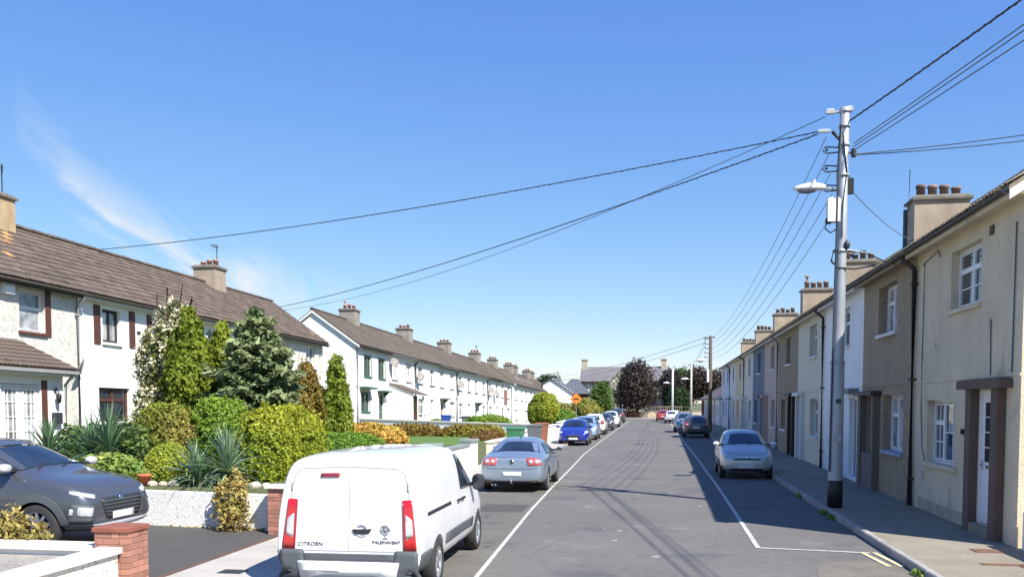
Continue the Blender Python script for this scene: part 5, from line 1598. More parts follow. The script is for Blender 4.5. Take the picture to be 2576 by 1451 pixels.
class Car:
    def __init__(s, name, label, group, loc, rz, st, paint_m, wheels, wr, trackw, cat='car', spokes=5, low=M_PLAST, sub=2):
        s.root = empty(name, loc, label, cat, group, rz)
        me = loft(st)
        me.materials.append(paint_m); me.materials.append(M_PLAST)
        o = bpy.data.objects.new('body', me); COL.objects.link(o)
        m = o.modifiers.new('s', 'SUBSURF'); m.levels = m.render_levels = sub
        dg = bpy.context.evaluated_depsgraph_get(); dg.update()
        ev = bpy.data.meshes.new_from_object(o.evaluated_get(dg))
        bm = bmesh.new(); bm.from_mesh(ev)
        s.bvh = BVHTree.FromBMesh(bm); bm.free()
        cut = MB()
        hw = max(t[5] for t in st)
        for x in wheels:
            for sg in (-1, 1):
                ya, yb = sorted((sg * (hw + .1), sg * (hw - .26)))
                n = 28; R_ = wr + .055
                pr = [(x + R_ * math.cos(2 * math.pi * k / n), wr + R_ * math.sin(2 * math.pi * k / n)) for k in range(n)]
                cut.prism(pr, 'y', ya, yb)
        co = cut.build('cutter', None, None, fixn=True)
        o.modifiers.clear(); o.data = ev
        bo = o.modifiers.new('b', 'BOOLEAN'); bo.object = co; bo.operation = 'DIFFERENCE'; bo.solver = 'EXACT'
        dg = bpy.context.evaluated_depsgraph_get(); dg.update()
        fin = bpy.data.meshes.new_from_object(o.evaluated_get(dg))
        o.modifiers.clear(); o.data = fin
        bpy.data.objects.remove(co)
        fin.materials.clear(); fin.materials.append(paint_m); fin.materials.append(low)
        zlow = min(t[2] for t in st)
        for p in fin.polygons:
            c = p.center; p.use_smooth = True
            dark = c.z < zlow + .035
            for x in wheels:
                if math.hypot(c.x - x, c.z - wr) < wr + .05 and abs(c.y) < hw + .05 and c.z < wr * 2 + .1: dark = True
            p.material_index = 1 if dark else 0
        fin.set_sharp_from_angle(angle=R(38))
        o.parent = s.root
        s.body = o
        s.hw = hw
        for x in wheels:
            for sg in (-1, 1): s.wheel(x, sg * trackw, wr, sg, spokes)

    def wheel(s, x, y, r, sg, spokes):
        w = .20; rr = r * .70
        b = MB()
        b.lathe([(rr, -w / 2), (r - .03, -w / 2), (r - .004, -w / 2 + .035), (r, 0), (r - .004, w / 2 - .035), (r - .03, w / 2), (rr + .012, w / 2 - .002), (rr, w / 2 - .02), (rr, -w / 2)], 32, (0, 0, 0), 'y')
        t = b.build('wheel', M_TYRE, s.root, loc=(x, y, r))
        h = w / 2 * sg
        q = MB()
        q.lathe([(rr + .002, h - .012 * sg), (rr - .018, h - .010 * sg), (rr - .03, h - .045 * sg)], 32, (0, 0, 0), 'y')
        for k in range(spokes):
            a = 2 * math.pi * k / spokes + .3
            for da in ((-.13, .13) if spokes <= 6 else (0,)):
                c, d = math.cos(a + da), math.sin(a + da); c0, d0 = math.cos(a), math.sin(a)
                wv = .02
                p0, p1 = (c0 * .04, d0 * .04), (c * (rr - .022), d * (rr - .022))
                nx_, nz_ = -d * wv, c * wv
                vs = []
                for yy in (h - .016 * sg, h - .05 * sg):
                    vs += [(p0[0] - nx_, yy, p0[1] - nz_), (p0[0] + nx_, yy, p0[1] + nz_), (p1[0] + nx_, yy, p1[1] + nz_), (p1[0] - nx_, yy, p1[1] - nz_)]
                q.add(vs, [(0, 1, 2, 3), (0, 4, 5, 1), (2, 6, 7, 3), (1, 5, 6, 2), (3, 7, 4, 0)])
        q.lathe([(.0, h - .008 * sg), (.05, h - .012 * sg), (.065, h - .05 * sg)], 14, (0, 0, 0), 'y')
        q.build('rim', M_RIM, t)
        MB().lathe([(0, h - .062 * sg), (rr - .002, h - .062 * sg), (rr - .002, h - .09 * sg)], 20, (0, 0, 0), 'y').build('brake_disc', M_PLAST, t)

    def cast(s, p, d):
        o = Vector(p) - d * 1.2
        h = s.bvh.ray_cast(o, d)
        return h

    def decal(s, name, pts, d, m, off=.004, rnd=0.0, rings=3, seg=6, thick=.012, parent=None, build=True):
        """thin panel of outline pts laid on the body along direction d"""
        d = Vector(d).normalized(); P = [Vector(p) for p in pts]; n = len(P)
        out = []
        for i in range(n):
            a, b_, c = P[i - 1], P[i], P[(i + 1) % n]
            rr = min(rnd, (a - b_).length * .45, (c - b_).length * .45)
            if rr > 0:
                p0 = b_ + (a - b_).normalized() * rr; p1 = b_ + (c - b_).normalized() * rr
                for k in range(5):
                    t = k / 4; out.append(p0 * (1 - t) ** 2 + b_ * 2 * t * (1 - t) + p1 * t * t)
            else: out.append(b_)
        o2 = []
        for i in range(len(out)):
            a, b_ = out[i], out[(i + 1) % len(out)]
            k = max(1, int((b_ - a).length / .07)) if seg else 1
            for j in range(k): o2.append(a.lerp(b_, j / k))
        cen = sum(o2, Vector()) / len(o2)
        vs, last = [], None
        N_ = len(o2)
        allp = []
        for r_ in range(rings + 1):
            f = 1 - r_ / (rings + .0) if r_ < rings else 0
            for p in (o2 if f > 0 else [cen]): allp.append(cen + (p - cen) * f)
        hits = [s.cast(p, d) for p in allp]
        deps = [(h[0] - p).dot(d) for p, h in zip(allp, hits) if h[0] is not None]
        med = sorted(deps)[len(deps) // 2] if deps else 0
        for p, h in zip(allp, hits):
            dep = (h[0] - p).dot(d) if h[0] is not None else med
            if abs(dep - med) > .45: dep = med
            vs.append(tuple(p + d * (dep - off)))
        fs = []
        for r_ in range(rings - 1):
            for k in range(N_): fs.append((r_ * N_ + k, r_ * N_ + (k + 1) % N_, (r_ + 1) * N_ + (k + 1) % N_, (r_ + 1) * N_ + k))
        b0 = (rings - 1) * N_
        for k in range(N_): fs.append((b0 + k, b0 + (k + 1) % N_, rings * N_))
        base = len(vs)
        vs += [tuple(Vector(vs[k]) + d * (off + thick)) for k in range(N_)]
        fs += [(k, base + k, base + (k + 1) % N_, (k + 1) % N_) for k in range(N_)]
        b = MB(); b.add(vs, fs, True); b.sm[-N_:] = [False] * N_
        if not build: return b
        return b.build(name, m, parent or s.root, fixn=True)

    def strip(s, name, pts, d, w, m, off=.003, thick=.01, parent=None, closed=False):
        d = Vector(d).normalized(); P = [Vector(p) for p in pts]
        if closed: P.append(P[0])
        o2 = []
        for a, b_ in zip(P, P[1:]):
            k = max(1, int((b_ - a).length / .08))
            o2 += [a.lerp(b_, j / k) for j in range(k)]
        o2.append(P[-1])
        vs, fs = [], []
        med = None
        for i, p in enumerate(o2):
            t = (o2[min(i + 1, len(o2) - 1)] - o2[max(i - 1, 0)]).normalized()
            n = t.cross(d).normalized() * w / 2
            for q in (p - n, p + n):
                h = s.cast(q, d)
                dep = (h[0] - q).dot(d) if h[0] is not None else med
                if dep is None: dep = 0
                if med is not None and abs(dep - med) > .3: dep = med
                med = dep
                vs.append(tuple(q + d * (dep - off)))
        n_ = len(vs)
        vs += [tuple(Vector(v) + d * (off + thick)) for v in vs]
        for i in range(len(o2) - 1):
            a = 2 * i
            fs += [(a, a + 1, a + 3, a + 2), (a, a + 2, n_ + a + 2, n_ + a), (a + 1, n_ + a + 1, n_ + a + 3, a + 3)]
        fs += [(0, n_, n_ + 1, 1), (n_ - 2, n_ - 1, 2 * n_ - 1, 2 * n_ - 2)]
        return MB().add(vs, fs).build(name, m, parent or s.root, fixn=True)

    def mirror(s, x, z, sg, m, w=.20, h=.13, y=None):
        y = (y or s.hw) * sg
        b = MB(); b.ball((0, 0, 0), (.085, w / 2, h / 2), 14, 10, .75)
        o = b.build('mirror', m, s.root, loc=(x, y + sg * (w / 2 - .015), z))
        q = MB(); q.box(-.05, .03, -sg * (w / 2 + .14), -sg * (w / 2 - .06), -.06, -.01); q.build('mirror_arm', M_PLAST, o)
        g = MB(); g.prism([(-w / 2 + .03, -h / 2 + .03), (w / 2 - .03, -h / 2 + .03), (w / 2 - .03, h / 2 - .03), (-w / 2 + .03, h / 2 - .03)], 'x', -.088, -.078); g.build('mirror_glass', M_CARGL, o)
        return o

    def handle(s, x, z, sg, m, L=.2):
        y = s.cast((x, sg * 1.5, z), Vector((0, -sg, 0)))[0]
        yy = abs(y.y) if y else s.hw
        b = MB(); b.bbox(-L / 2, L / 2, -.016, .016, -.016, .016, .008)
        return b.build('door_handle', m, s.root, loc=(x, sg * (yy + .022), z))

    def letters(s, txt, p, size, m, name='badge_text', ital=0.0, wide=1.0, parent=None):
        """raised lettering on the tail, read from behind"""
        cu = bpy.data.curves.new(name, 'FONT'); cu.body = txt; cu.size = size; cu.extrude = .002; cu.align_x = 'CENTER'; cu.align_y = 'CENTER'; cu.shear = ital
        o = bpy.data.objects.new(name, cu); COL.objects.link(o)
        h = s.cast(p, Vector((1, 0, 0)))[0]
        o.location = (h.x - .006 if h else p[0], p[1], p[2]); o.scale = (wide, 1, 1)
        o.rotation_euler = (R(90), 0, R(-90)); o.parent = parent or s.root
        cu.materials.append(m)
        dg = bpy.context.evaluated_depsgraph_get(); dg.update()
        me = bpy.data.meshes.new_from_object(o.evaluated_get(dg)); k = bpy.data.objects.new(name, me); COL.objects.link(k)
        k.location, k.rotation_euler, k.scale, k.parent = o.location, o.rotation_euler, o.scale, o.parent
        bpy.data.objects.remove(o)
        return k


XP, XN, YP, YN = (1, 0, 0), (-1, 0, 0), (0, 1, 0), (0, -1, 0)


def mir(pts, sg): return [(p[0], p[1] * sg, p[2]) for p in pts]


# ---- white van, rear towards us
VW = paint('van_white', (.80, .80, .80), rough=.4)
van = Car('delivery_van', 'white panel van parked on the left with its closed rear doors towards the viewer', None, (-3.74, 10.42, 0), R(90 + 1.2),
          [(0.00, .085, .34, 1.20, 1.62, .905, .70), (.012, .085, .29, 1.22, 1.70, .935, .75), (.05, .08, .27, 1.24, 1.755, .945, .775), (.20, .05, .25, 1.24, 1.79, .945, .785), (.9, 0, .24, 1.24, 1.815, .945, .79), (2.4, 0, .24, 1.22, 1.815, .945, .785),
           (2.95, 0, .24, 1.16, 1.785, .96, .73), (3.2, 0, .24, 1.10, 1.70, .96, .70), (4.0, 0, .24, 1.00, 1.16, .94, .70), (4.2, 0, .24, .97, 1.06, .92, .70), (4.6, 0, .25, .84, .90, .86, .62), (4.78, 0, .28, .66, .70, .72, .52), (4.82, 0, .32, .56, .60, .6, .45)],
          VW, (.93, 3.86), .315, .84, 'van', 5)
for sg in (-1, 1):
    lp = [(-.3, sg * .785, 1.22), (-.3, sg * .905, 1.225), (-.3, sg * .965, .60), (-.3, sg * .795, .585)]
    dd = (1, -sg * .30, 0)
    l_ = van.decal('tail_lamp', lp, dd, M_REDL, off=.012, rnd=.02, rings=3)
    van.decal('clear_lens', [(-.3, sg * .815, 1.05), (-.3, sg * .905, .98), (-.3, sg * .915, .78), (-.3, sg * .82, .75)], dd, M_CLRL, off=.018, rnd=.03, parent=l_)
    van.decal('lamp_edge', [(-.3, sg * .782, 1.21), (-.3, sg * .797, 1.21), (-.3, sg * .807, .6), (-.3, sg * .792, .6)], dd, M_DKREDL, off=.016, parent=l_)
    van.decal('bumper_corner', [(-.3, sg * .70, .60), (-.3, sg * .99, .60), (-.3, sg * 1.0, .24), (-.3, sg * .62, .24)], (1, -sg * .35, 0), M_PLASTG, off=.034, rnd=.03)
    van.decal('bumper_side', [(.04, sg * 1.2, .57), (.52, sg * 1.2, .57), (.52, sg * 1.2, .27), (.04, sg * 1.2, .27)], (0, -sg, 0), M_PLASTG, off=.022, rnd=.03)
    sd_ = (0, -sg, 0)
    van.strip('slide_rail', [(.34, sg * 1.2, 1.02), (1.75, sg * 1.2, 1.01)], sd_, .045, M_PLAST, off=.006)
    van.decal('rub_strip', [(1.40, sg * 1.2, .63), (3.30, sg * 1.2, .63), (3.30, sg * 1.2, .49), (1.40, sg * 1.2, .49)], sd_, M_PLASTG, off=.016, rnd=.02)
    van.decal('side_window', [(2.45, sg * 1.2, 1.13), (3.58, sg * 1.2, 1.10), (3.15, sg * 1.2, 1.55), (2.98, sg * 1.2, 1.63), (2.50, sg * 1.2, 1.65)], sd_, M_CARGL, off=.006, rnd=.06, rings=4)
    van.strip('panel_gap', [(2.36, sg * 1.2, .32), (2.36, sg * 1.2, 1.74)], sd_, .012, M_SEAMW, off=.002)
    van.strip('panel_gap', [(1.28, sg * 1.2, .50), (1.28, sg * 1.2, 1.72)], sd_, .010, M_SEAMW, off=.002)
    van.strip('panel_gap', [(3.52, sg * 1.2, .36), (3.52, sg * 1.2, 1.02)], sd_, .010, M_SEAMW, off=.002)
    van.handle(2.52, 1.0, sg, M_PLAST, .22); van.handle(2.22, 1.0, sg, M_PLAST, .16)
    van.mirror(3.28, 1.17, sg, M_PLAST, .20, .26)
    van.decal('headlamp', [(4.2, sg * .50, .80), (4.2, sg * .85, .95), (4.2, sg * .86, .72), (4.2, sg * .55, .64)], (-1, -sg * .3, 0), M_CLRL, off=.008, rnd=.04)
van.decal('windscreen', [(4.02, -.72, 1.12), (4.02, .72, 1.12), (3.22, .62, 1.72), (3.22, -.62, 1.72)], (-.6, 0, -.8), M_CARGL, off=.005, rnd=.06)
van.decal('bumper', [(-.3, -.655, .46), (-.3, .655, .46), (-.3, .60, .22), (-.3, -.60, .22)], XP, VW, off=.045, rnd=.02, thick=.05)
van.decal('bumper_step', [(-.3, -.70, .555), (-.3, .70, .555), (-.3, .70, .475), (-.3, -.70, .475)], XP, M_PLASTG, off=.03, rnd=.01, thick=.04)
van.decal('number_plate', [(-.4, .10, .445), (-.4, .62, .445), (-.4, .62, .335), (-.4, .10, .335)], XP, M_PLATE, off=.052, rnd=.01)
van.strip('panel_gap', [(-.3, 0.0, .58), (-.3, 0.0, 1.60)], XP, .010, M_SEAMW, off=.003)
van.strip('panel_gap', [(-.3, -.765, .60), (-.3, -.755, 1.30), (-.3, -.70, 1.54), (-.3, -.60, 1.60), (-.3, 0, 1.625), (-.3, .60, 1.60), (-.3, .70, 1.54), (-.3, .755, 1.30), (-.3, .765, .60)], XP, .013, M_SEAMW, off=.003)
van.strip('panel_gap', [(-.3, -.735, .585), (-.3, .735, .585)], XP, .014, M_SEAMW, off=.003)
for sg in (-1, 1):
    for z in (.78, 1.38):
        van.decal('hinge', [(-.3, sg * .735, z + .05), (-.3, sg * .752, z + .05), (-.3, sg * .752, z - .05), (-.3, sg * .735, z - .05)], XP, M_SEAMW, off=.014)
van.decal('high_brake_lamp', [(-.3, .13, 1.685), (-.3, .37, 1.68), (-.3, .375, 1.63), (-.3, .13, 1.635)], (1, 0, -.35), M_DKREDL, off=.018, rnd=.012)
hd = van.decal('rear_handle', [(-.3, -.04, .855), (-.3, -.29, .865), (-.3, -.27, .82), (-.3, -.20, .80), (-.3, -.08, .80)], XP, M_PLAST, off=.02, rnd=.01)
hx = van.cast((-.3, -.17, .86), Vector(XP))[0].x
q = MB(); q.tube([(hx - .012, -.165 - .065 * math.cos(a), .86 + .055 * math.sin(a)) for a in [math.pi * k / 10 for k in range(11)]], .009, 6)
q.tube([(hx - .012, -.165 - .055 * math.cos(a), .805 - .035 * math.sin(a)) for a in [math.pi * k / 10 for k in range(11)]], .009, 6)
q.build('emblem', M_SILV, van.root)
hx = van.cast((-.3, -.46, .84), Vector(XP))[0].x
q = MB()
for r_, w_ in ((.058, .006), (.036, .005)):
    q.tube([(hx - .006, -.46 + r_ * math.cos(2 * math.pi * k / 20), .85 + r_ * math.sin(2 * math.pi * k / 20)) for k in range(21)], w_, 5)
for k in range(6):
    a = math.pi * k / 3; q.tube([(hx - .006, -.46 + .012 * math.cos(a), .85 + .012 * math.sin(a)), (hx - .006, -.46 + .056 * math.cos(a), .85 + .056 * math.sin(a))], .0045, 4)
q.lathe([(0, hx - .014), (.016, hx - .012), (.016, hx)], 10, (0, -.46, .85), 'x')
q.tube([(hx - .006, -.46, .79), (hx - .006, -.46, .755)], .007, 5)
q.prism([(-.50, .735), (-.42, .735), (-.44, .758), (-.48, .758)], 'x', hx - .012, hx)
q.build('fan_emblem', mat('emblem_grey', (.30, .31, .32), .4, 0, 3, metal=.4), van.root)
van.letters('CITRO\u00cbN', (-.3, .50, .665), .070, M_LETTER, wide=1.1, ital=.15)
van.letters('PALEMAVENT', (-.3, -.48, .70), .060, M_LETTER, wide=.98)


# ---- passenger cars
def stations(kind, L, W, H):
    hw = W / 2
    if kind == 'hatch':
        t = [(0.0, 0, .40, .80, .86, .66, .5), (.04, 0, .30, .85, .95, .86, .60), (.18, 0, .25, .90, 1.15, .96, .66), (.46, 0, .22, .92, 1.43, 1.0, .67), (1.1, 0, .20, .92, 1.50, 1.0, .68), (1.9, 0, .20, .915, 1.49, 1.0, .68), (2.25, 0, .2, .90, 1.43, 1.0, .66),
             (2.98, 0, .2, .885, 1.03, 1.0, .76), (3.12, 0, .2, .88, .985, .995, .78), (3.55, 0, .22, .82, .90, .96, .74), (3.78, 0, .25, .70, .78, .87, .66), (3.87, 0, .28, .60, .66, .74, .56), (3.90, 0, .32, .53, .58, .6, .48)]
        L0, H0 = 3.9, 1.5
    elif kind == 'saloon':
        t = [(0.0, .06, .36, .80, .88, .74, .58), (.03, .06, .30, .85, .95, .88, .66), (.14, .04, .25, .90, 1.005, .96, .70), (.50, 0, .22, .93, 1.04, 1.0, .72), (.74, 0, .20, .94, 1.06, 1.0, .72), (1.50, 0, .20, .94, 1.385, 1.0, .62), (1.75, 0, .20, .94, 1.435, 1.0, .62), (2.3, 0, .20, .93, 1.47, 1.0, .63), (2.75, 0, .2, .92, 1.43, 1.0, .61),
             (3.55, 0, .2, .90, 1.02, 1.0, .74), (3.7, 0, .2, .89, .975, .995, .75), (4.3, 0, .22, .80, .87, .95, .70), (4.6, 0, .26, .68, .74, .84, .60), (4.74, 0, .3, .56, .62, .7, .5), (4.77, 0, .34, .5, .55, .56, .4)]
        L0, H0 = 4.77, 1.47
    else:
        t = [(0.0, 0, .45, .90, .96, .68, .5), (.05, 0, .34, .95, 1.06, .88, .60), (.2, 0, .28, 1.0, 1.28, .97, .64), (.5, 0, .25, 1.01, 1.49, 1.0, .66), (1.15, 0, .23, 1.01, 1.55, 1.0, .67), (2.0, 0, .23, 1.0, 1.545, 1.0, .67), (2.4, 0, .23, .985, 1.48, 1.0, .65),
             (3.12, 0, .23, .965, 1.12, 1.0, .76), (3.28, 0, .23, .96, 1.06, .995, .77), (3.8, 0, .25, .90, .985, .975, .74), (4.02, 0, .27, .80, .89, .92, .70), (4.13, 0, .29, .66, .74, .82, .62), (4.17, 0, .33, .58, .64, .70, .52)]
        L0, H0 = 4.17, 1.55
    a, b = L / L0, H / H0
    return [(x * a, ln, zb * b, zs * b, zt * b, w * hw, wt * hw) for (x, ln, zb, zs, zt, w, wt) in t], a, b


def passenger(kind, name, label, group, loc, rz, L, W, H, pm, wr=.31, spokes=5, detail=2, plate=M_PLATE, arch=None, glass=M_CARGL, mirror_m=None, grille='slot', sub=2):
    st, a, b = stations(kind, L, W, H)
    hw = W / 2
    wb = {'hatch': (.66, 3.12), 'saloon': (.98, 3.69), 'suv': (.78, 3.38)}[kind]
    c = Car(name, label, group, loc, rz, st, pm, (wb[0] * a, wb[1] * a), wr, hw - .115, 'car', spokes, sub=sub)
    S_ = lambda x, y, z: (x * a, y * hw, z * b)
    if kind == 'hatch':
        ws = [S_(2.93, -.80, 1.06), S_(2.93, .80, 1.06), S_(2.28, .68, 1.42), S_(2.28, -.68, 1.42)]
        rw = [S_(.14, -.70, 1.02), S_(.14, .70, 1.02), S_(.40, .60, 1.38), S_(.40, -.60, 1.38)]
        sw = [[(.62, 1.00), (1.55, .98), (1.55, 1.40), (.80, 1.36), (.55, 1.22)], [(1.62, .98), (2.75, .98), (2.22, 1.37), (1.62, 1.40)]]
        rl = [(-.3, .70, .97), (-.3, 1.02, 1.05), (-.3, 1.02, .76), (-.3, .72, .74)]
        hl = [(3.5, .60, .74), (3.5, .98, .90), (3.5, 1.02, .72), (3.5, .66, .62)]
        dx = (1.57, 2.85, .62)
    elif kind == 'saloon':
        ws = [S_(3.5, -.80, 1.05), S_(3.5, .80, 1.05), S_(2.8, .66, 1.41), S_(2.8, -.66, 1.41)]
        rw = [S_(.80, -.74, 1.09), S_(.80, .74, 1.09), S_(1.46, .60, 1.37), S_(1.46, -.60, 1.37)]
        sw = [[(1.15, 1.03), (2.0, 1.01), (2.0, 1.36), (1.62, 1.34)], [(2.08, 1.01), (3.30, 1.0), (2.72, 1.34), (2.08, 1.37)]]
        rl = [(-.3, .52, .95), (-.3, .99, .97), (-.3, 1.01, .76), (-.3, .56, .74)]
        hl = [(4.3, .58, .70), (4.3, .96, .80), (4.3, 1.0, .66), (4.3, .62, .60)]
        dx = (2.04, 3.4, 1.05)
    else:
        ws = [S_(3.08, -.80, 1.15), S_(3.08, .80, 1.15), S_(2.44, .66, 1.47), S_(2.44, -.66, 1.47)]
        rw = [S_(.16, -.68, 1.12), S_(.16, .68, 1.12), S_(.44, .58, 1.42), S_(.44, -.58, 1.42)]
        sw = [[(.75, 1.08), (1.62, 1.07), (1.62, 1.44), (.9, 1.42)], [(1.70, 1.07), (2.92, 1.06), (2.38, 1.41), (1.70, 1.45)]]
        rl = [(-.3, .62, .98), (-.3, 1.0, 1.02), (-.3, 1.0, .84), (-.3, .66, .84)]
        hl = None
        dx = (1.66, 2.95, .7)
    tr = lambda P, y=1.2: None
    c.decal('windscreen', ws, (-.62, 0, -.78), glass, off=.004, rnd=.06, rings=4)
    c.decal('rear_window', rw, (.8, 0, -.6) if kind != 'saloon' else (.5, 0, -.85), glass, off=.004, rnd=.05, rings=3)
    for sg in (-1, 1):
        sd_ = (0, -sg, -.12)
        for k, pl in enumerate(sw):
            c.decal('side_window', [(x * a, sg * (hw + .1), z * b) for x, z in pl], sd_, glass, off=.004, rnd=.04)
        c.strip('panel_gap', [(dx[0] * a, sg * (hw + .2), .30), (dx[0] * a, sg * (hw + .2), .96 * b)], (0, -sg, 0), .012, M_SEAM, off=.002)
        c.strip('panel_gap', [(dx[1] * a, sg * (hw + .2), .33), ((dx[1] + .03) * a, sg * (hw + .2), .70 * b), ((dx[1] - .05) * a, sg * (hw + .2), .93 * b)], (0, -sg, 0), .012, M_SEAM, off=.002)
        c.handle((dx[0] - .16) * a, .83 * b, sg, pm); c.handle((dx[0] + .98) * a if False else (dx[0] - 1.0 + .9) * a + .28, .83 * b, sg, pm) if detail > 1 else None
        c.mirror(ws[0][0] - .12, ws[0][2] + .0, sg, mirror_m or pm, y=hw - .02)
        r_ = c.decal('tail_lamp', [(p[0], sg * p[1] * hw, p[2] * b) for p in rl], (1, -sg * .25, 0), M_REDP2 if kind == 'saloon' else M_DKREDL, off=.008, rnd=.05)
        if detail > 1:
            for yk, rr in ((.66, .055), (.84, .06)) if kind == 'saloon' else ((.86, .05),):
                pz = .86 * b
                pts = [(-.3, sg * yk * hw + rr * math.cos(2 * math.pi * k / 10), pz + rr * .9 * math.sin(2 * math.pi * k / 10)) for k in range(10)]
                c.decal('clear_lens', pts, (1, -sg * .25, 0), M_CLRL, off=.013, rings=2, parent=r_)
        if hl:
            hl_ = c.decal('headlamp', [(p[0] * a, sg * p[1] * hw, p[2] * b) for p in hl], (-1, -sg * .35, -.25), M_CLRL, off=.006, rnd=.05)
        if arch:
            for x in (wb[0] * a, wb[1] * a):
                n = 22; ra = wr + .085
                P = [(x + ra * math.cos(t), sg * (hw + .2), wr + ra * math.sin(t)) for t in [math.pi * (.03 + .94 * k / n) for k in range(n + 1)]]
                c.strip('wheel_arch', P, (0, -sg, 0), .11, arch, off=.014, thick=.04)
            c.decal('sill_cladding', [((wb[0] + .42) * a, sg * (hw + .2), .46), ((wb[1] - .42) * a, sg * (hw + .2), .42), ((wb[1] - .45) * a, sg * (hw + .2), .27), ((wb[0] + .45) * a, sg * (hw + .2), .27)], (0, -sg, 0), arch, off=.012, rnd=.02)
    # plates, grilles, bumpers
    pz = {'hatch': .40, 'saloon': .47, 'suv': .46}[kind] * b
    c.decal('number_plate', [(L - .3, -.26, pz + .055), (L - .3, .26, pz + .055), (L - .3, .26, pz - .055), (L - .3, -.26, pz - .055)], XN, plate, off=.02, rnd=.008)
    pzr = {'hatch': .66, 'saloon': .52, 'suv': .7}[kind] * b
    c.decal('number_plate', [(-.3, -.26, pzr + .055), (-.3, .26, pzr + .055), (-.3, .26, pzr - .055), (-.3, -.26, pzr - .055)], XP, plate, off=.012, rnd=.008)
    if kind == 'hatch':
        if grille == 'slot':
            c.decal('grille', [S_(3.5, -.52, .645), S_(3.5, .52, .645), S_(3.5, .47, .595), S_(3.5, -.47, .595)], XN, M_PLAST, off=.006, rnd=.02)
        else:
            c.decal('grille', [S_(3.5, -.50, .60), S_(3.5, .50, .60), S_(3.5, .40, .44), S_(3.5, -.40, .44)], XN, M_PLAST, off=.006, rnd=.04)
        c.decal('lower_grille', [S_(3.5, -.58, .335), S_(3.5, .58, .335), S_(3.5, .62, .27), S_(3.5, -.62, .27)], XN, M_PLAST, off=.010, rnd=.03)
        if detail > 1:
            for sg in (-1, 1):
                c.decal('fog_lamp', [S_(3.4, sg * .74, .40), S_(3.4, sg * .88, .42), S_(3.4, sg * .88, .33), S_(3.4, sg * .74, .33)], (-1, -sg * .4, 0), M_CLRL if grille != 'slot' else M_PLAST, off=.008, rnd=.03)
            c.strip('panel_gap', [S_(3.55, -.78, .80), S_(3.70, -.56, .735), S_(3.80, 0, .70), S_(3.70, .56, .735), S_(3.55, .78, .80)], (-.5, 0, -.85), .012, M_SEAM, off=.002)
        c.decal('rear_bumper', [S_(-.2, -.84, .44), S_(-.2, .84, .44), S_(-.2, .78, .27), S_(-.2, -.78, .27)], XP, M_PLAST, off=.014, rnd=.03)
        c.strip('wiper', [S_(2.98, .1, 1.03), S_(2.78, .55, 1.14)], (-.62, 0, -.78), .016, M_PLAST, off=.014)
        c.strip('wiper', [S_(2.98, -.5, 1.03), S_(2.82, -.05, 1.12)], (-.62, 0, -.78), .016, M_PLAST, off=.014)
    cx = {'hatch': .685, 'saloon': .62, 'suv': .70}[kind] * b
    pts = [(L - .3, .055 * math.cos(2 * math.pi * k / 14), cx + .045 * math.sin(2 * math.pi * k / 14)) for k in range(14)]
    c.decal('emblem', pts, XN, M_CHROME, off=.012, rings=2)
    if kind == 'saloon':
        pts = [(-.3, .062 * math.cos(2 * math.pi * k / 16), .845 * b + .062 * math.sin(2 * math.pi * k / 16)) for k in range(16)]
        e = c.decal('emblem', pts, XP, M_CHROME, off=.014, rings=2)
        pts = [(-.3, .050 * math.cos(2 * math.pi * k / 16), .845 * b + .050 * math.sin(2 * math.pi * k / 16)) for k in range(16)]
        c.decal('emblem_field', pts, XP, M_PLAST, off=.017, rings=2, parent=e)
        hx = c.cast((-.3, 0, .845 * b), Vector(XP))[0].x - .020
        q = MB(); z0 = .845 * b
        q.tube([(hx, .030, z0 + .038), (hx, 0.0, z0 - .002), (hx, -.030, z0 + .038)], .005, 4); q.tube([(hx, .042, z0 + .015), (hx, .022, z0 - .038), (hx, 0, z0 - .008), (hx, -.022, z0 - .038), (hx, -.042, z0 + .015)], .005, 4)
        q.build('emblem_mark', M_CHROME, e)
        c.decal('valance', [S_(-.2, -.86, .33), S_(-.2, .86, .33), S_(-.2, .80, .23), S_(-.2, -.80, .23)], XP, M_PLAST, off=.012, rnd=.03)
        c.strip('panel_gap', [S_(-.2, -.84, .70), S_(-.2, -.60, .655), S_(-.2, .60, .655), S_(-.2, .84, .70)], XP, .014, M_SEAM, off=.003)
        c.strip('boot_edge', [S_(.03, -.74, .965), S_(.02, 0, .985), S_(.03, .74, .965)], XP, .022, pm, off=.018)
        for sg in (-1, 1):
            c.decal('reflector', [S_(-.2, sg * .62, .345), S_(-.2, sg * .80, .345), S_(-.2, sg * .80, .32), S_(-.2, sg * .62, .32)], XP, M_DKREDL, off=.014)
        q = MB(); q.tube([(-.02, .52, .22), (.2, .52, .22)], .03, 8); q.tube([(-.02, .43, .22), (.2, .43, .22)], .03, 8); q.build('exhaust', M_CHROME, c.root)
        q = MB(); q.tube([(.3, 0, .25), (.02, 0, .25), (-.05, 0, .30)], .02, 6); q.ball((-.05, 0, .34), .028); q.build('tow_bar', M_GALV, c.root)
        q = MB(); q.bbox(-.05, .06, -.02, .02, 0, .05, .015); q.build('roof_aerial', M_PLAST, c.root, loc=(1.78, 0, 1.445 * b))
        # interior seen through the rear glass: parcel shelf head restraints stand just under the glass line
        c.decal('grille', [S_(4.6, -.55, .60), S_(4.6, .55, .60), S_(4.6, .45, .40), S_(4.6, -.45, .40)], XN, M_PLAST, off=.006, rnd=.04)
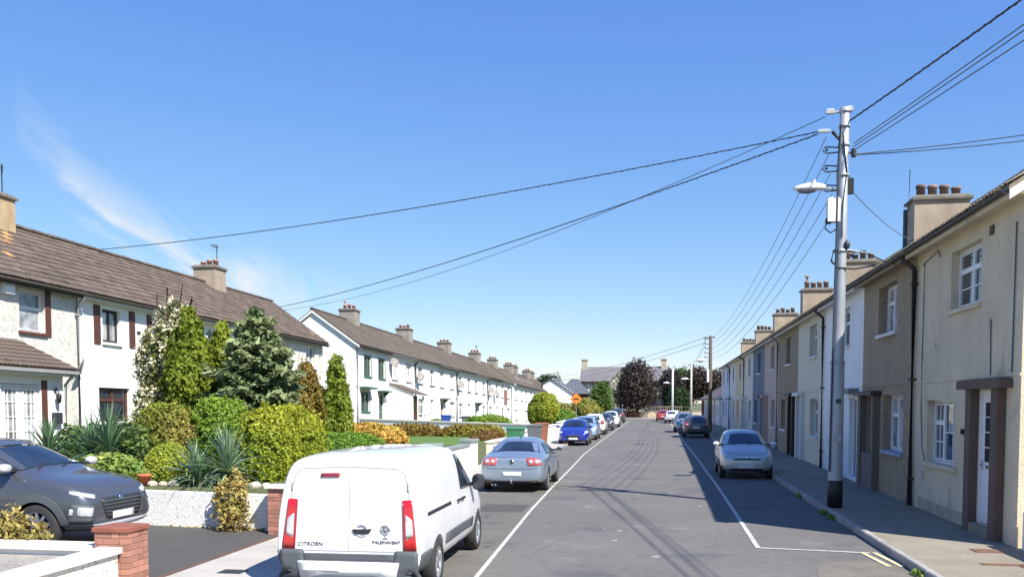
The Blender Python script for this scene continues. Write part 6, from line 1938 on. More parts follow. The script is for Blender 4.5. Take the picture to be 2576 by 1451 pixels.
    if kind == 'suv':
        g_ = c.decal('grille', [S_(4.0, -.56, .72), S_(4.0, .56, .72), S_(4.0, .44, .42), S_(4.0, -.44, .42)], XN, M_PLAST, off=.008, rnd=.07)
        for k in range(5):
            z = (.67 - .05 * k); w_ = .52 - .025 * k
            c.strip('grille_bar', [S_(4.0, -w_, z), S_(4.0, w_, z)], XN, .012, M_PLASTG, off=.014, parent=g_)
        c.strip('bonnet_gap', [S_(3.75, -.86, .88), S_(3.98, -.60, .80), S_(4.06, 0, .785), S_(3.98, .60, .80), S_(3.75, .86, .88)], (-.8, 0, -.6), .016, M_SEAM, off=.002)
        for sg in (-1, 1):
            dd = (-1, -sg * .55, 0)
            c.decal('day_lamp', [S_(4.0, sg * .54, .775), S_(4.0, sg * .98, .845), S_(4.0, sg * 1.0, .80), S_(4.0, sg * .56, .715)], dd, M_CLRL, off=.008, rnd=.02)
            t = c.decal('lamp_pod', [S_(4.0, sg * .60, .62), S_(4.0, sg * .99, .66), S_(4.0, sg * 1.02, .40), S_(4.0, sg * .66, .40)], dd, arch, off=.014, rnd=.03)
            c.decal('headlamp', [S_(4.0, sg * .64, .60), S_(4.0, sg * .91, .625), S_(4.0, sg * .92, .50), S_(4.0, sg * .68, .48)], dd, M_CLRL, off=.022, rnd=.03, parent=t)
            c.decal('side_reflector', [S_(4.0, sg * .97, .59), S_(4.0, sg * 1.01, .60), S_(4.0, sg * 1.02, .51), S_(4.0, sg * .98, .51)], dd, M_SILV, off=.024, parent=t)
        c.decal('skid_plate', [S_(4.0, -.74, .365), S_(4.0, .74, .365), S_(4.0, .62, .285), S_(4.0, -.62, .285)], XN, M_SILV, off=.03, rnd=.03)
        c.strip('wiper', [S_(3.14, .05, 1.12), S_(2.96, .58, 1.20)], (-.62, 0, -.78), .016, M_PLAST, off=.014)
        c.strip('wiper', [S_(3.14, -.55, 1.12), S_(2.98, -.05, 1.20)], (-.62, 0, -.78), .016, M_PLAST, off=.014)
        c.decal('windscreen_sticker', [S_(3.02, .50, 1.18), S_(3.02, .66, 1.18), S_(2.96, .64, 1.21), S_(2.96, .48, 1.21)], (-.62, 0, -.78), M_PLATE, off=.008)
        for sg in (-1, 1):
            c.strip('roof_rail', [S_(.6, sg * .62, 1.50), S_(1.2, sg * .63, 1.55), S_(2.2, sg * .63, 1.53)], (0, 0, -1), .03, M_PLAST, off=.03)
    return c


P_GREY = paint('paint_slate_grey', (.092, .099, .116), metal=.45, rough=.35)
P_SILVB = paint('paint_silver_blue', (.30, .355, .42), metal=.55, rough=.33)
P_SILV = paint('paint_pale_silver', (.46, .48, .47), metal=.45, rough=.35)
P_BLUE = paint('paint_royal_blue', (.014, .028, .27), metal=.15, rough=.3)
P_DARK = paint('paint_dark_grey', (.085, .085, .095), metal=.4, rough=.35)
P_WHITE = paint('paint_white', (.72, .72, .72), rough=.35)
P_LBLUE = paint('paint_light_blue', (.30, .40, .58), metal=.3, rough=.35)
P_RED = paint('paint_red', (.36, .05, .04), rough=.35)

suv = passenger('suv', 'crossover_car', 'dark slate grey crossover parked nose out on the driveway', None, (-12.58, 12.78, .20), R(-1.5), 4.36, 1.84, 1.68, P_GREY, wr=.36, spokes=10, arch=M_PLASTG, mirror_m=M_SILV)
saloon = passenger('saloon', 'saloon_car', 'silver blue saloon seen from behind ahead of the white van', 'cars parked along the left kerb', (-3.80, 23.35, 0), R(90 + .6), 4.7, 1.82, 1.45, P_SILVB, wr=.32, spokes=7)
passenger('hatch', 'hatchback_car', 'royal blue hatchback facing the viewer on the left kerb', 'cars parked along the left kerb', (-4.62, 53.3, 0), R(-90 + 1), 3.97, 1.74, 1.50, P_BLUE, wr=.31, grille='wide')
passenger('hatch', 'hatchback_car', 'light blue car facing the viewer directly behind the royal blue hatchback', 'cars parked along the left kerb', (-4.55, 60.6, 0), R(-90), 4.0, 1.75, 1.56, P_LBLUE, wr=.31, grille='wide', detail=1, sub=1)
passenger('hatch', 'hatchback_car', 'white car with black rear window, third along the left kerb after the silver blue saloon', 'cars parked along the left kerb', (-4.6, 66.5, 0), R(90), 4.0, 1.78, 1.60, P_WHITE, wr=.31, detail=1, sub=1)
passenger('hatch', 'hatchback_car', 'dark car behind the white one with the black rear window on the left', 'cars parked along the left kerb', (-4.5, 80.5, 0), R(-90), 4.0, 1.76, 1.52, P_DARK, wr=.31, detail=1, grille='wide', sub=1)
passenger('hatch', 'hatchback_car', 'white car furthest along the left kerb below the young green tree', 'cars parked along the left kerb', (-4.4, 91, 0), R(-90), 4.1, 1.78, 1.6, P_WHITE, wr=.31, detail=1, grille='wide', sub=1)
passenger('hatch', 'hatchback_car', 'dark tall car at the far end of the left kerb near the street end', 'cars parked along the left kerb', (-4.6, 107, 0), R(90), 4.2, 1.8, 1.75, P_DARK, wr=.32, detail=1, sub=1)
passenger('hatch', 'hatchback_car', 'pale silver hatchback facing the viewer in the shade on the right', 'cars parked along the right kerb', (2.88, 32.25, 0), R(-90 - .5), 3.62, 1.68, 1.54, P_SILV, wr=.29, grille='slot', mirror_m=P_WHITE)
passenger('hatch', 'hatchback_car', 'dark grey hatchback seen from behind near the wooden pole', 'cars parked along the right kerb', (2.75, 61.8, 0), R(90), 4.3, 1.80, 1.58, P_DARK, wr=.32, detail=2)
passenger('hatch', 'hatchback_car', 'silver blue car facing the viewer beyond the dark grey hatchback', 'cars parked along the right kerb', (2.35, 76.5, 0), R(-90), 4.1, 1.78, 1.62, P_SILVB, wr=.31, detail=1, grille='wide', sub=1)
passenger('hatch', 'hatchback_car', 'white car near the right street end below the pale lamp poles', 'cars parked along the right kerb', (1.75, 105.0, 0), R(78), 4.1, 1.78, 1.55, P_WHITE, wr=.31, detail=1, sub=1)
passenger('hatch', 'hatchback_car', 'red car tucked behind the white car at the right street end', 'cars parked along the right kerb', (.9, 113, 0), R(90), 4.0, 1.76, 1.55, P_RED, wr=.31, detail=1, sub=1)

# ------------------------------------------------------------------ poles, street lamps, overhead wires


def lamp_head(root, p, L, d, shell=M_LAMP, arm_to=None):
    """lantern of length L pointing along d (horizontal unit), inner end at p"""
    d = Vector((*d, 0)); u = Vector((-d.y, d.x, 0))
    p = Vector(p)
    q = MB()
    n, m = 12, 9
    vs, fs = [], []
    for i in range(m + 1):
        t = i / m
        w = L * .20 * (math.sin(math.pi * (.12 + .86 * t)) ** .55); h = L * .22 * (math.sin(math.pi * (.10 + .85 * t)) ** .6) * (1 - .25 * t)
        c = p + d * (L * t)
        for k in range(n):
            a = 2 * math.pi * k / n
            z = math.sin(a); vs.append(tuple(c + u * (w * math.cos(a)) + Vector((0, 0, h * (z if z > 0 else z * .35)))))
    for i in range(m):
        for k in range(n): fs.append((i * n + k, i * n + (k + 1) % n, (i + 1) * n + (k + 1) % n, (i + 1) * n + k))
    fs += [tuple(range(n))[::-1], tuple(range(m * n, m * n + n))]
    q.add(vs, fs, True)
    hd_ = q.build('lamp_head', shell, root, fixn=True)
    l_ = MB(); vs2 = []
    for i in range(9):
        a = 2 * math.pi * i / 9
    l_.ball(tuple(p + d * (L * .58) + Vector((0, 0, -L * .065))), (L * .30, L * .30, L * .085), 14, 8)
    if abs(d.x) > .9: l_.v = [(v[0], (v[1] - p.y) * .55 + p.y, v[2]) for v in l_.v]
    l_.build('lens', M_LENS, hd_)
    c_ = MB(); c_.tube([tuple(p + d * L * .35 + Vector((0, 0, L * .19))), tuple(p + d * L * .35 + Vector((0, 0, L * .29)))], .035, 8); c_.build('photocell', M_LAMP, hd_)
    if arm_to:
        MB().tube([arm_to, tuple(p + d * .06)], .028, 8).build('lamp_arm', M_GALV, root)
    return hd_


# near pole: galvanised steel, black painted foot
PX_, PY_ = 3.94, 20.5
pole = empty('utility_pole', (PX_, PY_, .10), 'tall galvanised steel pole with black foot carrying wires and a street lamp', 'utility pole', None)
b = MB(); b.lathe([(.0, .0), (.163, 0), (.163, .60), (.158, .605)], 20); b.build('black_foot', M_BLACK, pole)
b = MB(); b.lathe([(.157, .60), (.152, 1.2), (.150, 3.18), (.146, 3.20)], 20); b.build('lower_shaft', M_GALV, pole)
b = MB(); b.lathe([(.135, 3.19), (.118, 6), (.096, 8.70), (0, 8.72)], 20); b.v = [(v[0] + .055 * max(0, v[2] - 3) / 5.7, v[1], v[2]) for v in b.v]; b.build('upper_shaft', M_GALV, pole)
tx = .055
for z, r in ((3.20, .152), (5.62, .128), (7.25, .118), (7.9, .112), (8.3, .108), (8.62, .104)):
    MB().lathe([(r, z - .03), (r + .012, z - .03), (r + .012, z + .03), (r, z + .03)], 18, (tx * max(0, z - 3) / 5.7, 0, 0)).build('clamp_band', M_GALV, pole)
lamp_head(pole, (-.33, -.05, 6.98), .68, (-1, 0), arm_to=(-.02, 0, 6.96))
b = MB(); b.bbox(-.28, -.02, -.12, .10, 6.25, 6.78, .05); bx = b.build('junction_box', M_LAMP, pole)
MB().tube([(-.26, -.02, 6.26), (-.32, -.02, 6.12), (-.20, -.02, 6.02), (-.08, 0, 6.1)], .016, 6).build('cable_loop', M_WIRE, bx)
MB().bbox(-.31, -.2, -.08, .04, 6.22, 6.34, .02).build('cable_gland', M_BLACK, bx)
# top fittings
b = MB(); b.bbox(-.34, -.16, -.05, .05, 8.58, 8.69, .03); b.build('top_insulator', M_CERAM, pole)
b = MB(); b.bbox(.10, .22, -.05, .05, 8.62, 8.73, .03); b.build('top_insulator', M_CERAM, pole)
MB().box(-.2, .2, -.03, .03, 8.60, 8.64).build('crossarm', M_GALV, pole)
b = MB(); b.bbox(-.50, -.24, -.04, .04, 8.19, 8.26, .025); b.build('side_insulator', M_CERAM, pole)
MB().tube([(-.02, 0, 8.0), (-.2, 0, 8.2)], .035, 6).build('bracket', M_DKMETAL, pole)
for z in (7.86, 7.46, 7.04):     # D shaped irons towards the far side
    q = MB(); q.tube([(-.05, .02, z), (-.34, .05, z + .03), (-.38, .05, z - .05), (-.30, .05, z - .11), (-.05, .02, z - .10)], .016, 6)
    q.ball((-.30, .05, z - .03), .035, 8, 6); q.build('wire_iron', M_DKMETAL, pole)
q = MB(); q.tube([(.14, -.02, 7.72), (.24, -.02, 7.72)], .02, 6); q.lathe([(.05, 7.63), (.06, 7.72), (.05, 7.81)], 10, (.25, -.02, 0)); q.build('spool_insulator', M_DKMETAL, pole)
b = MB(); b.bbox(.12, .26, -.06, .06, 6.85, 7.2, .04); b.build('splice_case', M_BLACK, pole)
q = MB(); q.tube([(.0, -.12, 8.1), (.10, -.11, 7.3), (.03, -.12, 6.6), (.02, -.13, 5.9)], .014, 5); q.build('down_cable', M_WIRE, pole)
q = MB(); q.tube([(-.05, -.13, 8.3), (-.10, -.11, 7.3), (-.09, -.12, 6.6), (-.12, -.12, 4.0), (-.15, -.10, .8)], .018, 5); q.build('down_cable', M_DKMETAL, pole)
q = MB(); q.tube([(.1, -.08, 5.66), (-.15, -.12, 5.62), (-.18, -.05, 5.40), (-.05, -.13, 5.25), (.30, -.08, 5.22), (.75, 0, 5.30)], .022, 6); q.build('cable_loop', M_WIRE, pole)
q = MB(); q.tube([(.12, 0, 5.62), (.55, .02, 5.60)], .03, 6); q.ball((.13, -.1, 5.74), (.07, .07, .10), 8, 6); q.ball((.3, -.02, 5.52), (.09, .05, .05), 8, 6); q.build('cable_bracket', M_DKMETAL, pole)
q = MB(); q.tube([(.15, -.03, 5.64), (.62, .0, 5.56)], .020, 6); q.build('white_conduit', M_CERAM, pole)
MB().bbox(-.07, .07, -.17, -.14, 1.45, 1.62, .01).build('number_tag', M_GALV, pole)
MB().bbox(-.05, .06, -.165, -.145, 2.3, 2.4, .01).build('number_tag', M_DKMETAL, pole)

# second pole: dark wood with lamp
p2 = empty('utility_pole', (4.15, 70.6, .1), 'dark wooden pole with a street lamp beyond the dark grey hatchback', 'utility pole', None)
b = MB(); b.lathe([(.0, 0), (.165, 0), (.15, 3), (.115, 7.45), (0, 7.5)], 14); b.build('shaft', M_WOOD, p2)
for z in (7.2, 6.85, 6.5, 6.15, 5.8):
    q = MB(); q.tube([(-.1, 0, z), (-.45, 0, z + .02)], .022, 6); q.ball((-.42, 0, z + .06), .05, 8, 6); q.build('wire_iron', M_DKMETAL, p2)
MB().box(-.55, .35, -.04, .04, 7.30, 7.38).build('crossarm', M_WOOD, p2)
lamp_head(p2, (-.35, 0, 5.55), .75, (-1, 0), arm_to=(-.05, 0, 5.5))
b = MB(); b.bbox(-.26, -.1, -.15, .0, 3.9, 4.9, .03); b.build('junction_box', M_LAMP, p2)
p3 = empty('lamp_pole', (3.9, 102, .1), 'pale pole with street lamp between the wooden pole and the furthest poles', 'street lamp', None)
b = MB(); b.lathe([(.0, 0), (.15, 0), (.11, 6.7), (0, 6.75)], 12); b.build('shaft', M_CPOLE, p3)
MB().box(-.4, .3, -.04, .04, 6.5, 6.58).build('crossarm', M_DKMETAL, p3)
lamp_head(p3, (-.35, 0, 4.95), .8, (-1, 0), arm_to=(-.05, 0, 4.9))
p4 = empty('lamp_pole', (2.42, 134.0, .0), 'white topped pole with street lamp at the right end of the street', 'street lamp', None)
b = MB(); b.lathe([(.0, 0), (.17, 0), (.14, 7.3), (0, 7.4)], 12); b.build('shaft', M_LAMP, p4)
lamp_head(p4, (-.5, 0, 5.3), .9, (-1, 0), arm_to=(-.05, 0, 5.3))
p5 = empty('lamp_pole', (-6.4, 137.0, .1), 'thin grey pole standing left of the purple tree trunk', 'street lamp', None)
b = MB(); b.lathe([(.0, 0), (.13, 0), (.10, 6.0), (0, 6.05)], 10); b.build('shaft', M_CPOLE, p5)
MB().ball((0, 0, 6.05), (.22, .22, .14)).build('lamp_head', M_DKMETAL, p5)


def wire(label, a, c, sag, r, m=M_WIRE, group=None, n=28, twist=False):
    a, c = Vector(a), Vector(c)
    pts = []
    for i in range(n + 1):
        t = i / n
        p = a.lerp(c, t); p.z -= sag * 4 * t * (1 - t)
        pts.append(tuple(p))
    b = MB(); b.tube(pts, r, 6)
    if twist:      # bundled cable: second strand wound round the first
        k = int((c - a).length / .34)
        P2_ = []
        for i in range(k * 4 + 1):
            t = i / (k * 4)
            p = a.lerp(c, t); p.z -= sag * 4 * t * (1 - t)
            ang = i * math.pi / 2
            P2_.append((p.x, p.y + r * 1.0 * math.cos(ang), p.z + r * 1.2 * math.sin(ang)))
        b.tube(P2_, r * .7, 5)
    o = b.build('overhead_wire', m)
    return tag(o, label, 'wire', group)


T = (PX_ + tx, PY_, 0)
wire('thick twisted cable from the steel pole to the roof of the leftmost pebbledashed house', (PX_ - .50, 20.5, 8.31), (-21.35, 31.45, 8.27), .30, .0115, twist=True)
wire('thick twisted cable from the steel pole to the end roof of the nearer left terrace', (PX_ - .50, 20.5, 8.26), (-21.15, 47.4, 7.72), .35, .013, twist=True)
wire('thin wire running just below the lower thick cable to the left', (PX_ - .36, 20.5, 8.62), (-21.0, 47.6, 7.60), .75, .009, M_WIREG)
wire('thick black cable climbing from the pole head out of the top right corner', (PX_ + .15, 20.45, 8.50), (9.3, -12.5, 7.6), .25, .016, twist=True)
for i, (dx, z, ez) in enumerate([(.0, 8.05, 7.75), (.02, 7.98, 7.62), (.05, 7.9, 7.25)]):
    wire(['upper wire of the bundle rising from the pole spool to the right edge', 'middle wire of the bundle rising from the pole spool to the right edge', 'lower wire of the bundle rising from the pole spool to the right edge'][i], (PX_ + .25, 20.5, z - .02), (9.2 + dx, -10.5, ez + .25), .22, .010, M_WIREG, 'bundle of thin wires leaving the frame at upper right')
wire('upper thin wire crossing to the right over the cream house', (PX_ + .28, 20.5, 7.80), (13.5, 16.0, 8.05), .25, .011, M_WIREG, 'two thin wires crossing over the right roofs')
wire('lower thin wire crossing to the right over the cream house', (PX_ + .28, 20.5, 7.78), (13.5, 16.3, 7.80), .25, .011, M_WIREG, 'two thin wires crossing over the right roofs')
for i, z in enumerate((8.2, 7.80, 7.40, 6.98, 6.6)):
    wire(['topmost', 'second highest', 'middle', 'second lowest', 'lowest'][i] + ' of the five wires between the steel pole and the wooden pole', (PX_ - .32 + .05 * i, 20.5, z), (4.15 - .40, 70.6, 7.26 - .35 * i), 1.05, .008, M_WIREG, 'parallel wires between the steel and wooden poles')
wire('service wire dropping from the steel pole to the chimney beside the brown house', (PX_ + .2, 20.5, 7.05), (7.0, 26.4, 6.9), .12, .009, M_WIREG)
wire('service wire from the low bracket to the gutter of the brown house', (PX_ + .6, 20.5, 5.66), (5.45, 21.9, 5.62), .03, .014, M_WIRE)
for i, z in enumerate((7.3, 6.9)):
    wire(['upper', 'lower'][i] + ' faint wire carrying on from the wooden pole to the pale pole', (3.75, 70.6, z), (3.6, 102, 6.6 - .2 * i), .5, .014, M_WIREG, 'wires between the wooden and pale poles')
    wire(['upper', 'lower'][i] + ' faint wire from the wooden pole slanting left across the street end', (3.75, 70.6, z + .15), (-16, 128, 6.0 - i * .5), .6, .016, M_WIREG, 'faint wires across the far end of the street')
wire('faint wire low across the far end of the street', (3.5, 102, 6.4), (-22, 140, 6.0), .6, .016, M_WIREG)

# ------------------------------------------------------------------ street end: stone building, boundary wall, barriers, far houses
bS = empty('stone_building', (-5.65, 155, 0), 'grey stone building with purple slate roof closing the street end', 'building')
Wd, Ev, Rg, Dp = 14.7, 6.15, 8.75, 7.5
b = MB()
wins = []
for xc in (-6.0, -4.6, -2.9, 1.2, 2.9, 4.6, 6.0):
    for (z0, z1) in ((1.0, 2.9), (3.9, 5.6)): wins.append((xc - .5, xc + .5, z0, z1))
rotf = lambda x, y, z: (y - Wd / 2, -x, z)        # local front x -> world -Y, local y -> world X
b.xf = rotf
holes_wall(b, 0, Wd, -.2, Ev, [(w[0] + Wd / 2, w[1] + Wd / 2, w[2], w[3]) for w in wins], 0, .3)
b.quad((-Dp, 0, -.2), (-Dp, Wd, -.2), (-Dp, Wd, Ev), (-Dp, 0, Ev))
for yy in (0, Wd): b.add([(0, yy, -.2), (0, yy, Ev), (-Dp / 2, yy, Rg - .05), (-Dp, yy, Ev), (-Dp, yy, -.2)], [(0, 1, 2, 3, 4)])
b.build('wall', M_STONE, bS)
for w in wins:
    f_ = frame_window(bS, rotf, w[0] + Wd / 2, w[1] + Wd / 2, w[2], w[3], -.18, W1, M_UPVC, M_GLASSW if random.random() < .5 else M_GLASS, ob=.09, sash=.02)
    MB(rotf).box(-.15, .06, w[0] + Wd / 2 - .15, w[1] + Wd / 2 + .15, w[2] - .2, w[2] - .01).build('sill', M_STONEL, f_)
b = MB(rotf); b.prism([(.35, Ev - .02), (-Dp / 2, Rg), (-Dp - .35, Ev - .02), (-Dp - .35, Ev - .18), (-Dp / 2, Rg - .15), (.35, Ev - .18)], 'y', -.15, Wd + .15); rf = b.build('roof', M_SLATE, bS)
MB(rotf).box(.36, .46, -.15, Wd + .15, Ev - .2, Ev - .06).build('gutter', M_GUTTER, bS)
for yy in (.4, Wd - .4):
    c = MB(rotf).box(-Dp / 2 - .8, -Dp / 2 + .8, yy - .45, yy + .45, Ev, Rg + 1.1).build('chimney', M_STONEL, rf)
    MB(rotf).box(-Dp / 2 - .9, -Dp / 2 + .9, yy - .55, yy + .55, Rg + 1.1, Rg + 1.3).build('cap', M_STONE, c)
# central gable bay
b = MB(rotf); gy = Wd / 2
b.add([(1.4, gy - 2.2, -.2), (1.4, gy + 2.2, -.2), (1.4, gy + 2.2, 5.9), (1.4, gy, 8.3), (1.4, gy - 2.2, 5.9), (0, gy - 2.2, -.2), (0, gy + 2.2, -.2), (0, gy + 2.2, 5.9), (-2, gy, 8.3), (0, gy - 2.2, 5.9)],
      [(0, 1, 2, 3, 4), (0, 4, 9, 5), (1, 6, 7, 2)]); b.build('gable_bay', M_STONE, bS)
b = MB(rotf)
for sg in (-1, 1):
    b.add([(1.6, gy + sg * 2.5, 5.65), (1.6, gy, 8.45), (-3.0, gy, 8.45), (-.4, gy + sg * 2.5, 5.65), (1.6, gy + sg * 2.5, 5.5), (1.6, gy, 8.28), (-3.0, gy, 8.28), (-.4, gy + sg * 2.5, 5.5)], [(0, 1, 2, 3), (4, 5, 6, 7), (0, 4, 5, 1), (0, 3, 7, 4)])
b.build('bay_roof', M_SLATE, bS, fixn=True)
for (z0, z1) in ((1.2, 3.2), (4.2, 6.0)):
    frame_window(bS, rotf, gy - .8, gy + .8, z0, z1, 1.48, W2, M_UPVC, M_GLASS, ob=.08)
for yy in (2.2, 3.55, 11.2): MB(rotf).tube([(.08, yy, 0), (.08, yy, Ev - .2)], .06, 6).build('downpipe', M_GUTTER, bS)
# low boundary wall with railing and red gates
wall_thing('boundary_wall', 'low beige stone wall along the far side of the street end', 'wall', [(-24, 139.6), (20, 139.6)], .4, 0, [1.0, 1.0], M_LOWWALL, M_STONEL)
rl_ = empty('railing', (-6, 139.6, 1.06), 'pale railing on top of the low stone wall at the street end', 'railing')
for i in range(34): MB().box(i * .3 - .02, i * .3 + .02, -.02, .02, 0, .75).build('rail_bar', M_STONEL, rl_)
MB().box(-.1, 10.1, -.03, .03, .7, .76).build('top_rail', M_STONEL, rl_)
for i in range(4):
    br = empty('pedestrian_barrier', (-5.35 + i * .78, 138.6, .11), ['leftmost red plastic barrier before the low stone wall', 'second red barrier from the left before the stone wall', 'third red barrier from the left before the stone wall', 'red barrier nearest the purple tree trunk'][i], 'barrier', 'red barriers at the street end')
    q = MB(); q.box(-.36, .36, -.03, .03, .85, 1.05); q.box(-.36, .36, -.03, .03, .25, .4); q.box(-.36, -.28, -.03, .03, 0, 1.0); q.box(.28, .36, -.03, .03, 0, 1.0)
    q.build('panel', M_REDP, br)
    for sx in (-.3, .3): MB().box(sx - .04, sx + .04, -.2, .2, 0, .06).build('foot', M_BLACK, br)

# gabled white house and dark slate building at the left end
gb = empty('gabled_house', (-14.0, 128, -.8), 'white gabled house facing the viewer at the end of the left terraces', 'house')
b = MB(); x0, x1 = -2.2, 2.0
b.prism([(x0, 0), (x1, 0), (x1, 4.6), (-.9, 6.55), (x0, 5.9)], 'y', 0, 8); b.build('wall', M_WHITE2, gb)
b = MB(); b.prism([(-.95, 6.62), (2.25, 4.45), (2.3, 4.60), (-.9, 6.80)], 'y', -.2, 8.1); b.prism([(-.9, 6.62), (-2.5, 5.75), (-2.5, 5.9), (-.9, 6.80)], 'y', -.2, 8.1); b.build('roof', M_SLATED, gb)
for k in range(9):
    t = k / 8.5; MB().box(-.8 + 3.0 * t, -.62 + 3.0 * t, -.26, -.2, 6.55 - 2.05 * t, 6.68 - 2.05 * t).build('verge_tile', M_WHITE, gb)
for (a, c, z0, z1) in ((-.2, .9, 3.0, 4.2), (-.3, 1.2, .9, 2.2)): 
    frame_window(gb, lambda x, y, z: (y, -x, z), a, c, z0, z1, .02, W2, M_UPVC, M_GLASS)
db = empty('slate_building', (-14.0, 152, -.5), 'dark hipped slate building behind the orange sign', 'building')
MB().box(-2.6, 2.4, 0, 6, 0, 4.4).build('wall', mat('dark_brick_wall', (.10, .05, .035), .9, .15, 2), db)
b = MB(); b.add([(-3, -.4, 4.4), (2.8, -.4, 4.4), (2.8, 6.4, 4.4), (-3, 6.4, 4.4), (-.6, 2.6, 7.0), (.6, 2.6, 7.0)], [(0, 1, 5, 4), (1, 2, 5), (2, 3, 4, 5), (3, 0, 4), (0, 3, 2, 1)]); b.build('roof', M_SLATED, db)
# single-storey row beyond the right terrace
bg = []
for i in range(5):
    ya = 92 + i * 7.2
    x_ = 6.35
    lab = ['low cottage with pale front and grey roof right after the two-storey terrace', 'second low cottage beyond the terrace with a glazed front', 'third low cottage with a reddish ridge', 'fourth low cottage with grey slates near the street end', 'brick fronted low building at the far right street end'][i]
    W_ = 7.2
    h_ = House('cottage', lab, 'low cottages beyond the right terrace', (x_, ya + W_, .1), AR, 0, W_, 2.75, [M_WHITE2, M_CREAMW, M_WHITE2, M_WHITE2, mat('red_brick_wall', (.22, .07, .05), .9, .15, 2, .4, 10)][i], M_TILEG if i % 2 else M_SLATE,
               rise=2.0, half=3.0, tiles=None, ends=(i == 4, i == 0), wins=[(1.0, 2.6, .9, 2.1, dict(pm=M_GLASSC)), (4.4, 6.0, .9, 2.1, dict(pm=M_GLASSC))], doors=[(3.0, 4.0, .05, 2.1, dict(m=M_UPVC))], fascm=M_FASC, guttm=M_GUTTER, ridgem=M_REDTILE, base=-.1)
    h_.chimney(W_ - .3, 1.2, .7, 2.75 + 2.7, M_REDTILE if i > 1 else M_CHIM, pots=2, along='x', zb=3.2)
# terracotta roofed houses behind the cottages
for i, (x, y, w, hgt) in enumerate([(12.5, 104, 7, 5.0), (12.0, 122, 8, 4.6)]):
    r_ = empty('red_roofed_house', (x, y, 0), ['house with terracotta roof peeping over the nearer cottages', 'house with terracotta roof peeping over the further cottages'][i], 'house', 'terracotta roofed houses behind the cottages')
    MB().box(-4, 4, 0, w, 0, hgt - 1.9).build('wall', M_CREAMW, r_)
    b = MB(); b.prism([(-4.4, hgt - 2.0), (0, hgt), (4.4, hgt - 2.0), (4.4, hgt - 2.15), (0, hgt - .15), (-4.4, hgt - 2.15)], 'y', -.3, w + .3); rf_ = b.build('roof', M_REDTILE, r_)
    MB().box(-.5, .5, w * .5, w * .5 + .8, hgt - .5, hgt + .8).build('chimney', M_CHIM, rf_)

# ------------------------------------------------------------------ bins, sign
def bin_(label, x, y, rz, body, lid, h=1.06, w=.56, d=.62, z=.105, group='wheelie bins along the left street wall'):
    r = empty('wheelie_bin', (x, y, z), label, 'wheelie bin', group, rz)
    b = MB(); vs = []
    for zz, s in ((.08, .82), (h * .86, 1.0), (h * .93, 1.04)):
        vs += [(-w / 2 * s, -d / 2 * s, zz), (w / 2 * s, -d / 2 * s, zz), (w / 2 * s, d / 2 * s, zz), (-w / 2 * s, d / 2 * s, zz)]
    fs = [(0, 3, 2, 1), (8, 9, 10, 11)] + [(k + j, k + (j + 1) % 4, k + 4 + (j + 1) % 4, k + 4 + j) for k in (0, 4) for j in range(4)]
    b.add(vs, fs); b.build('bin_body', body, r)
    q = MB(); q.bbox(-w / 2 - .03, w / 2 + .03, -d / 2 - .05, d / 2 + .04, h * .93 + .002, h, .04); q.build('lid', lid, r)
    MB().tube([(-w / 2 + .02, d / 2 + .09, h * .95), (w / 2 - .02, d / 2 + .09, h * .95)], .018, 6).build('handle', lid, r)
    for sx in (-1, 1): MB().lathe([(0, -.025), (.10, -.025), (.10, .025), (0, .025)], 12, (sx * (w / 2 - .02), d / 2 - .06, .10), 'x').build('wheel', M_BLACK, r)
    return r


bin_('green wheelie bin on the left pavement behind the silver blue saloon', -6.0, 38.0, R(80), M_GREENB, M_GREENB, h=1.25, w=.6)
bin_('grey wheelie bin on the left pavement between the green and brown bins', -5.85, 43.0, R(85), M_GREYB, M_GREYB, h=1.25)
bin_('brown wheelie bin against the white wall before the blue hatchback', -5.95, 46.6, R(90), M_BROWNB, M_BROWNB, h=1.25, w=.6)
bin_('blue bin in the garden by the lean-to porch of the white terrace', -15.2, 63.5, R(90), M_BLUEP, M_BLUEP, z=.45)
bin_('blue bin in front of the pale blue door of the white terrace', -14.6, 83.5, R(90), M_BLUEP, M_BLUEP, z=-.1)
bin_('dark bin by the bare white fronts of the white terrace', -15.2, 70.5, R(90), M_GREYB, M_BLACK, z=.25)
bin_('dark bin beside the black drainpipe of the white terrace', -14.9, 76.0, R(90), M_GREYB, M_BLACK, z=.1)
# a few red clay troughs and dark benches before the white fronts are left as low planters
for i, (x, y, z) in enumerate([(-15.6, 68.3, .35), (-15.3, 73.6, .2)]):
    q = MB(); q.bbox(-.25, .25, -.6, .6, 0, .45, .03); o = q.build('planter', M_TERRA if i == 0 else M_BROWNB, loc=(x, y, z))
    tag(o, ['reddish planter box before the bare white fronts', 'brown planter box before the beige door'][i], 'planter')

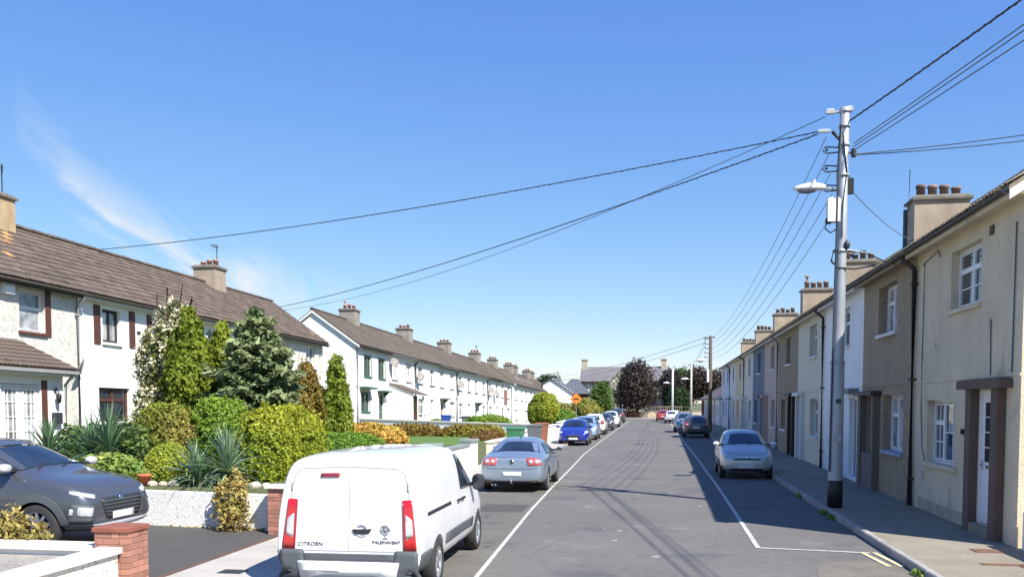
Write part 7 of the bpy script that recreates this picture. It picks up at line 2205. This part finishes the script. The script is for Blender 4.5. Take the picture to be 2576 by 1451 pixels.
sg_ = empty('road_sign', (-6.66, 75.0, .1), 'orange diamond road works sign standing above the olive bushes', 'road sign')
b = MB(); s_ = .52
b.prism([(0, 2.63 - s_), (s_, 2.63), (0, 2.63 + s_), (-s_, 2.63)], 'y', -.02, .02); b.build('sign_plate', M_SIGNO, sg_)
s2 = .47
q = MB()
for k in range(4):
    P = [(0, -s2), (s2, 0), (0, s2), (-s2, 0)]
    a, c = P[k], P[(k + 1) % 4]; f = .93
    q.add([(a[0], -.0225, 2.63 + a[1]), (c[0], -.0225, 2.63 + c[1]), (c[0] * f, -.0225, 2.63 + c[1] * f), (a[0] * f, -.0225, 2.63 + a[1] * f)], [(0, 1, 2, 3)])
q.build('border', M_BLACK, sg_)
q = MB()
q.prism([(-.24, 2.60), (-.12, 2.48), (-.12, 2.56), (.12, 2.56), (.12, 2.48), (.24, 2.60), (.12, 2.74), (.12, 2.66), (-.12, 2.66), (-.12, 2.74)], 'y', -.026, -.021); q.build('symbol', M_BLACK, sg_)
q = MB()
q.tube([(0, .04, 0), (0, .04, 2.9)], .03, 8); q.build('post', M_GALV, sg_)

# ------------------------------------------------------------------ wear on the street: cracks, repairs, stains under sills
M_TAR = mat('crack_sealant', (.075, .075, .077), .7, .2, 4, .3, 60)
for i, (x0, y0, x1, y1, w) in enumerate([(-1.9, 14, -1.5, 17, .006), (-4.3, 17.2, -2.75, 17.6, .012), (-4.2, 31, -3.1, 31.6, .012)]):
    n = max(6, int(math.hypot(x1 - x0, y1 - y0) / .35)); pts = []
    for k in range(n + 1):
        t = k / n; j = .045 if 0 < k < n else 0
        pts.append((x0 + (x1 - x0) * t + random.uniform(-j, j), y0 + (y1 - y0) * t + random.uniform(-j, j)))
    o = ribbon(pts, w, .0062).build('road_crack', M_TAR, road)
for (x, y, w, d, m_) in [(-4.0, 19.2, 1.1, 1.5, M_DRIVE), (-4.2, 39.2, 1.0, 2.2, M_ASPH)]:
    sheet('road_repair', [(x, y), (x + w, y + .05), (x + w * .98, y + d), (x + .02, y + d * .98)], .0075, m_, road)
for (x, y, lab) in [(.9, 30.0, 'round iron manhole cover in the carriageway'), (-.95, 52.0, 'further round iron manhole cover in the carriageway')]:
    o = MB().lathe([(0, .010), (.27, .010), (.30, .008), (.31, .004)], 28).build('manhole_cover', M_DKMETAL, None, None, loc=(x, y, 0.0))
    tag(o, lab, 'manhole cover')
M_STAIN = mat('damp_stain', (.13, .105, .075), .95, .2, 3, .3, 40)
for (hi, ya, yb, z) in [(1, 1.9, 3.55, 3.97), (1, 2.6, 4.3, 1.02)]:
    q = MB(hR[hi].xf)
    y = ya
    while y < yb:
        w = random.uniform(.015, .05); L = random.uniform(.08, .34)
        q.add([(.0035, y, z), (.0035, y + w, z), (.0035, y + w * .6, z - L), (.0035, y + w * .4, z - L)], [(0, 1, 2, 3)])
        y += random.uniform(.05, .3)
    o = q.build('sill_stain', M_STAIN, hR[hi].root); o['kind'] = 'stuff'
